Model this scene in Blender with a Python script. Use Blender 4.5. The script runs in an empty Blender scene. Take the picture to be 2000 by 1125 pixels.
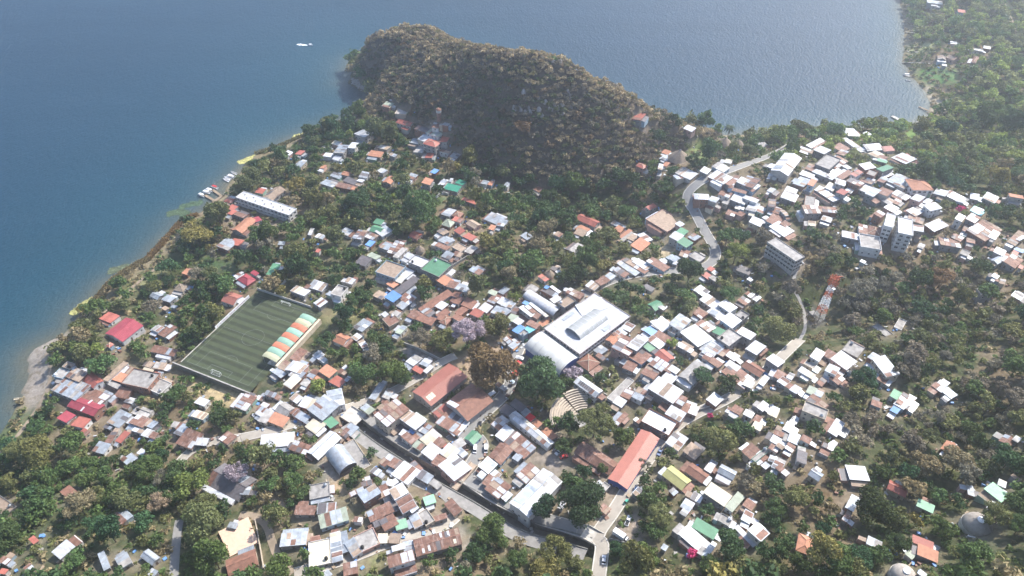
import bpy, math, random
import numpy as np
from mathutils import Vector, Matrix
random.seed(11); rng = np.random.default_rng(11)
S = bpy.context.scene
COL = S.collection
R = math.radians

# ------------------------------------------------------------------ camera, sun, sky, exposure
FPX, TILT, CZ = 1390.0, R(42.0), 310.0          # focal length in photo pixels (2000 wide), downward tilt, metres above the lake
cam = bpy.data.cameras.new('camera'); cam.sensor_width = 36.0; cam.lens = 36.0 * FPX / 2000.0
cam.clip_start = 1.0; cam.clip_end = 12000.0
cob = bpy.data.objects.new('camera', cam); COL.objects.link(cob)
cob.location = (0, 0, CZ); cob.rotation_euler = (R(90) - TILT, 0, 0); S.camera = cob
SUN_AZ, SUN_EL = R(49.0), R(47.0)                # azimuth clockwise from the camera heading (+Y)
sl = bpy.data.lights.new('sun', 'SUN'); sl.energy = 4.3; sl.angle = R(0.55); sl.color = (1.0, 0.95, 0.87)
so = bpy.data.objects.new('sun', sl); COL.objects.link(so)
sd = Vector((math.sin(SUN_AZ) * math.cos(SUN_EL), math.cos(SUN_AZ) * math.cos(SUN_EL), math.sin(SUN_EL)))
so.rotation_euler = sd.to_track_quat('Z', 'Y').to_euler(); so.location = (300, 300, 600)
W = bpy.data.worlds.new('World'); S.world = W; W.use_nodes = True
nt = W.node_tree; bg = nt.nodes['Background']
sky = nt.nodes.new('ShaderNodeTexSky'); sky.sky_type = 'NISHITA'; sky.sun_disc = False
sky.sun_elevation = SUN_EL; sky.sun_rotation = SUN_AZ; sky.altitude = 1600; sky.air_density = 1.0; sky.dust_density = 2.6
nt.links.new(sky.outputs[0], bg.inputs[0]); bg.inputs[1].default_value = 0.15
S.view_settings.view_transform = 'Standard'; S.view_settings.look = 'None'
S.view_settings.exposure = 1.18; S.view_settings.gamma = 1.0; S.view_settings.use_curve_mapping = False
S.render.engine = 'CYCLES'
S.cycles.use_denoising = True
S.cycles.max_bounces = 5; S.cycles.diffuse_bounces = 2; S.cycles.glossy_bounces = 2; S.cycles.transmission_bounces = 2
S.cycles.volume_bounces = 1; S.cycles.transparent_max_bounces = 4
S.cycles.sample_clamp_indirect = 6.0
HAZE_DENSITY = 0.00032

# ------------------------------------------------------------------ the lens as a surveying aid: where a bearing meets a level
CT, ST = math.cos(TILT), math.sin(TILT)
def at(px, py, z=0.0):
    a = (px - 1000) / FPX; b = -(py - 562.5) / FPX
    d = np.array([a, CT + b * ST, -ST + b * CT])
    return np.array([0, 0, CZ]) + d * ((z - CZ) / d[2])
def proj(p):
    x, y, z = p[0], p[1], p[2] - CZ
    f = y * CT - z * ST; u = y * ST + z * CT
    f = max(f, 1.0)
    return 1000 + FPX * x / f, 562.5 - FPX * u / f
def pxm(p):                                       # photo pixels per metre at a point
    return FPX / max(p[1] * CT - (p[2] - CZ) * ST, 1.0)

# ------------------------------------------------------------------ materials
MATS = {}
def nodes(m):
    m.use_nodes = True; t = m.node_tree
    return t, t.nodes['Principled BSDF']
def mat(name, col, rough=0.7, var=0.25, scale=0.6, metal=0.0, spec=0.3, bump=0.0, stripes=0.0, spots=None, spot_amt=0.5, spot_scale=0.35):
    """plain weathered surface: base colour, mottled by two noises, optional stains of a second colour, optional corrugation"""
    if name in MATS: return MATS[name]
    m = bpy.data.materials.new(name); t, b = nodes(m); N, L = t.nodes.new, t.links.new
    tc = N('ShaderNodeTexCoord')
    gi = N('ShaderNodeNewGeometry')
    n1 = N('ShaderNodeTexNoise'); n1.inputs['Scale'].default_value = scale; n1.inputs['Detail'].default_value = 5
    L(gi.outputs['Position'], n1.inputs['Vector'])
    mr = N('ShaderNodeMapRange'); mr.inputs[1].default_value = 0.3; mr.inputs[2].default_value = 0.7
    mr.inputs[3].default_value = 1 - var; mr.inputs[4].default_value = 1 + var * 0.6
    L(n1.outputs['Fac'], mr.inputs[0])
    vm = N('ShaderNodeVectorMath'); vm.operation = 'SCALE'; vm.inputs[0].default_value = col[:3]
    oi = N('ShaderNodeObjectInfo')
    m2 = N('ShaderNodeMapRange'); m2.inputs[3].default_value = 0.8; m2.inputs[4].default_value = 1.12
    L(oi.outputs['Random'], m2.inputs[0])
    mu = N('ShaderNodeMath'); mu.operation = 'MULTIPLY'; L(mr.outputs[0], mu.inputs[0]); L(m2.outputs[0], mu.inputs[1])
    L(mu.outputs[0], vm.inputs['Scale'])
    out = vm.outputs[0]
    if spots:
        n2 = N('ShaderNodeTexNoise'); n2.inputs['Scale'].default_value = spot_scale; n2.inputs['Detail'].default_value = 6; n2.inputs['Roughness'].default_value = 0.65
        if stripes:   # stains run down the fall of the sheets
            mp = N('ShaderNodeMapping'); mp.inputs['Scale'].default_value = (3.2, .8, 1.0); L(tc.outputs['Object'], mp.inputs['Vector'])
            oo = N('ShaderNodeObjectInfo'); av = N('ShaderNodeVectorMath'); av.operation = 'ADD'; L(mp.outputs[0], av.inputs[0]); L(oo.outputs['Location'], av.inputs[1]); L(av.outputs[0], n2.inputs['Vector'])
        else: L(gi.outputs['Position'], n2.inputs['Vector'])
        r2 = N('ShaderNodeMapRange'); r2.inputs[1].default_value = 0.52; r2.inputs[2].default_value = 0.66; r2.inputs[4].default_value = spot_amt
        L(n2.outputs['Fac'], r2.inputs[0])
        mx = N('ShaderNodeMixRGB'); mx.inputs[2].default_value = (*spots, 1)
        L(r2.outputs[0], mx.inputs[0]); L(out, mx.inputs[1]); out = mx.outputs[0]
    L(out, b.inputs['Base Color'])
    b.inputs['Roughness'].default_value = rough; b.inputs['Metallic'].default_value = metal
    b.inputs['Specular IOR Level'].default_value = spec
    if stripes or bump:
        bp = N('ShaderNodeBump'); bp.inputs['Strength'].default_value = bump or 0.4; bp.inputs['Distance'].default_value = 0.08
        if stripes:
            w = N('ShaderNodeTexWave'); w.inputs['Scale'].default_value = stripes; w.inputs['Distortion'].default_value = 0.3
            L(tc.outputs['Object'], w.inputs['Vector']); L(w.outputs['Fac'], bp.inputs['Height'])
        else: L(n1.outputs['Fac'], bp.inputs['Height'])
        L(bp.outputs[0], b.inputs['Normal'])
    MATS[name] = m
    return m
RUST = (0.17, 0.075, 0.045)
ROOF = {
 'w': mat('white_tin', (0.5, 0.51, 0.53), 0.42, 0.2, 0.5, 0.0, 0.4, 0.25, 3.0, (0.3, 0.235, 0.2), 0.6),
 'z': mat('zinc_tin', (0.34, 0.37, 0.4), 0.4, 0.3, 0.5, 0.25, 0.5, 0.3, 3.0, (0.24, 0.2, 0.18), 0.5),
 'r': mat('rusty_tin', (0.2, 0.105, 0.075), 0.6, 0.4, 0.7, 0.1, 0.3, 0.3, 3.0, (0.36, 0.28, 0.25), 0.5),
 'b': mat('brick_red_tin', (0.36, 0.115, 0.085), 0.5, 0.2, 0.5, 0.0, 0.35, 0.25, 3.0, (0.2, 0.08, 0.06), 0.35),
 'c': mat('crimson_tin', (0.3, 0.055, 0.07), 0.5, 0.15, 0.4, 0.0, 0.35, 0.25, 3.0),
 's': mat('salmon_red_tin', (0.35, 0.135, 0.1), 0.5, 0.12, 0.3, 0.0, 0.35, 0.25, 3.0, (0.3, 0.1, 0.08), 0.25),
 'o': mat('orange_tile', (0.42, 0.2, 0.125), 0.65, 0.2, 0.6, 0.0, 0.25, 0.3, 2.5, (0.3, 0.12, 0.08), 0.35),
 'g': mat('green_tin', (0.1, 0.24, 0.14), 0.45, 0.15, 0.4, 0.0, 0.35, 0.25, 3.0),
 'a': mat('pale_green_tin', (0.24, 0.42, 0.28), 0.45, 0.15, 0.4, 0.0, 0.35, 0.25, 3.0),
 'G': mat('emerald_tin', (0.03, 0.2, 0.13), 0.45, 0.2, 0.4, 0.0, 0.35, 0.25, 3.0),
 'l': mat('grey_green_tin', (0.32, 0.36, 0.28), 0.5, 0.25, 0.4, 0.0, 0.35, 0.25, 3.0, (0.2, 0.17, 0.12), 0.4),
 'e': mat('cream_tin', (0.56, 0.5, 0.38), 0.55, 0.2, 0.4, 0.0, 0.3, 0.2, 3.0, (0.34, 0.27, 0.2), 0.35),
 'k': mat('concrete_roof', (0.34, 0.32, 0.3), 0.85, 0.35, 0.5, 0.0, 0.2, 0.0, 0, (0.2, 0.18, 0.16), 0.6, 0.3),
 'd': mat('dark_tin', (0.12, 0.11, 0.115), 0.5, 0.25, 0.5, 0.0, 0.35, 0.3, 3.0, (0.2, 0.13, 0.1), 0.4),
 't': mat('tan_sheet', (0.33, 0.25, 0.19), 0.75, 0.3, 0.6, 0.0, 0.2, 0.2, 3.0, (0.2, 0.14, 0.1), 0.45),
 'u': mat('blue_tin', (0.12, 0.25, 0.5), 0.45, 0.15, 0.4, 0.0, 0.4, 0.25, 3.0),
 'q': mat('turquoise_tin', (0.16, 0.45, 0.5), 0.45, 0.15, 0.4, 0.0, 0.4, 0.25, 3.0),
 'j': mat('brown_tile', (0.24, 0.12, 0.085), 0.65, 0.3, 0.6, 0.0, 0.25, 0.3, 2.5, (0.14, 0.08, 0.06), 0.4),
 'y': mat('olive_yellow_tin', (0.38, 0.36, 0.15), 0.5, 0.2, 0.4, 0.0, 0.35, 0.25, 3.0),
 'p': mat('pale_blue_tin', (0.45, 0.56, 0.66), 0.4, 0.15, 0.4, 0.1, 0.4, 0.25, 3.0),
 'x': mat('bright_red_sheet', (0.6, 0.03, 0.035), 0.55, 0.1),
 'h': mat('thatch', (0.25, 0.2, 0.155), 0.95, 0.3, 1.5, 0, 0.1, 0.5),
}
ROOF['m'] = ROOF['r']
WALL = [mat('grey_block_wall', (0.27, 0.26, 0.25), 0.9, 0.3, 0.8, spots=(0.18, 0.16, 0.15)), mat('white_wall', (0.62, 0.6, 0.57), 0.85, 0.18, 0.5, spots=(0.4, 0.36, 0.32)),
        mat('cream_wall', (0.5, 0.42, 0.32), 0.85, 0.2, 0.5), mat('brick_wall', (0.26, 0.14, 0.1), 0.9, 0.3, 0.9), mat('pale_blue_wall', (0.33, 0.42, 0.48), 0.85, 0.2),
        mat('pink_wall', (0.48, 0.3, 0.25), 0.85, 0.2), mat('green_wall', (0.22, 0.32, 0.25), 0.85, 0.2), mat('plaster_wall', (0.4, 0.37, 0.34), 0.9, 0.25)]
BLUEW = mat('blue_painted_wall', (0.04, 0.09, 0.3), 0.6, 0.15)
GLASS = mat('dark_window', (0.02, 0.025, 0.03), 0.12, 0.1, spec=0.6)
FRAME = mat('window_frame', (0.45, 0.43, 0.4), 0.7, 0.1)
DOORM = mat('door_paint', (0.12, 0.08, 0.06), 0.6, 0.2)
CONC = mat('grey_concrete', (0.3, 0.285, 0.265), 0.9, 0.25, 0.4, spots=(0.19, 0.17, 0.155), spot_amt=0.5)
PALEC = mat('pale_concrete', (0.5, 0.47, 0.42), 0.88, 0.2, 0.5, spots=(0.34, 0.3, 0.26), spot_amt=0.4)
ASPH = mat('worn_road', (0.235, 0.228, 0.218), 0.9, 0.15, 0.3, spots=(0.22, 0.21, 0.195), spot_amt=0.5, spot_scale=0.12)
DUSTY = mat('dusty_road', (0.33, 0.295, 0.25), 0.92, 0.18, 0.3, spots=(0.25, 0.23, 0.2), spot_amt=0.5, spot_scale=0.15)
DIRT = mat('pale_dirt', (0.33, 0.26, 0.19), 0.95, 0.25, 0.2, spots=(0.22, 0.18, 0.12), spot_amt=0.6, spot_scale=0.15)
WOOD = mat('weathered_wood', (0.3, 0.23, 0.16), 0.9, 0.3, 2.0)
WHITEP = mat('white_paint', (0.8, 0.8, 0.8), 0.4, 0.05, spec=0.4)
METAL = mat('grey_metal', (0.32, 0.33, 0.34), 0.5, 0.15, metal=0.4)
BLACK = mat('black_rubber', (0.02, 0.02, 0.02), 0.7, 0.1)
REDP = mat('red_paint', (0.5, 0.03, 0.03), 0.4, 0.05)
ORP = mat('orange_red_paint', (0.55, 0.12, 0.05), 0.5, 0.1)
BARK = mat('bark', (0.1, 0.075, 0.055), 0.95, 0.3, 1.5)
SOLAR = mat('solar_panel', (0.012, 0.016, 0.035), 0.15, 0.1, spec=0.6)

# ------------------------------------------------------------------ object helpers
def mk(name, V, F, mats, mi=None, parent=None, loc=None, rz=None, smooth=False):
    me = bpy.data.meshes.new(name)
    me.from_pydata([tuple(map(float, v)) for v in V], [], F)
    for m in (mats if isinstance(mats, (list, tuple)) else [mats]): me.materials.append(m)
    if mi is not None: me.polygons.foreach_set('material_index', mi)
    if smooth: me.polygons.foreach_set('use_smooth', [True] * len(me.polygons))
    me.update()
    return ob(name, me, parent, loc, rz)
def ob(name, me, parent=None, loc=None, rz=None, sc=None):
    o = bpy.data.objects.new(name, me); COL.objects.link(o)
    if parent: o.parent = parent
    if loc is not None: o.location = tuple(map(float, loc))
    if rz is not None: o.rotation_euler = (0, 0, float(rz))
    if sc is not None: o.scale = sc
    return o
def tag(o, label=None, cat=None, group=None, kind=None):
    if label: o['label'] = label
    if cat: o['category'] = cat
    if group: o['group'] = group
    if kind: o['kind'] = kind
    return o
class MB:
    """collects boxes, bars and quads into one mesh"""
    def __init__(s): s.V = []; s.F = []; s.M = []
    def add(s, V, F, m=0):
        n = len(s.V); s.V += [tuple(v) for v in V]; s.F += [tuple(i + n for i in f) for f in F]; s.M += [m] * len(F); return s
    def box(s, c, d, m=0, rz=0.0):
        x, y, z = d[0] / 2, d[1] / 2, d[2] / 2; ca, sa = math.cos(rz), math.sin(rz); V = []
        for sz in (-z, z):
            for sx, sy in ((-x, -y), (x, -y), (x, y), (-x, y)):
                V.append((c[0] + sx * ca - sy * sa, c[1] + sx * sa + sy * ca, c[2] + sz))
        return s.add(V, [(3, 2, 1, 0), (4, 5, 6, 7), (0, 1, 5, 4), (1, 2, 6, 5), (2, 3, 7, 6), (3, 0, 4, 7)], m)
    def bar(s, a, b, r, m=0, n=4, r2=None):
        a = Vector(a); b = Vector(b); d = (b - a).normalized(); r2 = r if r2 is None else r2
        u = d.cross(Vector((0, 0, 1)) if abs(d.z) < 0.9 else Vector((1, 0, 0))).normalized(); w = d.cross(u); V = []
        for p, q in ((a, r), (b, r2)):
            for k in range(n):
                t = 2 * math.pi * (k + 0.5) / n; V.append(p + u * (q * math.cos(t)) + w * (q * math.sin(t)))
        F = [(k, (k + 1) % n, n + (k + 1) % n, n + k) for k in range(n)] + [tuple(range(n))[::-1], tuple(range(n, 2 * n))]
        return s.add(V, F, m)
    def lathe(s, c, prof, n=12, m=0):
        V = []; F = []
        for r, z in prof:
            for k in range(n):
                t = 2 * math.pi * k / n; V.append((c[0] + r * math.cos(t), c[1] + r * math.sin(t), c[2] + z))
        for i in range(len(prof) - 1):
            for k in range(n): F.append((i * n + k, i * n + (k + 1) % n, (i + 1) * n + (k + 1) % n, (i + 1) * n + k))
        F.append(tuple(range((len(prof) - 1) * n, len(prof) * n)))
        return s.add(V, F, m)
    def build(s, name, mats, parent=None, loc=None, rz=None, smooth=False):
        return mk(name, s.V, s.F, mats, s.M, parent, loc, rz, smooth)
def empty(name, loc, rz=0.0):
    return ob(name, None, None, loc, rz)

# ------------------------------------------------------------------ terrain: shoreline, hill, heights
def pip(poly, X, Y):
    ins = np.zeros(X.shape, bool); n = len(poly)
    for i in range(n):
        x1, y1 = poly[i]; x2, y2 = poly[(i + 1) % n]
        c = ((y1 > Y) != (y2 > Y)) & (X < (x2 - x1) * (Y - y1) / ((y2 - y1) + 1e-12) + x1); ins ^= c
    return ins
def pdist(poly, X, Y, closed=True):
    D = np.full(X.shape, 1e9); n = len(poly)
    for i in range(n if closed else n - 1):
        x1, y1 = poly[i]; x2, y2 = poly[(i + 1) % n]; dx, dy = x2 - x1, y2 - y1; q = dx * dx + dy * dy + 1e-12
        t = np.clip(((X - x1) * dx + (Y - y1) * dy) / q, 0, 1)
        D = np.minimum(D, np.hypot(X - x1 - t * dx, Y - y1 - t * dy))
    return D
SHORE_PX = [(-420, 1500), (-300, 1150), (-60, 940), (2, 850), (20, 820), (28, 795), (52, 752), (54, 722), (53, 698), (64, 684), (100, 663), (128, 652), (148, 628), (150, 612), (178, 600), (205, 570), (222, 549), (262, 524),
 (290, 512), (302, 494), (334, 459), (358, 430), (386, 420), (402, 406), (432, 386), (442, 362), (462, 346), (478, 322), (502, 300), (550, 284), (582, 268), (612, 257), (648, 245), (690, 228), (713, 214), (726, 200),
 (721, 184), (698, 171), (681, 161), (690, 152), (686, 139), (690, 120), (712, 124), (750, 124), (800, 120), (860, 124), (930, 140), (1000, 168), (1080, 185), (1160, 205), (1230, 226), (1300, 246), (1345, 257), (1400, 264), (1440, 264),
 (1500, 258), (1560, 254), (1640, 252), (1720, 248), (1770, 244), (1790, 240), (1812, 226), (1818, 205), (1808, 182), (1795, 166), (1788, 156), (1776, 148), (1772, 132), (1762, 118), (1766, 90), (1766, 50), (1758, 10), (1750, -40), (1730, -120)]
SHORE = [tuple(at(x, y)[:2]) for x, y in SHORE_PX] + [(900, 2300), (2600, 2300), (2600, -500), (-420, -500), (-420, 40)]
CTRL = [(-100, 980, 4), (60, 860, 3), (200, 700, 4), (300, 600, 4), (450, 430, 4), (600, 290, 4), (700, 230, 4), (480, 660, 8), (420, 760, 5), (330, 735, 5), (300, 900, 9), (100, 1000, 11), (300, 1100, 20), (600, 1000, 17), (450, 1080, 22),
 (800, 560, 10), (700, 450, 7), (900, 400, 9), (850, 280, 8), (1000, 500, 12), (1100, 660, 15), (950, 720, 13), (750, 780, 12), (700, 830, 12), (1000, 900, 17), (1200, 900, 20), (1170, 1050, 23), (900, 1050, 19), (1000, 1110, 25),
 (1200, 1120, 29), (1300, 700, 21), (1500, 720, 27), (1400, 850, 27), (1600, 900, 35), (1800, 1000, 47), (2000, 1100, 60), (1350, 540, 18), (1250, 400, 14), (1320, 430, 15), (1400, 490, 20), (1340, 370, 21), (1430, 420, 27),
 (1500, 330, 30), (1700, 350, 34), (1900, 420, 36), (1400, 290, 12), (1550, 520, 23), (1600, 610, 24), (1750, 540, 28), (1800, 700, 34), (1900, 820, 42), (1990, 540, 36), (1650, 700, 27), (1980, 640, 40), (1850, 250, 8),
 (1950, 150, 14), (1900, 60, 16), (1950, -20, 22), (2050, 300, 24), (2200, 700, 60), (2300, 1200, 80), (-200, 1250, 14), (1000, 1300, 34), (1700, 1300, 56), (300, 1300, 30)]
cp = np.array([[*at(x, y, z)[:2], z] for x, y, z in CTRL])
def kern(r): return np.sqrt(r * r + 30.0 ** 2)
A = kern(np.hypot(cp[:, None, 0] - cp[None, :, 0], cp[:, None, 1] - cp[None, :, 1]))
A = A + np.eye(len(cp)) * 6.0
wts = np.linalg.solve(np.block([[A, np.ones((len(cp), 1))], [np.ones((1, len(cp))), np.zeros((1, 1))]]), np.append(cp[:, 2], 0))
XS = np.concatenate([np.linspace(-2400, -700, 12), np.arange(-690, 900, 4.0), np.linspace(920, 2400, 12)])
YS = np.concatenate([np.linspace(-480, 60, 14), np.arange(66, 1120, 4.0), np.linspace(1140, 2200, 16)])
GX, GY = np.meshgrid(XS, YS)
Z = np.full(GX.shape, wts[-1])
for i in range(len(cp)): Z += wts[i] * kern(np.hypot(GX - cp[i, 0], GY - cp[i, 1]))
Z = np.clip(Z, 1.5, 90)
LAND = pip(SHORE, GX, GY); SD = pdist(SHORE, GX, GY)
sm = np.clip(SD / 30.0, 0, 1); sm = sm * sm * (3 - 2 * sm)
Z = np.where(LAND, 0.5 + (Z - 0.5) * (0.12 + 0.88 * sm) * np.clip(SD / 6.0, 0, 1), -0.4 - SD * 0.25)
Z = np.maximum(Z, -14)
# the wooded headland: crest (photo bearing, height), and its foot on the village side
CREST = [(694, 122, 14, 700, 182), (712, 88, 34, 715, 190), (742, 58, 48, 745, 200), (785, 43, 56, 790, 226), (832, 48, 56, 838, 262), (872, 64, 60, 880, 296), (930, 84, 70, 940, 326), (985, 84, 79, 990, 344), (1035, 90, 81, 1045, 362),
 (1085, 104, 77, 1095, 374), (1135, 126, 70, 1145, 380), (1185, 154, 60, 1195, 372), (1232, 188, 48, 1240, 345), (1282, 218, 35, 1285, 305), (1322, 242, 22, 1325, 285)]
cr = []
for x, y, h, fx, fy in CREST:
    c = at(x, y, h + 5); f = at(fx, fy, 8)
    cr.append((c[0], c[1], h, max(22.0, abs(c[1] - f[1]) * 0.98)))
HZ = np.zeros(GX.shape); BD = np.full(GX.shape, 1e9)
for (x1, y1, h1, w1), (x2, y2, h2, w2) in zip(cr[:-1], cr[1:]):
    dx, dy = x2 - x1, y2 - y1; q = dx * dx + dy * dy
    t = np.clip(((GX - x1) * dx + (GY - y1) * dy) / q, 0, 1); qx, qy = x1 + t * dx, y1 + t * dy
    d = np.hypot(GX - qx, GY - qy); h = h1 + t * (h2 - h1); w = w1 + t * (w2 - w1)
    front = GY < qy
    wd = np.where(front, w, 62.0)
    u = np.clip(d / wd, 0, 1); hz = h * np.clip(1 - u ** 1.12, 0, 1)
    HZ = np.maximum(HZ, hz)
bumps = 2.2 * np.sin(GX * 0.11 + 1.7 * np.sin(GY * 0.05)) * np.sin(GY * 0.09 + GX * 0.03)
HZ = np.where(HZ > 3, HZ + bumps * np.clip(HZ / 25, 0, 1), HZ)
HZ = HZ * np.clip(SD / 20.0, 0, 1) ** .75
Z = np.where(LAND, np.maximum(Z, HZ), Z)
HILL = HZ
def bil(Gd, x, y):
    x = np.asarray(x, float); y = np.asarray(y, float)
    i = np.clip(np.searchsorted(XS, x) - 1, 0, len(XS) - 2); j = np.clip(np.searchsorted(YS, y) - 1, 0, len(YS) - 2)
    fx = np.clip((x - XS[i]) / (XS[i + 1] - XS[i]), 0, 1); fy = np.clip((y - YS[j]) / (YS[j + 1] - YS[j]), 0, 1)
    return (Gd[j, i] * (1 - fx) + Gd[j, i + 1] * fx) * (1 - fy) + (Gd[j + 1, i] * (1 - fx) + Gd[j + 1, i + 1] * fx) * fy
def gz(x, y): return bil(Z, x, y)
TT = np.arange(130, 1700, 2.0)
def hit(px, py, up=0.0):
    """the point at height up over the ground that a bearing meets first"""
    a = (px - 1000) / FPX; b = -(py - 562.5) / FPX
    d = np.array([a, CT + b * ST, -ST + b * CT])
    P = np.array([0, 0, CZ])[None] + TT[:, None] * d[None]
    below = P[:, 2] < gz(P[:, 0], P[:, 1]) + up
    k = int(np.argmax(below)) if below.any() else len(TT) - 1
    p = P[k]; return np.array([p[0], p[1], float(gz(p[0], p[1]))])
# ------------------------------------------------------------------ football pitch frame; level the ground there; cut the channel
PZ = 8.0
p0, p1, p2 = at(365.6, 706, PZ), at(502.4, 576.4, PZ), at(487, 751, PZ)
pu = p1 - p0; PLEN = float(np.hypot(*pu[:2])); pu = pu[:2] / PLEN
pv = np.array([pu[1], -pu[0]]); PWID = float((p2 - p0)[:2] @ pv)
PANG = math.atan2(pu[1], pu[0])
def pitch(u, v, z=PZ): return np.array([p0[0] + pu[0] * u + pv[0] * v, p0[1] + pu[1] * u + pv[1] * v, z])
PU = (GX - p0[0]) * pu[0] + (GY - p0[1]) * pu[1]; PV = (GX - p0[0]) * pv[0] + (GY - p0[1]) * pv[1]
dout = np.maximum(np.maximum(-3.5 - PU, PU - PLEN - 4), np.maximum(-4 - PV, PV - PWID - 12))
k = np.clip(dout / 9.0, 0, 1); Z = np.where(dout < 9, (PZ - 0.12) * (1 - k) + Z * k, Z)
near = (PU < np.where(PV > -1.5, 1.5, -4.5)) & (PU > -26) & (PV > -10) & (PV < PWID + 5)
Z = np.where(near, np.minimum(Z, 4.2 + 0.0 * Z), Z)
def line_px(pts, z=None): return [tuple((hit(x, y) if z is None else at(x, y, z))[:2]) for x, y in pts]
CANAL = line_px([(694, 820), (712, 838), (752, 866), (800, 898), (845, 925), (890, 952), (925, 970), (975, 1000), (1020, 1028), (1100, 1050), (1152, 1064)])
DC = pdist(CANAL, GX, GY, closed=False)
CANW = 2.6
Z0 = Z.copy()
Z = np.where(DC < CANW + 3.2, Z - 4.2, Z)
def zt(x, y): return bil(Z0, x, y)

# ------------------------------------------------------------------ ribbons of road, kerbside and path, laid on the ground
def resample(pts, step):
    P = np.array(pts, float); 
    for _ in range(2):
        Q = [P[0]]
        for a, b in zip(P[:-1], P[1:]): Q += [a * .75 + b * .25, a * .25 + b * .75]
        Q.append(P[-1]); P = np.array(Q)
    s = np.concatenate([[0], np.cumsum(np.hypot(*np.diff(P, axis=0).T))]); n = max(2, int(s[-1] / step))
    t = np.linspace(0, s[-1], n + 1)
    return np.stack([np.interp(t, s, P[:, 0]), np.interp(t, s, P[:, 1])], 1)
def normals(P):
    d = np.gradient(P, axis=0); d /= np.maximum(np.hypot(d[:, 0], d[:, 1])[:, None], 1e-9)
    return np.stack([-d[:, 1], d[:, 0]], 1)
def ribbon(pts, o1, o2, dz, step=2.0, across=4, h=None):
    P = resample(pts, step); Nn = normals(P); V = []; F = []
    for i in range(len(P)):
        for j in range(across + 1):
            q = P[i] + Nn[i] * (o1 + (o2 - o1) * j / across); V.append((q[0], q[1], float(zt(q[0], q[1])) + dz))
    w = across + 1
    for i in range(len(P) - 1):
        for j in range(across): F.append((i * w + j, (i + 1) * w + j, (i + 1) * w + j + 1, i * w + j + 1))
    return V, F
ROADS = []
def road(name, px, width, m, label, dz=0.16, kerb=True, pts=None):
    pts = pts or line_px(px); V, F = ribbon(pts, -width / 2, width / 2, dz)
    tag(mk(name, V, [f[::-1] for f in F], m), label, kind='structure'); ROADS.append((pts, width))
    if kerb:
        for s in (-1, 1):
            P = resample(pts, 2.0); Nn = normals(P); mb = MB(); V = []; F = []
            for i in range(len(P)):
                for off, z in ((width / 2 - .02, -.3), (width / 2 - .02, dz + .12), (width / 2 + .45, dz + .12), (width / 2 + .45, -.3)):
                    q = P[i] + Nn[i] * (off * s); V.append((q[0], q[1], float(zt(q[0], q[1])) + z))
            for i in range(len(P) - 1):
                for j in range(3): F.append((i * 4 + j, i * 4 + j + 1, i * 4 + 4 + j + 1, i * 4 + 4 + j))
            tag(mk('kerb', V, F, PALEC), 'pale concrete kerb edging the ' + name.replace('_', ' '), kind='structure')
road('main_road', [(1166, 1150), (1172, 1100), (1176, 1072), (1160, 1056), (1200, 1000), (1222, 962), (1252, 918), (1290, 866), (1325, 828), (1370, 804), (1420, 782), (1460, 756), (1500, 724), (1535, 690), (1562, 664)], 5.2, DUSTY, 'concrete road climbing from the bridge past the red school hall')
road('channel_road', [(1158, 1056), (1110, 1040), (1060, 1024), (1010, 1004), (970, 984), (935, 958), (912, 940), (918, 915), (934, 890), (945, 872), (932, 858)], 6.0, ASPH, 'road running beside the drainage channel')
road('market_street', [(878, 862), (905, 846), (945, 812), (985, 775), (1000, 745), (1006, 700), (1018, 672), (1045, 648), (1085, 620), (1125, 592), (1150, 572), (1180, 555), (1225, 540), (1300, 530), (1340, 531), (1380, 522), (1398, 505), (1396, 482), (1376, 454), (1358, 420), (1344, 394), (1342, 380), (1355, 366), (1378, 350), (1420, 335), (1470, 318), (1510, 302), (1545, 283), (1560, 272)], 6.0, ASPH, 'street past the market hall to the hairpin bend')
road('lake_road', [(352, 905), (366, 886), (400, 868), (440, 862), (480, 858), (530, 845), (590, 826), (640, 812), (690, 795), (735, 780), (780, 760), (825, 735), (865, 708), (890, 696)], 4.6, DUSTY, 'road from the lakeside houses to the long red hall')
road('lower_street', [(575, 1122), (640, 1105), (700, 1085), (760, 1062), (830, 1042), (875, 1024), (890, 1012)], 5.0, DUSTY, 'narrow street in front of the rusty warehouse roof')
road('channel_lane', [(892, 1008), (885, 992), (868, 972), (835, 955), (790, 935)], 3.4, CONC, 'concrete lane beside the channel', kerb=False)
road('terrace_lane', [(470, 1008), (500, 1008), (522, 1025), (532, 1060), (545, 1095), (572, 1120)], 3.6, DIRT, 'pale lane round the peach terrace', kerb=False)
road('forest_lane', [(352, 1018), (346, 1060), (340, 1130)], 3.6, ASPH, 'grey lane between the tall trees at the frame edge', kerb=False)
road('lake_path', [(-10, 905), (30, 862), (62, 820), (88, 782), (98, 752), (100, 720), (90, 690)], 2.2, DIRT, 'dirt footpath along the shore grass', kerb=False)
road('shore_path', [(118, 668), (160, 640), (200, 615), (235, 585), (262, 558), (300, 530), (318, 510)], 2.4, DIRT, 'dirt path beside the reeds', kerb=False)
road('far_lane', [(1930, 128), (1965, 120), (1990, 116), (2040, 108)], 5, DIRT, 'pale far lane above the bay', kerb=False)
road('hill_track', [(1952, -10), (1965, 20), (1978, 50), (1990, 75)], 4, DIRT, 'track climbing behind the far shore', kerb=False)
road('stair_path', [(1562, 664), (1575, 640), (1570, 600), (1545, 560), (1555, 530)], 1.8, CONC, 'concrete stair path to the radio mast', kerb=False)

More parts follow.
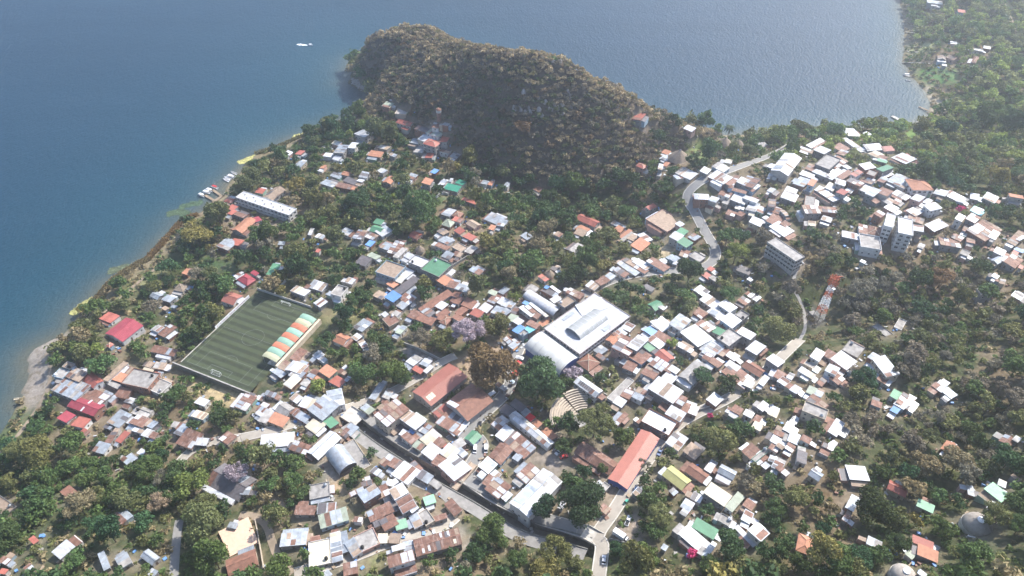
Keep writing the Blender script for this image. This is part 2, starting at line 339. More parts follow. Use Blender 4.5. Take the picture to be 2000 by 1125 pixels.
# ------------------------------------------------------------------ ground sheet, coloured by what covers it
def poly_px(pts): return [tuple(hit(x, y)[:2]) for x, y in pts]
def tile(ox, oy, s, pts): return [(ox + x / s, oy + y / s) for x, y in pts]
BARE = {  # name: (polygon, colour, no trees)
 'dry_field': (poly_px(tile(0, 600, 4, [(1290, 545), (1500, 590), (1760, 640), (1990, 660), (1900, 740), (1800, 800), (1640, 720), (1480, 690), (1350, 640)])), (.42, .33, .19)),
 'beach': (poly_px(tile(0, 600, 4, [(205, 380), (300, 300), (520, 205), (560, 215), (420, 300), (380, 420), (420, 520), (390, 660), (270, 830), (150, 690), (215, 600), (220, 480)])), (.27, .235, .2)),
 'shore_grass': (poly_px(tile(0, 600, 4, [(0, 1000), (80, 850), (260, 850), (200, 950), (60, 1124), (-100, 1124)])), (.08, .11, .05)),
 'bank_grass': (poly_px(tile(0, 340, 4, [(840, 1030), (980, 880), (1120, 780), (1240, 740), (1330, 720), (1300, 790), (1180, 850), (1020, 950), (900, 1060)])), (.17, .17, .075)),
 'lawn': (poly_px(tile(0, 340, 4, [(1300, 700), (1450, 680), (1440, 720), (1360, 750)])), (.08, .12, .045)),
 'shaded_lawn': (poly_px(tile(0, 340, 4, [(1590, 640), (1740, 690), (1880, 740), (1830, 790), (1700, 740), (1590, 720)])), (.06, .1, .04)),
 'isthmus_grass': (poly_px(tile(1000, 60, 4, [(1390, 880), (1500, 850), (1570, 880), (1560, 960), (1490, 1060), (1380, 1000)])), (.13, .17, .06)),
 'bay_meadow': (poly_px(tile(1500, 100, 4, [(1040, 650), (1150, 600), (1180, 660), (1090, 710)])), (.12, .2, .05)),
 'bay_meadow2': (poly_px(tile(1500, 100, 4, [(1300, 600), (1420, 590), (1380, 660), (1330, 680)])), (.14, .2, .06)),
 'bay_lawn': (poly_px(tile(1650, 0, 5.71, [(715, 480), (1050, 478), (960, 585), (720, 605)])), (.3, .31, .14)),
 'bay_crop': (poly_px(tile(1650, 0, 5.71, [(800, 780), (1250, 770), (1250, 930), (960, 960), (820, 880)])), (.1, .19, .06)),
 'bay_sand': (poly_px(tile(1500, 100, 4, [(1180, 270), (1250, 280), (1290, 370), (1400, 380), (1410, 470), (1250, 500), (1270, 400)])), (.38, .33, .25)),
 'parking': (poly_px(tile(1000, 844, 4, [(60, 215), (200, 160), (300, 90), (470, 245), (420, 300), (330, 400), (240, 280), (130, 230)])), (.25, .215, .185)),
 'school_yard': (poly_px(tile(1000, 844, 4, [(620, 460), (690, 440), (880, 440), (840, 520), (770, 620), (690, 560)])), (.3, .24, .18)),
 'corner_yard': (poly_px(tile(1000, 844, 4, [(530, 790), (600, 700), (720, 640), (760, 640), (660, 800), (600, 815)])), (.36, .28, .2)),
 'truck_yard': (poly_px(tile(1000, 844, 4, [(760, 790), (850, 660), (960, 640), (1040, 680), (1000, 780), (1080, 860), (1060, 900), (780, 860)])), (.27, .22, .18)),
 'square': (poly_px(tile(950, 660, 7.69, [(520, 280), (640, 150), (760, 330), (560, 450)])), (.3, .28, .26)),
 'court': (poly_px(tile(1000, 340, 4, [(1110, 600), (1190, 560), (1290, 600), (1210, 670), (1140, 650)])), (.4, .33, .22)),
 'lot': (poly_px(tile(1000, 340, 4, [(1020, 430), (1100, 420), (1190, 470), (1200, 530), (1080, 480)])), (.24, .21, .19)),
 'shade_lot': (poly_px(tile(500, 600, 4, [(1150, 310), (1190, 290), (1440, 400), (1400, 450), (1330, 480), (1150, 380)])), (.26, .24, .22)),
 'tree_yard': (poly_px(tile(500, 600, 4, [(1500, 450), (1700, 340), (1960, 250), (2000, 520), (1800, 620), (1640, 560)])), (.3, .22, .15)),
 'field_yard': (poly_px(tile(500, 340, 4, [(420, 1070), (600, 1060), (760, 1000), (880, 980), (900, 1040), (720, 1180), (560, 1160)])), (.21, .19, .09)),
 'garden': (poly_px(tile(1000, 600, 4, [(690, 660), (760, 560), (860, 600), (740, 690)])), (.09, .16, .04)),
 'walled_garden': (poly_px(tile(500, 340, 4, [(1380, 210), (1460, 160), (1500, 180), (1440, 260)])), (.09, .13, .05)),
 'concrete_court': (poly_px(tile(500, 844, 4, [(500, 270), (560, 220), (700, 330), (560, 385)])), (.3, .28, .26)),
 'sand_lot': (poly_px(tile(500, 844, 4, [(570, 400), (660, 370), (720, 430), (700, 510), (580, 480)])), (.36, .26, .16)),
 'bank': (poly_px(tile(500, 844, 4, [(860, 10), (1230, 240), (1440, 380), (1540, 460), (1480, 470), (1250, 330), (1050, 180), (800, 60)])), (.36, .32, .27)),
 'street_lot': (poly_px(tile(500, 844, 4, [(1540, 690), (1700, 860), (1800, 910), (1640, 960), (1560, 870)])), (.3, .28, .26)),
 'green_court': (poly_px(tile(500, 844, 4, [(800, 1010), (960, 920), (1060, 940), (1020, 1010), (880, 1080)])), (.17, .18, .08)),
 'dirt_shoulder': (poly_px(tile(500, 844, 4, [(0, 640), (130, 520), (330, 560), (280, 640), (100, 660)])), (.27, .21, .15)),
 'tower_yard': (poly_px([(1562, 610), (1590, 600), (1610, 632), (1585, 640)]), (.17, .15, .14)),
 'scrub': (poly_px(tile(1500, 340, 4, [(900, 880), (1200, 760), (1300, 900), (1250, 1080), (1000, 1090)])), (.16, .12, .095)),
 'terrace_ridge': (poly_px(tile(1500, 100, 4, [(190, 680), (290, 620), (450, 605), (460, 640), (330, 660), (230, 720)])), (.34, .25, .17)),
 'market_ground': (poly_px(tile(1000, 340, 4, [(700, 960), (1000, 880), (1290, 830), (1300, 860), (1150, 960), (960, 1000), (820, 1000)])), (.16, .14, .08)),
}
def noise2(x, y, s, seed):
    r2 = np.random.default_rng(seed); v = 0 * x
    for o in range(5):
        a, b, p = r2.uniform(0, 6.28), s * 2 ** (o * 0.7), r2.uniform(0, 6.28)
        v = v + np.sin((x * math.cos(a) + y * math.sin(a)) * b + p + 1.5 * np.sin((x * math.sin(a) - y * math.cos(a)) * b * .6 + p)) / (1 + o * .5)
    return v / 2.6
BASE = np.zeros(GX.shape + (3,))
n1 = noise2(GX, GY, .035, 3)[..., None]; n2 = noise2(GX, GY, .13, 4)[..., None]
BASE[:] = (.125, .105, .065)
BASE = BASE + np.clip(n1, -1, 1) * np.array([.02, .0, .0]) + n2 * .02
green = np.array([.055, .065, .03])
BASE = np.where(n1 + .4 * n2 < .3, green + n2 * .012, BASE)
BASE = np.where(((SD < 9) & LAND)[..., None], np.array([.2, .165, .1]) + n2 * .03, BASE)
BASE = np.where((HILL > 6)[..., None], np.array([.1, .08, .06]) + n2 * .02, BASE)
# footprint of every patch, softly edged
def soft(poly, w=2.0):
    x0 = min(p[0] for p in poly) - 8; x1 = max(p[0] for p in poly) + 8; y0 = min(p[1] for p in poly) - 8; y1 = max(p[1] for p in poly) + 8
    I = np.where((YS > y0) & (YS < y1))[0]; J = np.where((XS > x0) & (XS < x1))[0]
    sl_ = (slice(I[0], I[-1] + 1), slice(J[0], J[-1] + 1)); X, Y = GX[sl_], GY[sl_]
    ins = pip(poly, X, Y); d = pdist(poly, X, Y)
    return sl_, np.clip(np.where(ins, d, -d) / w * .5 + .5, 0, 1)
for nme, (pl, c) in BARE.items():
    s_, a_ = soft(pl, 3.0); BASE[s_] = BASE[s_] * (1 - a_[..., None]) + (np.array(c) + n2[s_] * .02) * a_[..., None]
def build_ground():
    """called once the houses stand: yards of trodden earth show between them"""
    V = np.stack([GX, GY, Z], -1).reshape(-1, 3); ny, nx = GX.shape
    idx = np.arange(ny * nx).reshape(ny, nx)
    Fq = np.stack([idx[:-1, :-1], idx[:-1, 1:], idx[1:, 1:], idx[1:, :-1]], -1).reshape(-1, 4)
    me = bpy.data.meshes.new('ground'); me.vertices.add(len(V)); me.vertices.foreach_set('co', V.ravel())
    me.loops.add(Fq.size); me.loops.foreach_set('vertex_index', Fq.ravel()); me.polygons.add(len(Fq))
    me.polygons.foreach_set('loop_start', np.arange(0, Fq.size, 4)); me.polygons.foreach_set('loop_total', np.full(len(Fq), 4))
    me.polygons.foreach_set('use_smooth', np.ones(len(Fq), bool)); me.update(); me.validate()
    ca = me.color_attributes.new('cover', 'FLOAT_COLOR', 'POINT')
    c4 = np.ones((len(V), 4), np.float32); c4[:, :3] = np.clip(BASE.reshape(-1, 3), .01, .6); ca.data.foreach_set('color', c4.ravel())
    m = bpy.data.materials.new('ground_cover'); t, b = nodes(m); N, L = t.nodes.new, t.links.new
    at_ = N('ShaderNodeVertexColor'); at_.layer_name = 'cover'; gi = N('ShaderNodeNewGeometry')
    a = N('ShaderNodeTexNoise'); a.inputs['Scale'].default_value = .45; a.inputs['Detail'].default_value = 8; a.inputs['Roughness'].default_value = .65
    L(gi.outputs['Position'], a.inputs['Vector'])
    r = N('ShaderNodeMapRange'); r.inputs[1].default_value = .3; r.inputs[2].default_value = .7; r.inputs[3].default_value = .6; r.inputs[4].default_value = 1.35; L(a.outputs['Fac'], r.inputs[0])
    vm = N('ShaderNodeVectorMath'); vm.operation = 'SCALE'; L(at_.outputs['Color'], vm.inputs[0]); L(r.outputs[0], vm.inputs['Scale'])
    a2 = N('ShaderNodeTexNoise'); a2.inputs['Scale'].default_value = .22; a2.inputs['Detail'].default_value = 7; a2.inputs['Roughness'].default_value = .7; L(gi.outputs['Position'], a2.inputs['Vector'])
    r2 = N('ShaderNodeMapRange'); r2.inputs[1].default_value = .5; r2.inputs[2].default_value = .62; r2.inputs[4].default_value = .65; L(a2.outputs['Fac'], r2.inputs[0])
    mx = N('ShaderNodeMixRGB'); mx.inputs[2].default_value = (.17, .135, .085, 1); L(r2.outputs[0], mx.inputs[0]); L(vm.outputs[0], mx.inputs[1])
    L(mx.outputs[0], b.inputs['Base Color']); b.inputs['Roughness'].default_value = .95; b.inputs['Specular IOR Level'].default_value = .1
    bp = N('ShaderNodeBump'); bp.inputs['Distance'].default_value = .5; bp.inputs['Strength'].default_value = .6; L(a.outputs['Fac'], bp.inputs['Height']); L(bp.outputs[0], b.inputs['Normal'])
    me.materials.append(m); o = ob('ground', me); tag(o, 'earth and scrub of the lakeside slope', kind='structure')

def build_water():
    xs = np.concatenate([np.linspace(-2900, -720, 14), np.arange(-700, 900, 7.0), np.linspace(920, 2900, 14)])
    ys = np.concatenate([np.linspace(-700, 230, 8), np.arange(240, 1300, 7.0), np.linspace(1320, 2900, 12)])
    X, Y = np.meshgrid(xs, ys); ins = pip(SHORE, X, Y); d = np.where(ins, 0, pdist(SHORE, X, Y))
    V = np.stack([X, Y, 0 * X], -1).reshape(-1, 3); ny, nx = X.shape; idx = np.arange(ny * nx).reshape(ny, nx)
    Fq = np.stack([idx[:-1, :-1], idx[:-1, 1:], idx[1:, 1:], idx[1:, :-1]], -1).reshape(-1, 4)
    me = bpy.data.meshes.new('lake'); me.from_pydata(V.tolist(), [], Fq.tolist()); me.update()
    left = np.clip((60 - X) / 240, 0, 1)
    sh = np.exp(-d / (6.0 + 6 * left)) ; mid = np.exp(-d / (30 + 60 * left))
    deep = np.array([.004, .027, .05]); turq = np.array([.012, .07, .09]); bed = np.array([.105, .095, .06])
    wob = noise2(X, Y, .05, 8)
    c = deep + (turq - deep) * (mid * .6)[..., None]
    kk = np.clip(sh * .75 * (1 + .35 * wob), 0, 1)[..., None]; c = c * (1 - kk) + bed * kk
    c *= (1 + .06 * noise2(X, Y, .012, 9))[..., None]
    ca = me.color_attributes.new('depth', 'FLOAT_COLOR', 'POINT'); c4 = np.ones((len(V), 4), np.float32); c4[:, :3] = c.reshape(-1, 3); ca.data.foreach_set('color', c4.ravel())
    m = bpy.data.materials.new('lake_water'); t, b = nodes(m); N, L = t.nodes.new, t.links.new
    a = N('ShaderNodeVertexColor'); a.layer_name = 'depth'; L(a.outputs['Color'], b.inputs['Base Color'])
    b.inputs['Roughness'].default_value = .42; b.inputs['IOR'].default_value = 1.33; b.inputs['Specular IOR Level'].default_value = .5
    gi = N('ShaderNodeNewGeometry'); mp = N('ShaderNodeMapping'); mp.inputs['Rotation'].default_value = (0, 0, R(-22)); mp.inputs['Scale'].default_value = (.5, .22, 1)
    L(gi.outputs['Position'], mp.inputs['Vector'])
    w1 = N('ShaderNodeTexNoise'); w1.inputs['Scale'].default_value = .8; w1.inputs['Detail'].default_value = 4; w1.inputs['Distortion'].default_value = .6; L(mp.outputs[0], w1.inputs['Vector'])
    w2 = N('ShaderNodeTexNoise'); w2.inputs['Scale'].default_value = .28; w2.inputs['Detail'].default_value = 4; L(mp.outputs[0], w2.inputs['Vector'])
    w3 = N('ShaderNodeTexWave'); w3.inputs['Scale'].default_value = .09; w3.inputs['Distortion'].default_value = 14.0; w3.inputs['Detail'].default_value = 4; w3.inputs['Detail Scale'].default_value = .8; w3.inputs['Detail Roughness'].default_value = .7
    m3_ = N('ShaderNodeMapping'); m3_.inputs['Rotation'].default_value = (0, 0, R(28)); L(gi.outputs['Position'], m3_.inputs['Vector']); L(m3_.outputs[0], w3.inputs['Vector'])
    sr = N('ShaderNodeTexNoise'); sr.inputs['Scale'].default_value = .02; sr.inputs['Detail'].default_value = 4; m4_ = N('ShaderNodeMapping'); m4_.inputs['Rotation'].default_value = (0, 0, R(35)); m4_.inputs['Scale'].default_value = (.25, 1.2, 1); L(gi.outputs['Position'], m4_.inputs['Vector']); L(m4_.outputs[0], sr.inputs['Vector'])
    rr_ = N('ShaderNodeMapRange'); rr_.inputs[1].default_value = .3; rr_.inputs[2].default_value = .7; rr_.inputs[3].default_value = .44; rr_.inputs[4].default_value = .54; L(sr.outputs['Fac'], rr_.inputs[0]); L(rr_.outputs[0], b.inputs['Roughness'])
    a3 = N('ShaderNodeMath'); a3.operation = 'MULTIPLY_ADD'; a3.inputs[1].default_value = .13; L(w3.outputs['Fac'], a3.inputs[0]); L(w1.outputs['Fac'], a3.inputs[2])
    ad = N('ShaderNodeMath'); ad.operation = 'MULTIPLY_ADD'; ad.inputs[1].default_value = .7; L(w2.outputs['Fac'], ad.inputs[0]); L(a3.outputs[0], ad.inputs[2])
    bp = N('ShaderNodeBump'); bp.inputs['Distance'].default_value = 1.3; bp.inputs['Strength'].default_value = .5; L(ad.outputs[0], bp.inputs['Height']); L(bp.outputs[0], b.inputs['Normal'])
    me.materials.append(m); o = ob('lake', me); tag(o, 'blue rippled lake', kind='structure')
build_water()
# ------------------------------------------------------------------ houses
BOX = bpy.data.meshes.new('unit_window')
def unit_meshes():
    mb = MB(); mb.box((0, 0, 0), (1.1, .08, 1.1), 1); mb.box((-.24, -.05, 0), (.42, .06, .92), 0); mb.box((.24, -.05, 0), (.42, .06, .92), 0)
    me = bpy.data.meshes.new('window'); me.from_pydata(mb.V, [], mb.F); me.materials.append(GLASS); me.materials.append(FRAME); me.polygons.foreach_set('material_index', mb.M)
    md = MB(); md.box((0, 0, 1.0), (.95, .08, 2.0), 0); md.box((0.3, -.06, 1.0), (.08, .05, .12), 1)
    m2 = bpy.data.meshes.new('door'); m2.from_pydata(md.V, [], md.F); m2.materials.append(DOORM); m2.materials.append(METAL); m2.polygons.foreach_set('material_index', md.M)
    return me, m2
WINM, DOOM = unit_meshes()
SHEET = {}
def sheet_mesh(c):
    if c not in SHEET:
        mb = MB(); mb.box((0, 0, 0), (1, 1, 1)); me = bpy.data.meshes.new('roof_sheet'); me.from_pydata(mb.V, [], mb.F); me.materials.append(ROOF[c]); SHEET[c] = me
    return SHEET[c]
HOUSES = []      # footprint records for trees and labels
MIX = 'rrrwwzzdt'
COLW = dict(w='white tin', z='grey zinc', r='rusty tin', b='brick-red', c='crimson', s='salmon-red', o='orange', g='green', a='pale green', G='emerald', l='grey-green', e='cream',
            k='concrete', m='patchwork tin', d='dark', t='tan', u='blue', q='turquoise', j='brown', y='olive-yellow', p='pale blue', x='bright red', h='thatched')
def frame(A, B, C, h, square=True):
    """three photo bearings of neighbouring roof corners at eave height h -> centre, length, width, angle and ground level"""
    mx, my = (A[0] + C[0]) / 2, (A[1] + C[1]) / 2
    g = hit(mx, my, h)[2]
    for _ in range(3):
        a, b, c = at(*A, g + h), at(*B, g + h), at(*C, g + h); m = (a + c) / 2; g = float(zt(m[0], m[1])) if zt(m[0], m[1]) > 0.3 else 0.4
    u = (a - b)[:2]; v = (c - b)[:2]; lu, lv = np.hypot(*u), np.hypot(*v)
    au = math.atan2(u[1], u[0]); av = math.atan2(v[1], v[0]); s = 1 if math.sin(av - au) > 0 else -1
    dlt = (av - au - s * math.pi / 2 + math.pi) % (2 * math.pi) - math.pi
    ang = au + dlt * lv / (lu + lv)
    k = abs(math.sin(av - au)); k = 1 - (1 - k) * .6
    return m[:2], float(lu), float(lv), ang, g
def house(A, B, C, code, name=None, label=None, cat=None, look=None, wall=None, nowin=False, rise=None, h=None, ov=.3):
    col, typ = code[0], code[1]; st = int(code[2]) if len(code) > 2 else 1
    if h is None: h = {0: 1.2, 1: 2.9, 2: 5.6, 3: 8.3, 4: 11.0}[st] + rng.uniform(-.15, .35)
    c, L_, W_, ang, g = frame(A, B, C, h)
    L_ = max(L_ * 1.1, 2.4); W_ = max(W_ * 1.1, 2.4)
    if W_ > L_ and typ != 'v': L_, W_, ang = W_, L_, ang + math.pi / 2
    ppm = pxm((c[0], c[1], g + h)); big = max(L_, W_) * ppm
    nm = name or {'f': 'flat_roof_house', 'c': 'thatched_hut', 'v': 'vaulted_hall'}.get(typ, {'b': 'tile_roof_house', 'o': 'tile_roof_house', 'j': 'tile_roof_house', 's': 'tile_roof_house', 'h': 'thatched_hut'}.get(col, 'tin_roof_house'))
    if name is None and st == 1 and L_ * W_ < 34 and typ in 'sg': nm = 'tin_shed'
    root = empty(nm, (c[0], c[1], g), ang)
    if wall is None: wall = WALL[int(rng.choice(8, p=[.36, .2, .1, .1, .06, .06, .03, .09]))]
    l, w = L_ / 2 - ov, W_ / 2 - ov; rm = ROOF[col]
    down = 3.2
    rnd = rng.uniform
    if typ == 'c':
        r = (L_ + W_) / 4; mb = MB(); mb.lathe((0, 0, 0), [(r * .85, -down), (r * .85, h)], 20); mb.build('wall', wall, root)
        rs = rise or r * .85; V = []; F = []; n = 40
        prof = [(r * 1.08, h - .5), (r * .78, h + rs * .28), (r * .4, h + rs * .66), (r * .06, h + rs)]
        for q, z in prof:
            for k in range(n):
                t = 2 * math.pi * k / n; rr = q * (1 + .025 * math.sin(9 * t)); V.append((rr * math.cos(t), rr * math.sin(t), z))
        for i in range(3):
            for k in range(n): F.append((i * n + k, i * n + (k + 1) % n, (i + 1) * n + (k + 1) % n, (i + 1) * n + k))
        F.append(tuple(range(3 * n, 4 * n))); rf = mk('roof', V, F, ROOF['h'] if col in 'kth' else rm, parent=root)
        mb = MB(); mb.lathe((0, 0, h + rs - .1), [(r * .12, 0), (r * .05, .5)], 10); mb.build('roof_cap', ROOF['d'], rf)
        tops = []
    else:
        # heights of the four wall tops
        tilt = 1 if rnd() < .5 else -1
        if typ == 's': rs = rise if rise is not None else W_ * rnd(.05, .12); zt_ = lambda x, y: h + rs * (y * tilt / (2 * w) + .5) if w > 0 else h
        elif typ == 'g': rs = rise or W_ * .19; zt_ = lambda x, y: h
        elif typ == 'h': rs = rise or W_ * .22; zt_ = lambda x, y: h
        elif typ == 'v': rs = rise or W_ * .28; zt_ = lambda x, y: h
        else: rs = 0; zt_ = lambda x, y: h
        cs = [(-l, -w), (l, -w), (l, w), (-l, w)]
        V = [(x, y, -down) for x, y in cs] + [(x, y, zt_(x, y) - .02) for x, y in cs]; F = [(i, (i + 1) % 4, 4 + (i + 1) % 4, 4 + i) for i in range(4)]
        if typ == 'g':
            V += [(-l, 0, h + rs * .94), (l, 0, h + rs * .94)]; F += [(4, 8, 7)[::-1], (5, 6, 9)]
        mk('wall', V, F, wall, parent=root)
        o = ov; X, Y = L_ / 2, W_ / 2; th = .12
        slopes = []
        if typ == 's':
            zz = lambda y: h + rs * (y * tilt / W_ + .5)
            V = [(sx * X, sy * Y, zz(sy * Y) + dz) for dz in (0, th) for sx, sy in ((-1, -1), (1, -1), (1, 1), (-1, 1))]
            rf = mk('roof', V, [(3, 2, 1, 0), (4, 5, 6, 7), (0, 1, 5, 4), (1, 2, 6, 5), (2, 3, 7, 6), (3, 0, 4, 7)], rm, parent=root)
            slopes = [(-Y, Y, zz(-Y) + th, zz(Y) + th)]
        elif typ == 'g':
            V = []; F = []
            for sg in (-1, 1):
                n = len(V); e = h - .06
                V += [(-X, sg * Y, e), (X, sg * Y, e), (X, 0, h + rs), (-X, 0, h + rs), (-X, sg * Y, e + th), (X, sg * Y, e + th), (X, 0, h + rs + th), (-X, 0, h + rs + th)]
                q = [(3, 2, 1, 0), (4, 5, 6, 7), (0, 1, 5, 4), (1, 2, 6, 5), (3, 0, 4, 7)]
                F += [tuple(i + n for i in (f if sg < 0 else f[::-1])) for f in q]
            rf = mk('roof', V, F, rm, parent=root); slopes = [(-Y, 0, h + th - .06, h + rs + th), (Y, 0, h + th - .06, h + rs + th)]
            mb = MB(); mb.box((0, 0, h + rs + th + .03), (L_ + .06, .45, .1)); mb.build('ridge_cap', ROOF['z'] if col in 'wzm' else rm, rf)
        elif typ == 'h':
            q = max(X - Y, .15)
            V = [(-X, -Y, h), (X, -Y, h), (X, Y, h), (-X, Y, h), (-q, 0, h + rs), (q, 0, h + rs), (-X, -Y, h - .12), (X, -Y, h - .12), (X, Y, h - .12), (-X, Y, h - .12)]
            F = [(0, 1, 5, 4), (1, 2, 5), (2, 3, 4, 5), (3, 0, 4), (6, 7, 1, 0), (7, 8, 2, 1), (8, 9, 3, 2), (9, 6, 0, 3)]
            rf = mk('roof', V, F, rm, parent=root)
            mb = MB()
            for a_, b_ in ((0, 4), (1, 5), (2, 5), (3, 4), (4, 5)): mb.bar(Vector(V[a_]) + Vector((0, 0, .05)), Vector(V[b_]) + Vector((0, 0, .05)), .13)
            mb.build('ridge_tile', ROOF['e'] if col in 'jrb' else rm, rf)
        elif typ == 'v':
            n = 14; V = []; F = []
            for k in range(n + 1):
                t = math.pi * k / n
                for sx in (-1, 1): V.append((sx * X, -Y * math.cos(t), h + rs * math.sin(t)))
            F = [(2 * k, 2 * k + 1, 2 * k + 3, 2 * k + 2) for k in range(n)]
            rf = mk('roof', V, F, rm, parent=root, smooth=True)
            for sx in (-1, 1):
                Vg = [(sx * (X - .7), -Y * .98 * math.cos(math.pi * k / n), h + rs * .98 * math.sin(math.pi * k / n)) for k in range(n + 1)]
                mk('gable_wall', Vg, [tuple(range(n + 1))], wall, parent=root)
        else:
            mb = MB(); mb.box((0, 0, h - .1), (L_ - .1, W_ - .1, .24)); rf = mb.build('roof', rm, root)
            ph = .3 if st < 2 else .55; mb = MB()
            mb.box((0, -Y + .1, h + ph / 2), (L_, .2, ph + .3)); mb.box((0, Y - .1, h + ph / 2), (L_, .2, ph + .3))
            mb.box((-X + .1, 0, h + ph / 2), (.2, W_ - .4, ph + .3)); mb.box((X - .1, 0, h + ph / 2), (.2, W_ - .4, ph + .3)); mb.build('parapet', wall, rf)
        # loose and replaced sheets, each one its own piece
        if typ in 'sg' and big > 12:
            wd = rnd(2.0, 3.2); n = max(2, int(L_ / wd)); wd = L_ / n
            pal, pr = {'m': (MIX, .92), 'r': ('rrdtzw', .3), 'w': ('zzwekzrt', .36), 'z': ('wzdzrkt', .45), 't': ('trdk', .35), 'd': ('dzr', .3), 'l': ('lzr', .25), 'e': ('ewt', .3), 'j': ('jjw', .12), 'b': ('br', .12)}.get(col, ('', 0))
            for (ya, yb, za, zb) in slopes:
                ny = 2 if abs(yb - ya) > 5.5 and col in 'mrzt' else 1
                for i in range(n):
                    for j in range(ny):
                        if rnd() > pr: continue
                        cc = pal[int(rnd(0, len(pal)))]; t0, t1 = j / ny, (j + 1) / ny
                        y0, y1 = ya + (yb - ya) * t0, ya + (yb - ya) * t1; z0, z1 = za + (zb - za) * t0, za + (zb - za) * t1
                        s_ = ob('roof_sheet', sheet_mesh(cc), rf, (-X + wd * (i + .5), (y0 + y1) / 2, (z0 + z1) / 2 + .05 + rnd(0, .03)))
                        s_.rotation_euler = (math.atan2(z1 - z0, y1 - y0) if y1 > y0 else -math.atan2(z1 - z0, y0 - y1), 0, 0)
                        s_.scale = (wd * rnd(.7, .98), math.hypot(y1 - y0, z1 - z0) * rnd(.82, .98), .04)
    # openings on the two walls that look down to the lower village
    if typ != 'c' and not nowin and big > 18 and st >= 1:
        first = True
        for nx_, ny_, half, off in ((0, -1, l, w), (0, 1, l, w), (-1, 0, w, l), (1, 0, w, l)):
            wn = np.array([nx_ * math.cos(ang) - ny_ * math.sin(ang), nx_ * math.sin(ang) + ny_ * math.cos(ang)])
            if wn @ (-c / np.hypot(*c)) < .25: continue
            n = int(2 * half / 3.0)
            for f_ in range(st):
                for i in range(n):
                    p = -half + 2 * half * (i + .5) / n; px, py = (p, ny_ * (off + .03)) if nx_ == 0 else (nx_ * (off + .03), p)
                    rz = {(0, -1): 0, (0, 1): math.pi, (-1, 0): -math.pi / 2, (1, 0): math.pi / 2}[(nx_, ny_)]
                    if f_ == 0 and first and i == n // 2: ob('door', DOOM, root, (px, py, .05), rz); first = False; continue
                    if rnd() < .75: ob('window', WINM, root, (px, py, 1.55 + 2.7 * f_), rz)
    area = L_ * W_
    siz = 'tiny' if area < 22 else 'small' if area < 45 else 'mid-sized' if area < 95 else 'large' if area < 220 else 'very large'
    if L_ > 2.6 * W_: siz = 'long ' + ('narrow' if W_ < 5 else 'wide')
    form = {'s': '-roofed', 'g': 'gable-roofed', 'h': 'hip-roofed', 'f': 'flat-roofed', 'v': 'vault-roofed', 'c': 'cone-roofed'}[typ]
    what = 'shed' if nm == 'tin_shed' else 'hut' if nm == 'thatched_hut' else 'house'
    lk = look or f"{siz} {COLW[col]} {form}".replace(' -', '-') + f" {'two-storey ' if st == 2 else 'three-storey ' if st == 3 else ''}{what}"
    root['category'] = cat or {'flat_roof_house': 'flat-roofed house', 'tile_roof_house': 'tiled house', 'vaulted_hall': 'hall'}.get(nm, 'two-storey house' if st >= 2 and what == 'house' else what)
    if label: root['label'] = label
    HOUSES.append(dict(o=root, c=c, L=L_, W=W_, a=ang, g=g, h=h + rs, look=lk, label=label, st=st, typ=typ, col=col))
    return root, (c, L_, W_, ang, g, h, rs, rf)
TILES = {1: (0, 600, 4), 2: (500, 600, 4), 3: (1000, 600, 4), 4: (1500, 600, 4), 5: (0, 844, 4), 6: (500, 844, 4), 7: (1000, 844, 4), 8: (1500, 844, 4), 9: (0, 340, 4), 10: (500, 340, 4), 11: (1000, 340, 4), 12: (1500, 340, 4),
         14: (1000, 60, 4), 15: (1500, 100, 4), 16: (500, 160, 4), 17: (950, 660, 7.69), 18: (980, 560, 7.69), 19: (360, 310, 7.69), 20: (1650, 0, 5.71)}
def tp(t, *xy):
    ox, oy, s = TILES[t]; return [(ox + xy[i] / s, oy + xy[i + 1] / s) for i in range(0, len(xy), 2)]
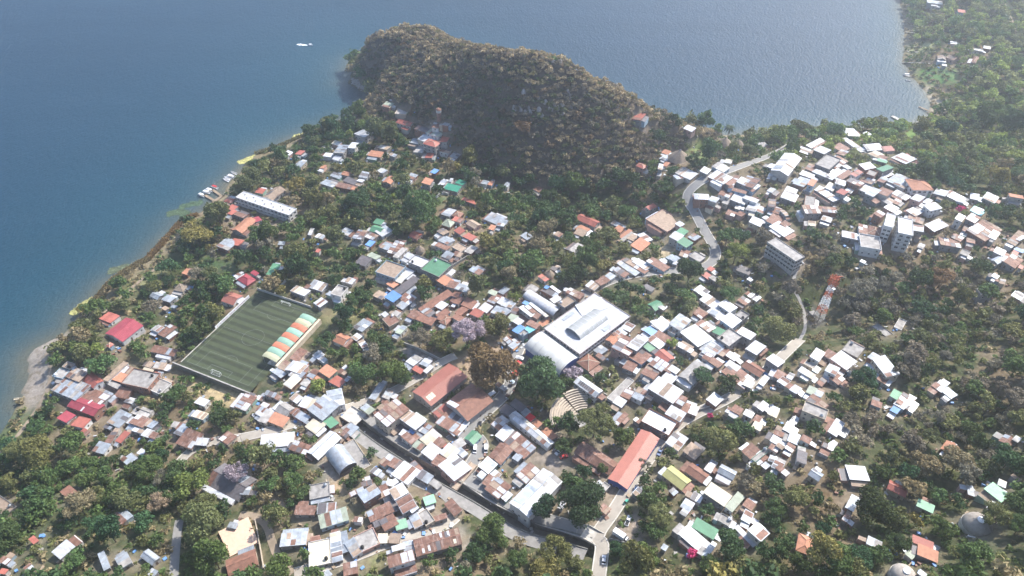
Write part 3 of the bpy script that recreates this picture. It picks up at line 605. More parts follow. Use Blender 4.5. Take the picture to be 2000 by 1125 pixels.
DATA = {
1: """795 90 850 32 920 72 bs;1190 178 1235 137 1280 160 ws;1240 205 1330 130 1375 165 rs;1185 345 1215 300 1380 340 rs;525 540 590 475 680 520 ts;415 645 530 545 700 620 zs;555 690 650 610 860 690 ms;740 690 800 640 885 680 zs;
625 550 700 497 800 575 bg;410 540 470 485 545 500 kf;485 468 530 430 590 445 tf;450 870 520 812 590 845 cs;570 920 620 850 700 880 bs;620 985 660 945 700 975 bs;810 560 960 430 1000 445 ts;855 560 910 500 1010 535 os;940 505 980 455 1055 485 ms;
970 590 1050 480 1230 530 kf2;1170 640 1250 560 1330 600 kf;1135 460 1170 425 1210 440 ts;1200 475 1225 430 1300 445 ts;1195 525 1215 505 1255 520 bs;1115 492 1130 475 1200 495 es;835 600 870 570 950 610 ks;905 690 950 625 1025 655 rs;975 740 990 715 1045 735 zs;
850 905 945 810 1025 845 zs;1025 905 1080 835 1170 880 rs;1030 830 1070 790 1180 830 kf;1040 965 1055 935 1120 965 zs;1150 930 1200 885 1240 905 zs;1110 1000 1150 945 1200 970 ws;1170 1015 1200 970 1235 990 rs;805 940 830 915 885 935 ds;905 1045 975 970 1015 985 bs;
830 1050 870 970 910 985 rs;730 1120 780 1050 860 1080 zs;1340 930 1360 890 1400 905 ks;1370 950 1410 900 1445 910 rs;1370 980 1430 905 1475 940 zs;1385 1060 1470 955 1580 1005 rs;1505 1085 1560 1045 1650 1020 ws;1520 750 1565 705 1640 730 ws;1505 850 1540 800 1620 835 es;
825 300 860 275 890 290 bh;1840 780 1920 680 2000 710 ms;1700 1035 1780 980 1860 1010 ms""",
2: """765 155 840 90 905 130 zs;980 55 1010 35 1035 60 ws;985 95 1070 60 1130 110 rf;1060 55 1090 25 1130 45 ks;1090 195 1140 140 1180 160 ls;620 260 665 195 725 240 og;750 240 790 205 825 230 ws;800 275 840 250 870 300 ws;270 400 340 320 395 345 rs;455 375 490 335 525 375 ws;
180 480 230 420 295 445 ts;270 490 320 420 395 460 ws;120 510 170 480 245 520 zs;260 530 310 480 365 515 ws;305 535 340 490 385 520 rs;225 605 295 530 345 565 es;350 600 380 560 425 585 ks;440 560 480 500 535 540 os;495 500 555 450 630 500 os2;575 585 625 530 700 575 bs;
640 505 700 450 748 485 ms;690 570 730 520 755 545 ms;395 540 450 480 500 505 ms;1165 425 1240 375 1305 405 ws;1290 440 1320 390 1365 425 ws;1310 500 1360 450 1385 468 ws;1225 485 1250 455 1310 495 bs;890 705 960 590 1005 610 zs;985 705 1030 640 1080 655 zs;
1395 825 1470 755 1505 795 bs;1440 905 1515 775 1645 885 ms;1455 925 1480 900 1570 985 ws;1560 985 1640 890 1665 905 ws;0 800 60 740 110 765 ms;60 685 90 655 170 675 ms;0 835 50 775 100 805 zs;0 720 20 690 65 705 ws;
155 805 225 740 295 790 kg;255 715 310 680 375 710 ws;345 765 385 695 460 735 ws;265 825 290 780 335 800 rs;280 845 330 810 430 860 zs;95 890 150 825 260 870 os;20 885 80 805 140 830 ks;445 805 540 680 615 770 zs2;605 755 535 657 640 665 ws2;
525 900 590 860 650 905 gs;370 935 450 895 545 930 es;480 912 500 890 550 912 es;680 970 740 905 800 945 zs;660 995 690 970 730 1000 rs;815 795 865 755 930 800 ls;940 785 1020 735 1050 750 ts;915 850 1090 740 1205 800 ms3;1115 875 1200 815 1330 890 ws2;
1210 948 1250 900 1285 922 zs;1250 955 1310 895 1380 935 ms;1190 970 1215 945 1250 968 us;1120 995 1150 950 1200 975 ws;1130 1015 1180 980 1260 1035 ms;1280 1035 1380 960 1455 1010 es;1385 1060 1430 1020 1490 1060 rs;1225 1085 1260 1040 1315 1080 ls;1450 1085 1475 1060 1505 1085 bs;
1635 1025 1690 960 1755 1010 gg;1835 915 1890 865 1955 910 ms;1880 1005 1950 920 2005 965 ws;1870 612 1895 585 1965 630 zs;1180 72 1230 20 1285 45 rs;1250 95 1290 50 1405 95 js;1405 95 1450 55 1510 65 js;1430 115 1480 62 1535 85 jh;1530 82 1570 50 1625 82 js""",
3: """790 212 845 165 895 205 zs;860 160 895 110 955 148 ws;735 255 790 205 850 248 og;795 312 870 215 985 290 ms2;905 300 985 215 1055 262 ws2;880 352 920 320 965 362 rs;1090 122 1170 70 1250 145 ws;1030 185 1080 150 1140 192 us;1085 150 1110 130 1195 168 ws;1225 132 1310 60 1400 105 zs2;
1105 222 1150 190 1255 250 rs;1215 182 1240 160 1295 190 zs;1325 205 1430 135 1555 245 ws;1060 258 1100 220 1190 290 ws;1020 300 1070 262 1125 315 gs;1200 440 1120 372 1185 330 bg;930 392 1000 322 1080 385 rs;1080 445 1130 390 1215 452 ms;870 472 910 410 980 450 rs;840 432 870 400 905 425 zs;
1010 515 1070 440 1165 492 ms;1170 482 1200 440 1265 472 rs;1225 485 1250 450 1305 492 zs;1170 552 1220 500 1295 545 ws;1065 635 1150 557 1335 660 ws2;1225 720 1270 670 1370 718 ms2;1310 805 1340 740 1460 785 ms;1205 832 1245 770 1350 835 zs2;1145 785 1190 730 1245 765 rs;1005 895 1085 815 1290 905 wf2;
945 882 970 860 1015 892 rs;800 905 875 822 905 842 rs;1320 535 1425 415 1520 490 kg;840 692 890 640 960 665 rs;930 695 990 625 1065 665 zs;790 745 830 700 895 738 ws;1040 705 1070 670 1115 692 ws;745 705 900 560 950 585 kf0;650 692 690 670 740 702 rs;1520 725 1580 670 1650 718 ws;
1410 52 1460 15 1525 52 rs;1530 35 1580 0 1660 65 ws;1630 105 1700 50 1790 105 ws2;1470 152 1520 110 1585 162 ms;1565 192 1600 150 1665 188 gs;1590 132 1630 100 1685 142 rs;1610 245 1700 170 1785 232 kf2;1770 205 1800 150 1890 212 ws2;1740 65 1790 30 1855 62 kf2;1490 352 1570 255 1645 302 zs;
1580 352 1630 300 1695 342 rs;1650 365 1690 340 1775 392 ws;1490 395 1520 350 1565 382 rs;1530 425 1570 390 1645 442 rs;1660 455 1700 420 1785 472 ws;1640 505 1690 460 1755 512 rs;1725 565 1780 480 1870 562 ms;1800 605 1830 560 1895 592 ws;1810 465 1850 410 1970 492 jg;1835 325 1900 260 1975 312 ws2;
1900 355 1960 310 2005 335 ms;1930 595 1970 530 2005 555 zs;1915 785 1960 735 2005 765 ws;1880 885 1910 840 1955 865 rs;1805 835 1830 800 1895 832 ws;1665 815 1690 780 1725 802 ws;1715 805 1740 760 1800 802 ms;1870 935 1900 895 1965 925 es;1280 302 1310 275 1420 332 ws""",
17: """215 1080 290 990 420 1100 ds;360 995 440 920 590 1040 ds;1375 365 1535 500 1690 372 jh;1640 268 1690 230 1795 305 rs;1600 185 1720 115 1830 185 zs""",
18: """15 788 70 750 150 832 rs;85 890 200 820 285 855 zs;160 805 220 760 290 822 zs;410 262 450 235 690 430 ws2;355 305 400 265 505 375 ms2;280 325 330 272 480 412 ws2;300 252 350 215 425 242 us2;140 388 190 315 260 352 rs;55 290 120 215 205 262 ws;0 385 60 320 130 372 zs;
0 275 50 195 120 240 ws;70 490 140 402 245 455 ls;255 215 300 180 335 202 rs;165 655 265 565 345 625 us2;330 635 430 570 505 645 qs2;250 705 330 640 395 692 kf2;180 525 240 462 325 525 ws2;380 565 430 490 560 572 rs2;615 612 775 520 705 448 of;480 455 520 382 575 425 rs2;850 245 1000 140 1095 218 tf3;725 195 830 132 895 185 ws;
645 85 700 35 850 115 ds;705 8 760 0 905 75 ws;630 14 670 -20 720 5 us;950 95 1040 32 1250 112 ms""",
4: """0 410 40 360 115 425 ws2;0 530 30 485 78 502 ws;35 545 80 500 145 522 rs;75 578 115 540 168 582 ws;145 548 170 510 208 532 ws;235 498 265 470 368 532 ws;335 388 375 320 438 358 ws2;280 445 310 410 375 445 kf;430 372 470 332 545 378 rs;500 405 570 350 682 432 ws2;600 485 640 422 690 462 ws;
450 495 480 440 555 482 zs2;485 558 530 510 595 562 rs;525 518 545 490 590 522 ws;585 335 640 265 748 322 kf;780 390 820 352 875 388 zs2;850 418 915 375 985 512 zs2;845 565 890 520 955 552 rs;170 645 210 605 260 642 ws;380 595 420 545 460 572 ms;290 665 330 620 395 642 ls;360 685 385 650 435 672 zs;
310 725 350 680 455 772 ms2;255 815 310 760 480 805 kf2;800 765 820 725 895 748 rs;950 695 985 645 1060 682 gs;1000 750 1055 672 1145 722 ms;985 755 1030 712 1100 762 ws;955 805 980 770 1030 802 us;1275 615 1310 590 1385 642 ds;1310 605 1345 570 1400 608 zs;1360 655 1400 625 1468 688 zs;1355 715 1380 690 1415 722 zs;
475 972 530 872 592 912 ws;185 895 210 850 245 872 zs;160 905 195 855 235 882 ws;120 955 150 890 200 922 ws;40 990 75 935 165 968 rs;15 1045 50 985 105 1012 ws;150 1045 180 975 255 1002 zs;65 1085 100 1030 145 1062 ws;130 1105 160 1060 215 1092 ms;0 1105 30 1070 95 1102 ms;250 1035 275 1000 345 1032 ms;
410 1090 440 1065 525 1095 ms;455 1085 490 1050 530 1082 ws;0 835 20 780 85 812 es;1355 1105 1395 1042 1488 1102 og;1820 1045 1850 985 1915 1042 rg;1910 1035 1940 1005 1975 1028 zs;820 155 860 130 980 222 kf0;980 155 1030 95 1085 112 kf0""",
5: """1080 162 1105 125 1135 152 ws;930 215 970 195 1035 228 ls;1620 402 1760 252 1990 372 dg;1840 335 1860 295 1930 312 ws;1875 485 1900 425 1965 432 zs;855 682 920 632 990 692 rs;235 835 260 810 295 852 bs;480 985 400 938 515 852 ws;815 1078 765 958 812 935 zs;945 1072 905 992 988 938 zs;1095 975 1160 922 1252 978 zg;
1150 1115 1190 1065 1235 1092 zs;0 1005 30 960 75 1002 rs;0 1095 15 1060 55 1082 bs;180 1065 230 1030 270 1052 zs;1775 745 1800 705 1865 715 zs;1790 1125 1780 1005 1990 912 jg;470 470 540 420 610 470 js;-60 560 0 482 90 590 tf""",
6: """20 140 75 50 315 -5 ws;260 135 310 72 435 112 ms;490 212 412 152 575 -5 wg;690 112 770 57 880 252 kf0;430 522 420 420 562 397 kf;290 652 330 590 480 572 rs;485 635 490 562 622 557 zs;530 727 478 650 682 617 ls;750 705 780 670 845 662 rs;203 887 203 790 387 787 zs;430 1042 412 867 567 847 ef;
600 1012 578 802 655 785 ws;655 955 640 830 715 800 zs;720 875 770 812 805 932 zs;815 942 770 822 912 752 kf;950 872 960 802 1030 792 es;1040 862 1050 792 1125 802 ts;900 712 875 627 1040 542 rs;935 742 905 692 995 662 ds;1010 772 960 692 1065 642 ms;1050 642 1010 562 1085 522 ds;1100 767 1085 702 1168 677 as;
1085 532 1045 457 1142 397 ws2;1150 632 1095 542 1200 492 ws2;1175 562 1210 512 1252 592 ws2;850 562 805 482 922 402 zs2;960 522 920 452 1012 412 ms;740 502 730 482 832 432 ms;830 432 820 392 902 372 ms;1330 572 1302 512 1382 492 as;1465 567 1530 532 1617 612 rs;1400 702 1390 662 1482 632 rs;1330 722 1262 642 1332 612 kf;
1240 752 1195 662 1262 632 ws;1160 942 1150 862 1232 842 rs;1050 1062 1030 977 1217 922 ms2;1070 932 1060 892 1155 872 ws;690 1122 682 1032 785 1012 ms;500 1122 560 1090 605 1112 zs;1005 212 1040 172 1085 202 zs;1030 262 1080 202 1165 242 ms;960 242 1000 202 1045 232 ms;
1045 337 1160 252 1297 302 ws;1255 352 1300 297 1385 347 zs;1180 262 1240 232 1312 288 ms;890 312 930 272 985 302 zs;1000 422 1040 382 1105 372 ws;1060 382 1090 360 1115 392 ws;1360 402 1390 362 1445 412 ks;1425 272 1555 180 1682 282 zs;1445 162 1510 87 1585 152 ws;1290 162 1370 92 1455 142 ws;
1370 242 1420 182 1485 212 rs;1560 152 1600 120 1655 172 zs;1530 92 1600 52 1645 92 ks;1740 272 1810 202 1885 252 ws;1730 342 1760 300 1795 332 zs;1830 332 1870 292 1915 332 ws;1770 402 1820 332 1892 372 rs;1790 442 1890 352 1992 432 ms;1865 472 1920 427 2005 492 ws;1815 192 1910 87 2005 142 rg""",
7: """90 212 -40 82 40 0 ms;0 202 40 162 85 192 zs;35 342 140 247 215 302 ms;490 162 570 87 825 242 rg;1205 87 1265 7 1357 67 zs;1335 152 1400 87 1492 147 ts;985 512 945 477 985 427 zs;1180 337 1250 267 1392 377 yg;1230 462 1260 432 1292 472 zs;1360 307 1410 242 1532 332 jg;1500 292 1540 232 1592 262 ms;
1610 312 1640 252 1752 312 zg;1500 472 1560 402 1712 502 es2;1385 522 1430 477 1505 502 zs;1310 582 1360 527 1432 562 ws;1310 632 1340 592 1385 622 ws;1670 582 1760 472 1812 512 ls;1605 692 1640 642 1722 682 kf;1800 572 1840 522 1907 562 rs;1795 682 1820 602 1882 642 zs;1410 742 1450 677 1607 767 gs;
1300 802 1380 737 1550 872 ws;1490 962 1540 872 1575 902 zs;1745 752 1770 727 1902 872 ws;1940 862 1850 772 1912 702 ws2;1165 912 1190 877 1217 892 zs;670 452 720 392 762 422 kf;655 412 685 382 707 397 ws;690 602 715 547 757 602 ms;365 592 395 542 412 552 ws;1800 152 1870 92 1992 202 ms;1880 212 1990 122 2010 140 kf;1950 262 1980 227 2012 262 zs""",
8: """0 222 20 182 75 202 zs;20 272 60 222 132 252 zs;60 282 90 257 167 322 ms;215 232 240 152 312 162 ds;315 332 355 282 432 332 zg;640 372 610 262 752 272 ws;935 442 955 377 1087 442 bg;730 492 770 442 802 452 ws;665 622 605 587 655 490 zs;535 622 560 602 602 622 ds;570 682 610 642 652 662 rs;
1160 577 1180 529 1299 580 as;1700 602 1730 552 1802 582 ws;1690 662 1710 632 1765 642 ws;1810 547 1680 452 1760 402 as;1790 412 1810 372 1867 392 ws;1555 492 1560 422 1605 422 zs;320 947 210 922 255 807 oh;1125 862 1140 812 1292 862 bs;1160 962 1185 882 1332 932 os;765 872 790 822 892 862 zs;1080 952 1100 912 1145 962 ls;
1160 1102 1190 1077 1245 1112 zs;1900 342 1920 322 1972 372 ts""",
19: """1330 627 1195 572 1370 427 tg;1085 502 1115 442 1205 472 bs;605 632 660 572 752 607 bh;650 752 720 692 802 722 bs;670 822 730 762 772 792 bs;750 832 790 782 922 852 rs;750 1062 930 882 1052 942 og;1020 902 1110 872 1172 922 cs""",
9: """1810 542 1830 502 1892 527 bs;1735 562 1770 497 1817 542 zs;1930 872 1860 822 1922 777 ch;1960 772 1985 752 2022 777 cs;1820 802 1860 772 1887 787 ws;1745 987 1805 917 1882 957 sg;1365 902 1400 852 1462 872 hh;1270 982 1310 942 1367 967 zs;1185 952 1220 912 1262 947 zg;1335 1042 1350 1022 1387 1032 zs;1260 1052 1290 1032 1322 1047 ts;1420 777 1460 742 1502 752 os""",
10: """280 917 320 870 417 912 ws;415 882 460 832 557 867 ws;370 887 400 862 432 872 rs;500 1042 455 1007 512 967 ws;605 932 640 862 697 897 kf2;555 942 580 912 612 932 zs;695 842 725 807 777 827 ws;115 737 135 702 192 712 gs;85 782 105 742 152 752 gs;660 462 700 422 757 442 zs;760 497 800 432 862 452 ms2;850 492 890 452 952 482 ms;
865 552 890 512 922 532 us;945 452 1010 402 1052 442 ws;895 442 930 397 1002 422 gg;915 382 945 352 1002 367 gs;410 472 425 427 447 432 ws;465 492 490 462 542 482 ws;175 552 180 527 227 532 zs;470 607 480 582 502 592 bs;780 692 830 642 902 672 ds;870 642 905 612 972 642 ls;990 572 1010 522 1067 562 zs;1035 612 1090 522 1152 542 ms;
1080 642 1140 572 1172 592 ks;1205 482 1240 442 1292 472 bg;1240 602 1270 557 1317 572 hc;1155 642 1190 612 1242 642 ws;1195 692 1250 637 1362 682 wf2;1310 742 1395 647 1512 712 gf2;960 762 1020 672 1142 732 tf2;1060 812 1165 727 1232 767 ws;1090 842 1130 802 1172 812 es;1020 862 1060 832 1112 862 os;1100 907 1225 792 1262 832 ds;
1415 832 1470 782 1532 832 os;1490 882 1520 832 1592 852 rs;1560 902 1590 852 1672 882 zs;1460 312 1500 262 1552 292 ws;1530 325 1570 290 1625 307 jh;1530 362 1560 332 1622 352 bs;1455 392 1490 347 1552 372 lh;1415 452 1460 422 1507 452 ts;1430 522 1470 487 1532 522 zs;1550 442 1590 417 1632 447 bs;1625 492 1660 457 1717 492 bs;
1655 387 1690 352 1742 397 tg;1405 562 1430 532 1512 572 rs;1535 572 1580 537 1647 577 tf;1640 602 1680 552 1722 582 ks;1455 642 1490 602 1542 632 zs;1540 632 1560 602 1612 622 ts;1800 352 1840 302 1932 352 zs;1890 397 1910 347 1957 372 zs;1820 432 1835 397 1872 407 os;1020 962 1070 907 1122 952 us2;1120 972 1170 932 1242 982 rs;
1105 1032 1140 992 1182 1022 zs;920 952 960 907 1022 942 ts;1670 752 1700 722 1772 762 zs;1670 817 1690 792 1722 802 zs;1280 1052 1490 912 1530 942 js;1540 947 1560 902 1592 932 js;1400 1032 1450 992 1502 1022 ws;1540 1002 1580 952 1622 972 js;1620 1022 1650 962 1712 1002 js;1560 1082 1610 1032 1652 1062 js;1410 1102 1480 1052 1512 1082 js;
1290 1082 1340 1042 1402 1082 ds;1670 1092 1710 1052 1782 1082 bs;1740 1052 1790 1012 1852 1042 ws;1810 992 1860 932 1912 962 ms;1890 922 1940 882 1982 902 zs;1810 932 1840 902 1892 922 ls;1880 1002 1920 962 1982 992 ws;1830 1082 1880 1032 1942 1052 zs;1900 1092 1950 1042 1992 1062 zs""",
11: """515 352 545 310 672 374 bg2;500 432 540 392 602 432 os;490 462 520 422 582 452 ts;785 387 800 362 882 412 zs;805 432 830 402 872 432 os;840 492 910 432 937 447 os;850 512 930 452 952 467 ks;900 502 940 467 987 492 ts;930 562 1000 502 1077 542 os;985 482 1030 457 1092 512 ws;1060 262 1100 227 1117 252 bs2;1100 357 1175 267 1287 372 tf;
1290 452 1320 417 1372 447 gs;1310 532 1340 492 1392 542 gs2;1250 492 1270 442 1322 482 ws2;1375 492 1420 462 1472 492 zs;1280 392 1310 367 1342 392 zs;1390 642 1430 602 1502 652 kf;1290 642 1340 602 1402 602 ms;1240 662 1280 632 1302 662 zs;1255 702 1270 672 1302 682 ws;580 872 620 832 682 872 ws;650 842 690 817 732 852 rs;
690 817 715 792 757 832 rs;730 797 765 772 807 802 zs;760 752 790 727 822 742 zs;800 752 830 722 902 782 ms;825 702 860 682 992 772 zs;865 682 900 657 1062 752 ms;960 692 990 652 1072 722 ws;1060 687 1100 647 1222 727 rs;1150 672 1170 662 1212 692 ws;205 802 235 782 287 822 bs;240 777 270 747 342 782 hc;300 742 320 717 357 737 ds;
175 92 210 67 282 112 rs;70 482 110 457 157 492 zs;335 472 360 447 392 472 ts;450 592 510 537 552 562 ks;100 912 150 867 212 892 ks;1520 742 1550 722 1587 742 bs;1490 792 1520 762 1562 802 bs;1540 812 1570 787 1622 822 kf;1755 752 1780 717 1872 752 ds;1835 822 1855 807 1882 827 zs;1760 992 1800 957 1862 992 ms;1840 952 1880 927 1947 967 zs;
1085 1022 1130 977 1162 1032 gg;1030 882 1050 857 1107 897 ds;1145 1042 1165 1022 1202 1047 ws;1425 907 1470 872 1537 922 zs;1480 982 1530 937 1622 1012 ws;1610 1022 1670 982 1757 1042 ws2;1540 1082 1590 1022 1642 1052 ws;1290 47 1270 12 1400 -18 ws;1420 202 1440 162 1542 152 ws2;1540 202 1560 167 1612 192 ws2;1610 162 1640 127 1722 152 ms;
1740 122 1720 102 1812 142 rs;1710 202 1740 152 1812 177 ws;1800 192 1830 167 1932 202 ws;1640 222 1670 187 1712 202 ks;1740 267 1755 232 1792 242 ws;1840 272 1860 212 1922 242 ws;1910 292 1930 252 1982 272 zs;1845 322 1860 287 1902 297 ws;1855 382 1880 337 1962 367 ws2;1670 312 1690 282 1752 302 rs;1750 312 1780 287 1822 312 rs;1960 342 1985 322 2022 352 ws;
1550 22 1600 -28 1702 32 ws;1630 52 1670 7 1742 52 rs;1690 102 1740 12 1772 22 rs;1760 62 1790 22 1832 42 ws;1780 77 1840 12 1932 52 ms;1830 112 1880 62 1932 92 rs""",
14: """965 1042 1000 1022 1062 1042 bh2;1235 1000 1310 925 1375 985 hc;1605 880 1650 835 1720 870 hc;1725 890 1760 845 1800 885 hc;960 667 975 617 1027 642 bs;1170 952 1190 927 1237 947 os;1180 1002 1210 967 1242 992 zs;1140 1082 1150 1042 1182 1047 ws2;1180 1052 1200 1022 1227 1037 os;1280 1112 1340 1072 1447 1122 ws;1470 1102 1500 1067 1552 1087 ws;
1570 1062 1610 1032 1692 1077 ws;1350 772 1370 747 1422 777 ws;1915 892 1950 872 1992 892 kg;1650 1032 1680 1007 1732 1012 es""",
15: """625 672 570 614 667 607 ws;740 642 770 632 822 662 ws;340 757 305 737 402 682 ws;370 772 410 737 477 777 ws2;230 792 260 757 342 772 ws;395 885 455 802 540 850 kf2;460 882 540 822 612 862 ms;500 752 560 727 642 762 rs;540 802 570 767 622 792 ms;590 692 620 677 747 777 ws;780 782 750 742 862 727 ws;890 757 960 742 977 772 bs;790 802 840 777 892 812 es;
850 832 880 807 932 832 rs;1070 882 960 832 1052 802 ws;1080 812 1062 802 1157 862 bs;840 862 870 847 942 857 gs;870 922 930 882 957 912 gs2;760 932 725 892 792 867 ws2;760 962 800 932 862 947 kf2;290 922 320 882 382 902 rs;350 952 380 922 522 982 zs;590 902 610 882 642 912 ws;460 972 540 922 592 942 ws;540 982 620 932 662 952 rs;650 962 700 927 737 947 bs2;
0 902 20 872 52 892 ws;0 972 10 952 42 962 ws;250 962 270 937 362 972 ws;205 1032 250 977 322 1012 zs;310 1042 340 997 382 1012 os2;440 1072 480 1032 542 1052 es;380 1082 400 1052 472 1092 ws;525 1032 540 1002 612 1022 ws2;620 1022 650 987 742 1032 ms2;540 1102 570 1072 622 1102 bs2;600 1092 620 1072 667 1092 ws;915 1012 1010 967 1112 1002 zs;
1000 1042 1040 1012 1102 1052 zs;740 1022 780 992 842 1012 ms;850 1012 890 982 942 1002 rs;720 1082 760 1042 832 1082 ws;770 1112 820 1062 872 1092 ws2;850 1102 890 1062 967 1102 rs2;970 1112 1010 1092 1112 1142 ws""",
12: """110 182 145 97 222 127 ws;0 132 20 102 52 122 ws;0 252 10 197 62 202 rs2;0 292 40 262 112 282 rs;0 372 40 302 112 342 rs;100 292 130 282 162 322 ws;125 487 15 412 85 377 ws;100 392 130 362 172 392 rs;280 242 300 172 372 182 kf;380 132 420 102 542 192 ws;290 312 275 257 382 247 ms2;390 302 380 252 522 262 ms;410 362 430 332 502 352 ws;315 402 320 367 372 372 es;
890 212 930 182 992 212 ws;970 222 1000 192 1042 212 rs;790 202 830 182 882 212 rs;830 312 860 282 912 312 rs2;915 262 950 232 1012 272 ws;1115 192 1160 157 1222 187 ws2;1210 222 1240 192 1282 212 ws;1270 287 1215 247 1302 227 ws2;1090 292 1150 252 1212 292 zs;1130 442 1145 402 1217 412 ws2;1085 362 1110 322 1222 352 ts;1300 447 1225 402 1330 359 ws;
700 462 720 402 782 402 rs;780 462 790 402 882 422 rh;720 572 730 482 872 492 kf2;585 492 580 442 705 472 ws;1165 572 1185 542 1227 557 ws;1340 562 1350 502 1492 512 ms;1430 492 1450 462 1522 502 ms;1545 532 1560 502 1622 512 ms;1500 622 1520 587 1577 612 kf;1460 352 1490 312 1542 332 ws2;1580 292 1610 257 1692 292 qs;1540 352 1590 312 1662 342 ms2;
1515 442 1540 392 1602 412 rs;1600 452 1670 347 1772 432 ms;1720 492 1760 442 1812 462 ws;1295 152 1320 112 1402 142 ws;1205 142 1230 127 1292 142 zs;1395 162 1420 127 1542 202 zs;1470 212 1490 182 1542 202 ws;1575 192 1590 152 1652 162 ws;1680 192 1710 147 1797 182 ws;1880 532 1950 442 2005 472 ts;1940 512 1990 482 2010 492 ws;1765 612 1785 572 1857 602 ws;
1740 672 1800 642 1852 672 zg;1930 737 1845 692 1900 632 ms;1900 622 1920 597 1962 612 bs;1925 592 1940 577 2002 602 us;1950 732 1970 712 2002 722 bs;1745 802 1765 777 1807 797 zs;1800 852 1820 822 1862 832 ts;1660 952 1640 907 1722 902 kf2;1900 952 1930 917 2002 952 zs;715 682 730 672 767 687 zs""",
16: """1115 307 1130 277 1217 312 bg;1140 352 1160 332 1202 352 bs;990 187 1020 152 1072 167 ls;1090 232 1110 192 1187 202 kf0;1245 362 1270 337 1352 367 ds;1270 422 1310 387 1397 422 ws2;1340 392 1370 367 1447 402 ls;1205 472 1230 437 1287 457 zs;1235 547 1270 497 1332 512 ks;1320 592 1340 557 1392 562 bs;1380 352 1390 317 1437 327 rs;1435 392 1450 352 1502 367 bs;
1455 332 1475 312 1517 322 zs;1435 512 1465 482 1527 502 ts;1525 557 1550 522 1592 542 zs;790 412 840 367 897 402 ws2;610 552 650 492 722 502 zs2;720 512 750 472 802 482 ws2;590 482 620 462 672 477 ws;530 582 545 552 602 562 ws;600 602 625 577 667 592 ws;945 522 980 497 1052 507 es;885 572 900 537 987 557 os;1040 572 1060 557 1102 572 ws;950 702 980 672 1022 692 ws;
1000 782 1030 737 1082 757 og;1300 792 1325 752 1382 767 os2;585 737 610 707 652 722 zs;675 722 690 697 737 712 og;810 747 830 702 887 712 ds;680 772 720 747 802 777 ds;785 777 810 757 852 767 ws;505 797 550 762 642 792 zs;630 817 650 782 752 812 rs;740 842 760 817 802 827 os;315 562 340 532 377 547 bs;230 562 250 537 282 552 ws;310 657 340 612 382 632 zs;505 672 520 647 547 657 os;
1370 707 1390 677 1422 692 us;1185 747 1210 712 1252 732 zs;1425 802 1450 767 1492 777 zs;1505 777 1520 752 1542 757 zs;1480 832 1500 792 1592 822 Gs;1560 792 1590 762 1642 782 Gs;1755 792 1780 767 1822 782 zs;1815 802 1830 772 1857 782 os;1935 817 1950 787 1982 797 zs;1615 922 1630 902 1727 942 bs;1220 892 1230 867 1262 882 os""",
20: """910 42 940 2 1092 12 zs;960 62 980 32 1042 42 ws;1260 142 1265 110 1342 112 bs;1175 472 1180 462 1247 467 ws;1390 552 1400 532 1542 557 zs;1545 537 1555 517 1627 527 ws;1035 662 1040 627 1127 637 tg;1175 642 1190 612 1227 652 tg;1405 692 1450 632 1502 642 jh;1085 732 1090 717 1137 722 ws;1830 2200 1850 2170 1990 2180 os2""",
}
for t_, s_ in DATA.items():
    for e_ in s_.replace('\n', '').split(';'):
        q = e_.split()
        if len(q) < 7: continue
        A_, B_, C_ = tp(t_, *map(float, q[:6])); house(A_, B_, C_, q[6])
# ------------------------------------------------------------------ landmark buildings
def xf(i):      # local -> world of a house frame
    c, L_, W_, a, g = i[0], i[1], i[2], i[3], i[4]; ca, sa = math.cos(a), math.sin(a)
    return lambda x, y, z=0: np.array([c[0] + x * ca - y * sa, c[1] + x * sa + y * ca, g + z])
def facade(root, i, n, floors, h0=1.5, dh=2.8, scale=1.0, both=True):
    """windows on the two walls that face the lower village"""
    c, L_, W_, a, g, h = i[:6]
    for nx_, ny_, half, off in ((0, -1, L_ / 2 - .3, W_ / 2 - .3), (0, 1, L_ / 2 - .3, W_ / 2 - .3), (-1, 0, W_ / 2 - .3, L_ / 2 - .3), (1, 0, W_ / 2 - .3, L_ / 2 - .3)):
        wn = np.array([nx_ * math.cos(a) - ny_ * math.sin(a), nx_ * math.sin(a) + ny_ * math.cos(a)])
        if wn @ (-c / np.hypot(*c)) < .15: continue
        m = n if nx_ == 0 else max(2, int(n * W_ / L_))
        for f_ in range(floors):
            for k_ in range(m):
                p = -half + 2 * half * (k_ + .5) / m
                px, py = (p, ny_ * (off + .03)) if nx_ == 0 else (nx_ * (off + .03), p)
                rz = {(0, -1): 0, (0, 1): math.pi, (-1, 0): -math.pi / 2, (1, 0): math.pi / 2}[(nx_, ny_)]
                ob('window', WINM, root, (px, py, h0 + dh * f_), rz, (scale * min(1.5, 2 * half / m / 1.5), 1, scale))
def patches(rf, i, specs):
    for (x, y, w, d, c_, dz, tx) in specs:
        s_ = ob('roof_sheet', sheet_mesh(c_), rf, (x, y, i[5] + dz)); s_.scale = (w, d, .05); s_.rotation_euler = (tx, 0, 0)

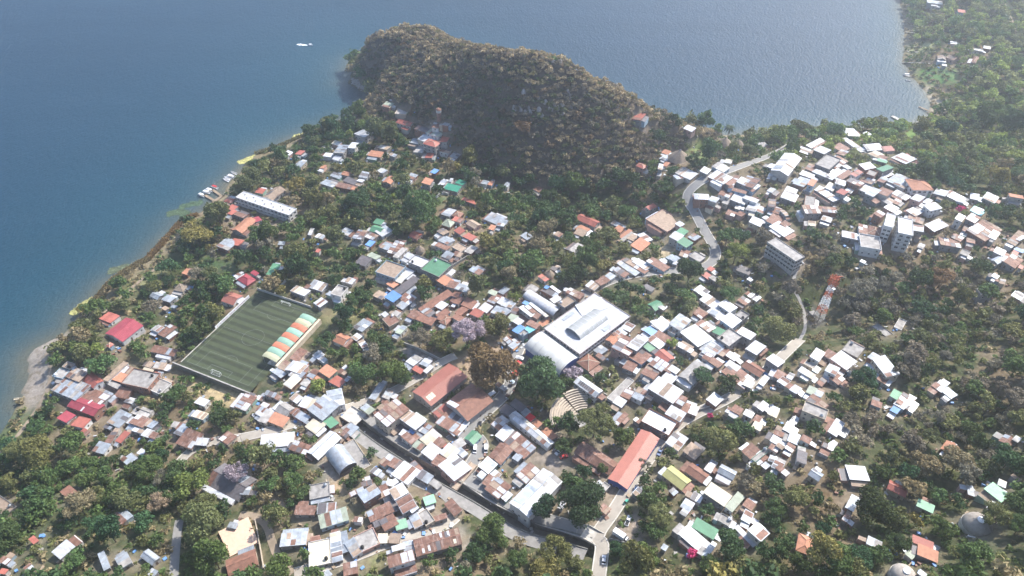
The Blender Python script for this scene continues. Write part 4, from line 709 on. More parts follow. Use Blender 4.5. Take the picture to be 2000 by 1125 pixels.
# market hall: white deck round a raised vault with ribs, three floors of windows
r, i = house(*tp(18, 705, 620, 1185, 985, 1865, 455), 'wf', 'market_hall', 'big white market hall with a ribbed grey vault raised over its roof', 'market hall', wall=mat('market_wall', (.5, .42, .39), .85, .12), nowin=True, h=9.0)
facade(r, i, 18, 3, 1.9, 2.9)
mb = MB(); c, L_, W_ = i[0], i[1], i[2]
for z in (3.3, 6.2): mb.box((0, 0, z), (L_ - .3, W_ - .3, .3))
mb.build('floor_band', WALL[1], r)
ca, sa = math.cos(-i[3]), math.sin(-i[3])
def loc(i, P): d = P[:2] - i[0]; a = -i[3]; return np.array([d[0] * math.cos(a) - d[1] * math.sin(a), d[0] * math.sin(a) + d[1] * math.cos(a)])
zz = i[4] + 9.6
q = [loc(i, at(x, y, zz)) for x, y in tp(18, 965, 640, 1190, 790, 1580, 480, 1380, 330)]
cx, cy = np.mean(q, 0); w_ = (np.hypot(*(q[1] - q[0])) + np.hypot(*(q[2] - q[3]))) / 2; l_ = (np.hypot(*(q[2] - q[1])) + np.hypot(*(q[3] - q[0]))) / 2
alongx = abs((q[2] - q[1])[0]) > abs((q[2] - q[1])[1])
def vault(parent, cx, cy, z, l, w, rise, rx, m, ribs, ribm, name='vault_roof', open_=True):
    n = 16; V = []; F = []
    for k in range(n + 1):
        t = math.pi * (.1 + .8 * k / n); yy = -math.cos(t) / math.cos(math.pi * .1) * w / 2; zz_ = (math.sin(t) - math.sin(math.pi * .1)) * rise
        for s in (-1, 1): V.append((cx + s * l / 2, cy + yy, z + zz_) if rx else (cx + yy, cy + s * l / 2, z + zz_))
    F = [(2 * k, 2 * k + 1, 2 * k + 3, 2 * k + 2) for k in range(n)]
    v = mk(name, V, F, m, parent=parent, smooth=True)
    for r_ in range(ribs):
        p = -l / 2 + l * (r_ + .15) / (ribs - .7) if ribs > 1 else 0; p = min(p, l / 2 - .3); Vr = []; Fr = []
        for k in range(n + 1):
            t = math.pi * (.1 + .8 * k / n); yy = -math.cos(t) / math.cos(math.pi * .1) * w / 2 * 1.01; zz_ = (math.sin(t) - math.sin(math.pi * .1)) * rise + .1
            for s in (-.22, .22): Vr.append((cx + p + s, cy + yy, z + zz_) if rx else (cx + yy, cy + p + s, z + zz_))
        mk('rib', Vr, [(2 * k, 2 * k + 1, 2 * k + 3, 2 * k + 2) for k in range(n)], ribm, parent=v, smooth=True)
    return v
GREYV = mat('grey_vault_sheet', (.4, .41, .4), .45, .12, .3, .1)
vault(r, cx, cy, 9.7, l_, w_, 3.4, alongx, GREYV, 7, ROOF['w'])
mb = MB()
for s in (-1, 1):
    if alongx: mb.box((cx, cy + s * (w_ / 2 - .1), 9.5), (l_, .2, .8))
    else: mb.box((cx + s * (w_ / 2 - .1), cy, 9.5), (.2, l_, .8))
mb.build('vault_curb', GREYV, r)
patches(i[7], i, [(-L_ * .28, -W_ * .36, 5, 3, 'z', .3, 0), (L_ * .1, -W_ * .4, 9, 2, 'z', .3, 0), (L_ * .2, W_ * .1, 3, 3, 'e', .3, 0), (-L_ * .1, W_ * .38, 6, 2.4, 'z', .3, 0)])
MARKET = i
r, i = house(*tp(18, 1105, 290, 1225, 415, 1600, 320), 'ws', 'market_annex', 'white tin annex roof joined to the far side of the market hall', 'annex', nowin=True, h=9.2, rise=.8)
# barrel hall with blue walls and white ribs
r, i = house(*tp(17, 1085, 525, 630, 150, 900, -60), 'kf', 'barrel_hall', 'white barrel-vaulted hall with ribs and blue walls beside the market', 'hall', wall=BLUEW, nowin=True, h=5.6)
bpy.data.objects.remove(i[7].children[0]); bpy.data.objects.remove(i[7])
VW = mat('pale_vault_sheet', (.62, .62, .58), .5, .1, .3)
vault(r, 0, 0, 5.4, i[1] + .6, i[2] + .6, 6.2, True, VW, 7, ROOF['w'], 'roof')
for s in (-1, 1):
    n = 16; V = []
    for k in range(n + 1):
        t = math.pi * (.1 + .8 * k / n); V.append((s * (i[1] / 2 - .4), -math.cos(t) / math.cos(math.pi * .1) * i[2] * .495, 5.3 + (math.sin(t) - .309) * 6.0))
    mk('gable_wall', V, [tuple(range(n + 1))], BLUEW, parent=r)
HOUSES[-1]['h'] = 10
# the school halls and sheds with a single roof
r, i = house(*tp(2, 1245, 655, 1500, 450, 1630, 550), 'sg', 'school_hall', 'long salmon-red gabled hall with cream sheets at one end', 'hall', wall=WALL[7], h=4.6, rise=1.6)
for x in (.30, .36, .42): patches(i[7], i, [(i[1] * x, i[2] * .25, i[1] * .05, i[2] * .3, 'e', .92, -.28)])
r, i = house(*tp(2, 1500, 745, 1680, 605, 1835, 735), 'jg', 'brown_hall', 'wide rust-brown gabled hall next to the long red hall', 'hall', wall=WALL[7], h=5.2, rise=2.4)
r, i = house(*tp(7, 765, 350, 1005, 0, 1140, 65), 'sg', 'school_block', 'long salmon roof over a deep blue gable wall by the road', 'school', wall=BLUEW, h=4.8, rise=1.2, nowin=True); facade(r, i, 12, 1)
r, i = house(*tp(3, 0, 860, 40, 815, 305, 1048), 'wg', 'market_shed', 'long white shed roof between orange canopies and the car park', 'shed', h=4.2, rise=.7)
r, i = house(*tp(3, 300, 1045, 235, 968, 285, 935), 'os', None, 'small orange roof at the car-park end of the long white shed', 'shed', h=3)
for A_ in ((105, 862, 140, 832, 182, 862), (160, 905, 190, 872, 232, 912)): house(*tp(3, *A_), 'xs' if A_[0] == 105 else 'os', None, 'bright red canopy behind the long white shed' if A_[0] == 105 else 'orange canopy next to the bright red one', 'canopy', h=2.9)
r, i = house(*tp(7, 5, 545, 240, 290, 370, 395), 'wg', 'white_hall', 'big white gabled hall with pale blue patches above the channel road', 'hall', h=6.4, rise=1.0, wall=WALL[1])
patches(i[7], i, [(i[1] * .22, -i[2] * .25, i[1] * .36, i[2] * .42, 'p', .72, .14), (-i[1] * .2, i[2] * .25, i[1] * .2, i[2] * .4, 'z', .72, -.14)])
r, i = house(*tp(3, 500, 590, 545, 535, 690, 650), 'wg', 'solar_house', 'white two-storey house carrying a row of solar panels', 'house', h=6.0, rise=.9, wall=WALL[1]); facade(r, i, 5, 2)
for k_ in range(7):
    sg = -1 if (np.array([math.sin(i[3]), -math.cos(i[3])]) @ (-i[0])) > 0 else 1
    s_ = ob('solar_panel', sheet_mesh('d'), i[7], (-i[1] * .3 + k_ * 1.25, sg * i[2] * .22, i[5] + .75)); s_.scale = (1.1, i[2] * .34, .06); s_.rotation_euler = (-.3 * sg, 0, 0)
r, i = house(*tp(6, 1270, 962, 1240, 842, 1562, 757), 'rg', 'rusty_warehouse', 'wide rust-red warehouse roof with scattered clear sheets at the street', 'warehouse', h=4.4, rise=1.0)
patches(i[7], i, [(-i[1] * .33, -i[2] * .25, 1, 3, 'w', .72, .15), (-i[1] * .2, -i[2] * .22, 1, 3, 'w', .72, .15), (i[1] * .1, i[2] * .2, 1, 4, 'w', .72, -.15), (i[1] * .26, i[2] * .25, 1, 3, 'w', .72, -.15), (i[1] * .36, -i[2] * .2, 1.2, 3, 'e', .72, .15)])
r, i = house(*tp(6, 655, 330, 557, 188, 680, 110), 'zv', 'barrel_shed', 'grey barrel-vaulted shed with dark sheet as the shade of its open end below the channel', 'shed', h=3.6, rise=3.6, wall=ROOF['d'], nowin=True)  # dark tin walls close the arch, standing in for the shade of its opening
r, i = house(*tp(18, 345, 160, 760, 430, 865, 335), 'wv', 'vaulted_store', 'white half-barrel warehouse roof uphill of the market street', 'warehouse', h=5.4, rise=2.2, wall=WALL[7], nowin=True)
r, i = house(*tp(15, 35, 925, 130, 800, 250, 840), 'wg', 'church_hall', 'white gabled church hall with tall grey side walls', 'hall', h=6.5, rise=1.8, wall=WALL[7])
r, i = house(*tp(1, 545, 770, 620, 688, 800, 768), 'cg', 'lakeside_restaurant', 'crimson gabled roof with a white stripe near the shore path', 'restaurant', h=4.2, rise=1.0, wall=WALL[3])
patches(i[7], i, [(.5, i[2] * .24, 1.0, i[2] * .5, 'w', .66, -.14), (.5, -i[2] * .24, 1.0, i[2] * .5, 'w', .66, .14)])
r, i = house(*tp(1, 850, 200, 985, 80, 1092, 150), 'cg', 'shore_hall', 'large crimson gabled roof alone on the grassy shore', 'hall', h=3.6, rise=1.8, wall=WALL[1])
r, i = house(*tp(19, 800, 592, 925, 512, 1660, 745), 'wf', 'lakeside_hotel', 'long white flat-roofed hotel with balconies by the jetty', 'hotel', h=6.3, wall=WALL[1], nowin=True); facade(r, i, 14, 2, 1.9, 2.8, 1.2)
for f_ in range(2):
    mb = MB(); mb.box((0, -i[2] / 2 - .5, .5 + 2.8 * f_), (i[1] - .6, 1.0, .16)); mb.box((0, -i[2] / 2 - 1.0, 1.0 + 2.8 * f_), (i[1] - .6, .08, .9)); mb.build('balcony', WALL[1], r)
for k_ in range(11):
    mb = MB(); mb.box((0, 0, .3), (.7, .7, .6)); mb.build('roof_vent', ROOF['k'], i[7], (-i[1] * .42 + k_ * i[1] * .084, (-1) ** k_ * i[2] * .15, i[5] + .1))
r, i = house(*tp(12, 25, 540, 68, 497, 252, 640), 'kf', 'concrete_block', 'grey three-storey concrete block with rows of dark openings on the slope', 'building', h=9.6, wall=WALL[7], nowin=True); facade(r, i, 9, 3, 2.2, 2.9, 1.25)
mb = MB()
for f_ in range(1, 4): mb.box((0, 0, .55 + 2.9 * f_), (i[1] + .2, i[2] + .2, .3))
mb.build('floor_band', PALEC, r)
r, i = house(*tp(12, 1010, 460, 1035, 352, 1135, 358), 'wf', 'apartment_tower', 'tall white apartment house with balcony openings on the ridge edge', 'apartments', h=12.5, wall=WALL[1], nowin=True); facade(r, i, 4, 4, 1.9, 2.9, 1.3)
mb = MB()
for f_ in range(1, 4): mb.box((0, 0, .35 + 2.95 * f_), (i[1] + .3, i[2] + .3, .22))
mb.build('floor_band', PALEC, r)
r, i = house(*tp(12, 905, 400, 935, 312, 1000, 325), 'wf', 'terraced_house', 'white stepped house with railed terraces beside the apartment tower', 'house', h=11.0, wall=WALL[1], nowin=True); facade(r, i, 3, 3, 1.9, 3.0, 1.2)
r, i = house(*tp(15, 1130, 1085, 1085, 1005, 1230, 1000), 'oh', 'hipped_villa', 'two-storey white villa under an orange hipped roof', 'villa', h=6.2, rise=2.0, wall=WALL[1], nowin=True); facade(r, i, 4, 2, 1.8, 2.8, 1.2)
r, i = house(*tp(16, 1310, 478, 1350, 440, 1440, 470), 'bh', 'red_tower_house', 'three-storey house with a square red roof below the wooded hill', 'house', h=9.0, rise=1.4, wall=WALL[7], nowin=True); facade(r, i, 3, 3, 1.8, 2.8, 1.2)
# brick water tower
P = hit(*tp(16, 1432, 300)[0]); r = empty('water_tower', P); mb = MB(); mb.lathe((0, 0, -1), [(1.9, 0), (1.8, 7.5)], 12); mb.build('shaft', WALL[3], r)
mb = MB(); mb.lathe((0, 0, 6.5), [(2.1, 0), (2.1, 2.4)], 12); mb.build('tank', WALL[1], r); mb = MB(); mb.lathe((0, 0, 8.9), [(2.4, 0), (1.4, .9), (.2, 1.3)], 12); mb.build('cap', ROOF['j'], r)
tag(r, 'round brick water tower with a white band under a conical cap', 'tower')
# domes
def dome(t, x, y, rad, label):
    P = hit(*tp(t, x, y)[0]); r = empty('dome_house', P); mb = MB(); mb.lathe((0, 0, -1.5), [(rad * 1.03, 0), (rad * 1.03, 2.6)], 28); mb.build('base_wall', PALEC, r)
    mb = MB(); mb.lathe((0, 0, 1.0), [(rad * math.cos(t_), rad * .82 * math.sin(t_)) for t_ in np.linspace(0, 1.32, 9)], 28); rf = mb.build('dome', mat('dome_plaster', (.33, .29, .25), .9, .2, .8), r, smooth=True)
    mb = MB(); mb.lathe((0, 0, rad * .82 * math.sin(1.32) + 1.0), [(rad * .27, -.2), (rad * .27, .35), (rad * .2, .45)], 18); mb.build('skylight', WHITEP, rf)
    V = []; F = []; n = 16
    mb = MB(); mb.box((-rad * .5, -rad * .98, .6), (rad * 1.2, .5, 2.0), rz=-.3); mb.build('curved_wall', WALL[1], r)
    tag(r, label, 'dome'); HOUSES.append(dict(o=r, c=P[:2], L=rad * 2, W=rad * 2, a=0, g=P[2], h=rad, look='dome', label=label, st=1, typ='c', col='k'))
dome(8, 1622, 742, 5.6, 'round grey dome with a white skylight on top'); dome(8, 1045, 1135, 4.6, 'pale dome half cut off by the lower frame edge')
# yellow curved wall of the red-brown cottage
P = hit(*tp(5, 930, 745)[0]); V = []; n = 10
for k_ in range(n + 1):
    t = R(200 + 110 * k_ / n); 
    for z in (-1, 2.6): V.append((6.5 * math.cos(t) + 2, 6.5 * math.sin(t) * .8 + 4, z))
yw = mk('curved_wall', V, [(2 * k_, 2 * k_ + 2, 2 * k_ + 3, 2 * k_ + 1) for k_ in range(n)], mat('yellow_wall', (.6, .36, .06), .85, .1), loc=P); tag(yw, 'curved yellow garden wall of the red-brown cottage', 'wall')
# pool
P = hit(*tp(16, 555, 525)[0]); r = empty('swimming_pool', P + np.array([0, 0, .15])); mb = MB(); mb.lathe((0, 0, -.6), [(5.2, 0), (5.2, .62), (4.4, .62)], 24); mb.build('pool_rim', PALEC, r)
mb = MB(); mb.lathe((0, 0, -.3), [(4.4, 0), (4.4, .25)], 24); mb.build('pool_water', mat('pool_water', (.06, .4, .55), .1, .05, spec=.6), r); tag(r, 'round turquoise swimming pool near the reed shore', 'pool')

# ------------------------------------------------------------------ football pitch
TURF = bpy.data.materials.new('striped_turf'); t_, b_ = nodes(TURF); N, Lk = t_.nodes.new, t_.links.new
tc = N('ShaderNodeTexCoord'); sx = N('ShaderNodeSeparateXYZ'); Lk(tc.outputs['Object'], sx.inputs[0])
m1 = N('ShaderNodeMath'); m1.operation = 'MULTIPLY'; m1.inputs[1].default_value = 2 * math.pi / 5.2; Lk(sx.outputs[0], m1.inputs[0])
m2 = N('ShaderNodeMath'); m2.operation = 'SINE'; Lk(m1.outputs[0], m2.inputs[0]); m3 = N('ShaderNodeMapRange'); m3.inputs[1].default_value = -.35; m3.inputs[2].default_value = .35; m3.inputs[3].default_value = .72; m3.inputs[4].default_value = 1.25; Lk(m2.outputs[0], m3.inputs[0])
n_ = N('ShaderNodeTexNoise'); n_.inputs['Scale'].default_value = .25; n_.inputs['Detail'].default_value = 6; Lk(tc.outputs['Object'], n_.inputs[0]); m4 = N('ShaderNodeMapRange'); m4.inputs[3].default_value = .75; m4.inputs[4].default_value = 1.25; Lk(n_.outputs[0], m4.inputs[0])
m5 = N('ShaderNodeMath'); m5.operation = 'MULTIPLY'; Lk(m3.outputs[0], m5.inputs[0]); Lk(m4.outputs[0], m5.inputs[1])
vm = N('ShaderNodeVectorMath'); vm.operation = 'SCALE'; vm.inputs[0].default_value = (.036, .047, .021); Lk(m5.outputs[0], vm.inputs['Scale']); Lk(vm.outputs[0], b_.inputs['Base Color']); b_.inputs['Roughness'].default_value = .9
o_ = pitch(0, 0); PR = math.atan2(pu[1], pu[0])
FL = 1 if pu[0] * pv[1] - pu[1] * pv[0] > 0 else -1     # local y runs along +/- v
def pl(u, v): return (u, v * FL)
def pitch_ob(mb, name, m, z=0.0, parent=None): return mb.build(name, m, parent, (o_[0], o_[1], PZ + z), PR)
NU, NV = 4, 4
V = [(-3.7, -2.7 * FL, 0), (PLEN + 3.6, -2.7 * FL, 0), (PLEN + 3.6, (PWID + 4) * FL, 0), (-3.7, (PWID + 4) * FL, 0)]
turf = mk('football_turf', V, [(0, 1, 2, 3) if FL > 0 else (3, 2, 1, 0)], TURF, loc=(o_[0], o_[1], PZ + .02), rz=PR); tag(turf, 'striped artificial turf of the football pitch', kind='structure')
ln = MB(); lw = .12
def hl(u0, v0, u1, v1): ln.box(((u0 + u1) / 2, (v0 + v1) / 2 * FL, .024), (abs(u1 - u0) + lw, abs(v1 - v0) + lw, .006))
hl(0, 0, PLEN, 0); hl(0, PWID, PLEN, PWID)
for u_ in (0, PLEN / 2, PLEN): hl(u_, 0, u_, PWID)
for s_, u_ in ((1, 0), (-1, PLEN)):
    hl(u_ + s_ * 11.5, PWID * .15, u_ + s_ * 11.5, PWID * .85); hl(u_, PWID * .15, u_ + s_ * 11.5, PWID * .15); hl(u_, PWID * .85, u_ + s_ * 11.5, PWID * .85)
    hl(u_ + s_ * 4, PWID * .33, u_ + s_ * 4, PWID * .67); hl(u_, PWID * .33, u_ + s_ * 4, PWID * .33); hl(u_, PWID * .67, u_ + s_ * 4, PWID * .67)
    for k_ in range(10):
        t0, t1 = R(-55 + 11 * k_), R(-44 + 11 * k_); a_ = np.array([u_ + s_ * (8 + 6 * math.cos(t0)), PWID / 2 + 6 * math.sin(t0)]); b2 = np.array([u_ + s_ * (8 + 6 * math.cos(t1)), PWID / 2 + 6 * math.sin(t1)])
        if min(s_ * (a_[0] - u_), s_ * (b2[0] - u_)) > 11.4: m_ = (a_ + b2) / 2; d_ = b2 - a_; ln.box((m_[0], m_[1] * FL, .024), (np.hypot(*d_) + .05, lw, .006), rz=math.atan2(d_[1] * FL, d_[0]))
for k_ in range(40):
    t0, t1 = R(9 * k_), R(9 * k_ + 9); a_ = np.array([PLEN / 2 + 6.4 * math.cos(t0), PWID / 2 + 6.4 * math.sin(t0)]); b2 = np.array([PLEN / 2 + 6.4 * math.cos(t1), PWID / 2 + 6.4 * math.sin(t1)]); m_ = (a_ + b2) / 2; d_ = b2 - a_
    ln.box((m_[0], m_[1] * FL, .024), (np.hypot(*d_) + .05, lw, .006), rz=math.atan2(d_[1] * FL, d_[0]))
tag(pitch_ob(ln, 'pitch_markings', mat('line_paint', (.22, .25, .2), .8, .1)), 'white painted lines of the football pitch', kind='structure')
for u_, s_, lb in ((0, -1, 'white goal at the lakeward end of the pitch above the retaining wall'), (PLEN, 1, 'white goal at the far end of the pitch near the lane')):
    r = empty('football_goal', pitch(u_, PWID / 2), PR); a_ = MB(); y0, y1, hh, dd = -3.0, 3.0, 2.1, s_ * 1.6
    for y in (y0, y1): a_.bar((0, y, 0), (0, y, hh), .07); a_.bar((0, y, hh), (dd * .5, y, hh), .05); a_.bar((dd * .5, y, hh), (dd, y, .05), .05); a_.bar((0, y, .05), (dd, y, .05), .05)
    a_.bar((0, y0, hh), (0, y1, hh), .07); a_.bar((dd, y0, .05), (dd, y1, .05), .05); a_.build('goal_frame', WHITEP, r)
    nt_ = MB()
    for k_ in range(13):
        y = y0 + (y1 - y0) * k_ / 12; nt_.bar((dd * .5, y, hh), (dd, y, .06), .018, n=3)
    for k_ in range(5): f_ = k_ / 4; nt_.bar((dd * (.5 + .5 * f_), y0, hh * (1 - f_) + .05), (dd * (.5 + .5 * f_), y1, hh * (1 - f_) + .05), .018, n=3)
    nt_.build('net', mat('goal_net', (.7, .7, .7), .8, .05), r); tag(r, lb, 'goal', 'football goals')
# banner wall along the lake side, plain wall behind the far goal, retaining wall in front
r = empty('banner_wall', pitch(0, 0), PR); a_ = MB(); a_.box((PLEN * .69, -2.9 * FL, 1.0), (PLEN * .5, .25, 2.4)); a_.build('wall', WHITEP, r)
txt = MB()
for k_ in range(30):
    if rng.random() < .75: txt.box((PLEN * .47 + k_ * PLEN * .015, (-2.9 * FL) + FL * .14, 1.1), (.5, .03, .35 + .3 * rng.random()))
txt.build('lettering', mat('banner_print', (.35, .12, .14), .7, .1), r); tag(r, 'white painted boundary wall with faded red lettering along the pitch', 'wall')
a_ = MB(); a_.box((PLEN + 4.2, PWID * .4 * FL, .6), (.3, PWID * .95, 2.0)); w_o = pitch_ob(a_, 'end_wall', PALEC); tag(w_o, 'grey concrete wall behind the far goal', 'wall')
r = empty('retaining_wall', pitch(0, 0), PR); a_ = MB(); a_.box((-4.0, PWID * .5 * FL, -1.9), (.6, PWID + 14, 4.2)); a_.build('wall', mat('old_stone_wall', (.16, .15, .12), .95, .4, .8, spots=(.09, .1, .06)), r)
a_ = MB(); a_.box((-4.0, PWID * .5 * FL, .3), (.7, PWID + 14, .18)); a_.build('coping', CONC, r); tag(r, 'mossy stone retaining wall holding up the near end of the pitch', 'wall')
a_ = MB(); a_.box((PLEN * .22, -2.7 * FL, .3), (PLEN * .5, .3, .5)); tag(pitch_ob(a_, 'kerb_wall', PALEC), 'low concrete kerb wall on the lake side of the pitch', 'wall')
V = [(-3.9, -2.4 * FL, 0), (-3.2, -2.4 * FL, 0), (-3.2, (PWID + 6) * FL, 0), (-3.9, (PWID + 6) * FL, 0)]
# striped canopy over the stand
r = empty('stand_canopy', pitch(0, 0), PR); n9 = 9; 
def puv(px, py, z): q_ = at(px, py, z)[:2] - np.array(p0[:2]); return float(q_ @ pu), float(q_ @ pv)
cu0, cv0 = puv(514.5, 696, PZ + 5.8); cu1, cv1 = puv(589, 610, PZ + 5.8); _, cv2 = puv(538, 716, PZ + 4.2); _, cv3 = puv(619, 619, PZ + 4.2); print('canopy', cu0, cu1, cv0, cv1, cv2, cv3, PLEN, PWID)
u0, u1 = cu0, cu1; CF, CB = (cv0 + cv1) / 2, (cv2 + cv3) / 2; dw = (u1 - u0) / n9
CP = {'G': mat('canopy_green', (.22, .36, .28), .6, .1), 'C': mat('canopy_cream', (.38, .38, .25), .6, .1), 'O': mat('canopy_orange', (.5, .17, .1), .6, .1)}
for k_, ch in enumerate('CGOGOGOCG'):
    V = []; F = []; nn, na = 12, 6
    for a1 in range(na + 1):
        for b1 in range(nn + 1):
            f_ = b1 / nn; u_ = u0 + dw * (k_ + a1 / na * .97); v_ = CF + (CB - CF) * f_
            V.append((u_, v_ * FL, 3.4 + 2.6 * math.sin(math.pi * (.3 + .6 * f_)) + .4 * math.sin(math.pi * a1 / na)))
    for a1 in range(na):
        for b1 in range(nn): q0 = a1 * (nn + 1) + b1; F.append((q0, q0 + 1, q0 + nn + 2, q0 + nn + 1))
    mk('canopy_panel', V, F, CP[ch], parent=r, smooth=True)
for k_ in range(n9 + 1):
    a_ = MB(); u_ = min(u0 + dw * k_, u1); a_.bar((u_, (CB - .4) * FL, -.5), (u_, (CB - .4) * FL, 5.2), .12); a_.build('post', METAL, r); a_ = MB(); a_.bar((u_, (CF + .6) * FL, 0), (u_, (CF + .6) * FL, 6.0), .1); a_.build('post', METAL, r)
tag(r, 'long canopy of green, cream and orange arched panels over the stand', 'canopy')
r = empty('stand', pitch(0, 0), PR)
for k_ in range(4):
    a_ = MB(); a_.box(((u0 + u1) / 2, (CF + 3.0 + 1.4 * k_) * FL, .25 + .35 * k_), (u1 - u0, 1.5, .7 + .7 * k_)); a_.build('step', PALEC, r)
a_ = MB(); a_.box(((u0 + u1) / 2, (CB + .8) * FL, 1.4), (u1 - u0 + 3, 1.6, 4.0)); a_.build('back_wall', WALL[2], r)
a_ = MB()
tag(r, 'cream concrete stand and back walkway under the striped canopy', 'stand')

# ------------------------------------------------------------------ channel, bridge, walls
V, F = ribbon(CANAL, -CANW, CANW, -3.6, across=2); tag(mk('channel_floor', V, [f[::-1] for f in F], mat('channel_bed', (.1, .09, .075), .9, .4, .5)), 'dark silted floor of the drainage channel', kind='structure')
for s_ in (-1, 1):
    P_ = resample(CANAL, 2.0); Nn = normals(P_); V = []; F = []
    for k_ in range(len(P_)):
        for off, z in ((CANW, -4.2), (CANW, .55), (CANW + .45, .55), (CANW + .45, -.6)):
            q_ = P_[k_] + Nn[k_] * off * s_; V.append((q_[0], q_[1], float(zt(*q_)) + z))
    for k_ in range(len(P_) - 1):
        for j_ in range(3): F.append((k_ * 4 + j_, k_ * 4 + j_ + 1, k_ * 4 + j_ + 5, k_ * 4 + j_ + 4))
    w_ = mk('channel_wall', V, F, mat('channel_stone', (.2, .19, .17), .95, .4, .7, spots=(.1, .1, .08)))
    tag(w_, 'stone wall along the town side of the drainage channel' if s_ < 0 else 'stone wall along the school side of the drainage channel', 'wall', 'drainage channel walls')
    V, F = ribbon(CANAL, s_ * (CANW + .4), s_ * (CANW + 6.2), .1, across=3); tag(mk('channel_path', V, [f[::-1] if s_ > 0 else f for f in F], CONC), 'concrete path on the bank of the channel', kind='structure')
def deck(name, pa, pb, w, label, cat='bridge', m=None, z=.35):
    a0, b0 = hit(*pa), hit(*pb); za, zb = float(zt(a0[0], a0[1])), float(zt(b0[0], b0[1])); d = (b0 - a0)[:2]; l = np.hypot(*d); r = empty(name, ((a0[0] + b0[0]) / 2, (a0[1] + b0[1]) / 2, (za + zb) / 2 + z), math.atan2(d[1], d[0]))
    a_ = MB(); a_.box((0, 0, -.2), (l, w, .5)); a_.build('deck', m or PALEC, r)
    for s in (-1, 1): a_ = MB(); a_.box((0, s * (w / 2 - .12), .45), (l, .22, .8)); a_.build('parapet', m or PALEC, r)
    tag(r, label, cat); return r
deck('road_bridge', tp(6, 1545, 485)[0], tp(6, 1705, 265)[0], 4.2, 'tan concrete bridge over the channel at the street corner', m=mat('tan_concrete', (.42, .33, .25), .9, .2))
deck('road_bridge', (676, 806), (706, 832), 9, 'broad concrete slab where the lake road crosses the channel', z=.25)
deck('road_bridge', (1138, 1052), (1175, 1064), 7, 'pale bridge slab where two roads meet at the channel end', z=.3)
def wall_px(name, pts, h, th, m, label, cat='wall'):
    P_ = np.array(line_px(pts)); P_ = resample(P_, 2.0) if len(P_) > 2 else np.stack([np.linspace(P_[0, k], P_[1, k], 8) for k in (0, 1)], 1); Nn = normals(P_); V = []; F = []
    for k_ in range(len(P_)):
        for off, z in ((-th / 2, -1.0), (-th / 2, h), (th / 2, h), (th / 2, -1.0)):
            q_ = P_[k_] + Nn[k_] * off; V.append((q_[0], q_[1], float(gz(*q_)) + z))
    for k_ in range(len(P_) - 1):
        for j_ in range(3): F.append((k_ * 4 + j_, k_ * 4 + j_ + 1, k_ * 4 + j_ + 5, k_ * 4 + j_ + 4))
    F += [(0, 1, 2, 3), tuple(len(V) - 1 - q for q in range(4))]
    tag(mk(name, V, F, m), label, cat)
wall_px('garden_wall', tp(10, 1380, 215, 1455, 155, 1505, 172), 2.2, .3, WALL[1], 'white wall round the walled garden below the hill')
wall_px('compound_wall', tp(2, 1160, 300, 1280, 345, 1440, 420), 2.0, .3, PALEC, 'pale wall beside the shaded lot behind the white villa')
wall_px('compound_wall', tp(10, 1520, 740, 1680, 640), 2.2, .3, PALEC, 'grey compound wall beside the green flat-roofed block')
wall_px('compound_wall', tp(10, 150, 950, 235, 850), 2.0, .3, PALEC, 'pale lane wall behind the far corner of the pitch')
wall_px('compound_wall', tp(7, 760, 850, 1080, 935), 1.4, .3, CONC, 'concrete wall behind the parked box truck')
wall_px('compound_wall', tp(3, 1370, 850, 1540, 790, 1680, 735), 1.6, .3, CONC, 'grey wall beside the main road below the white flat roof')
wall_px('compound_wall', tp(6, 555, 390, 580, 540), 2.0, .3, WALL[2], 'cream wall beside the sandy lot')
wall_px('compound_wall', tp(6, 0, 700, 70, 1085), 2.0, .35, WALL[2], 'cream wall along the pale lane by the peach terrace')
wall_px('compound_wall', tp(16, 425, 870, 505, 790), 2.0, .5, WALL[2], 'cream wall strip in the trees behind the white hotel')
wall_px('boundary_wall', tp(15, 0, 830, 170, 735, 215, 700), 1.8, .4, WALL[7], 'grey wall along the street climbing to the ridge houses')
# peach terrace by the lane
Pa = [hit(x, y) for x, y in tp(5, 1720, 805, 1800, 985, 2030, 880, 1955, 695)]; zt0 = max(p[2] for p in Pa) + .5
V = [(p[0], p[1], zt0) for p in Pa] + [(p[0], p[1], zt0 - 4) for p in Pa]; terr = mk('terrace', V, [(0, 1, 2, 3), (0, 4, 5, 1), (1, 5, 6, 2), (2, 6, 7, 3), (3, 7, 4, 0)], mat('peach_concrete', (.55, .38, .28), .85, .12)); terr.data.validate(); tag(terr, 'peach concrete terrace court beside a brown hipped roof', 'terrace')
# amphitheatre
Pc = hit(1146, 826); r = empty('amphitheatre', Pc); Rs = np.arange(6.5, 18.6, 1.25)
for gi_, (a0, a1) in enumerate(((84, 128), (132, 196))):
    for k_, rr in enumerate(Rs):
        if gi_ == 0 and k_ < 1: continue
        V = []; F = []; n = 12; z1 = .4 + .4 * k_
        for q_ in range(n + 1):
            t = R(a0 + (a1 - a0) * q_ / n)
            for rad, z in ((rr, -2.5), (rr, z1 + .25), (rr + .5, z1 + .25), (rr + .5, z1 - .3), (rr + 1.27, z1 - .3)): V.append((rad * math.cos(t), rad * math.sin(t), z))
        for q_ in range(n):
            for j_ in range(4): F.append((q_ * 5 + j_, q_ * 5 + 5 + j_, q_ * 5 + 6 + j_, q_ * 5 + j_ + 1))
        mk('bench', V, F, mat('tan_concrete_seat', (.46, .39, .31), .9, .2), parent=r)
V = [(6.6 * math.cos(R(t)), 6.6 * math.sin(R(t)), .12) for t in range(60, 230, 10)] + [(0, -2, .12)]; mk('stage', V, [tuple(range(len(V)))], CONC, parent=r); tag(r, 'fan-shaped amphitheatre of curved tan concrete seats', 'amphitheatre')
AMPH = (Pc[:2], 21.0)

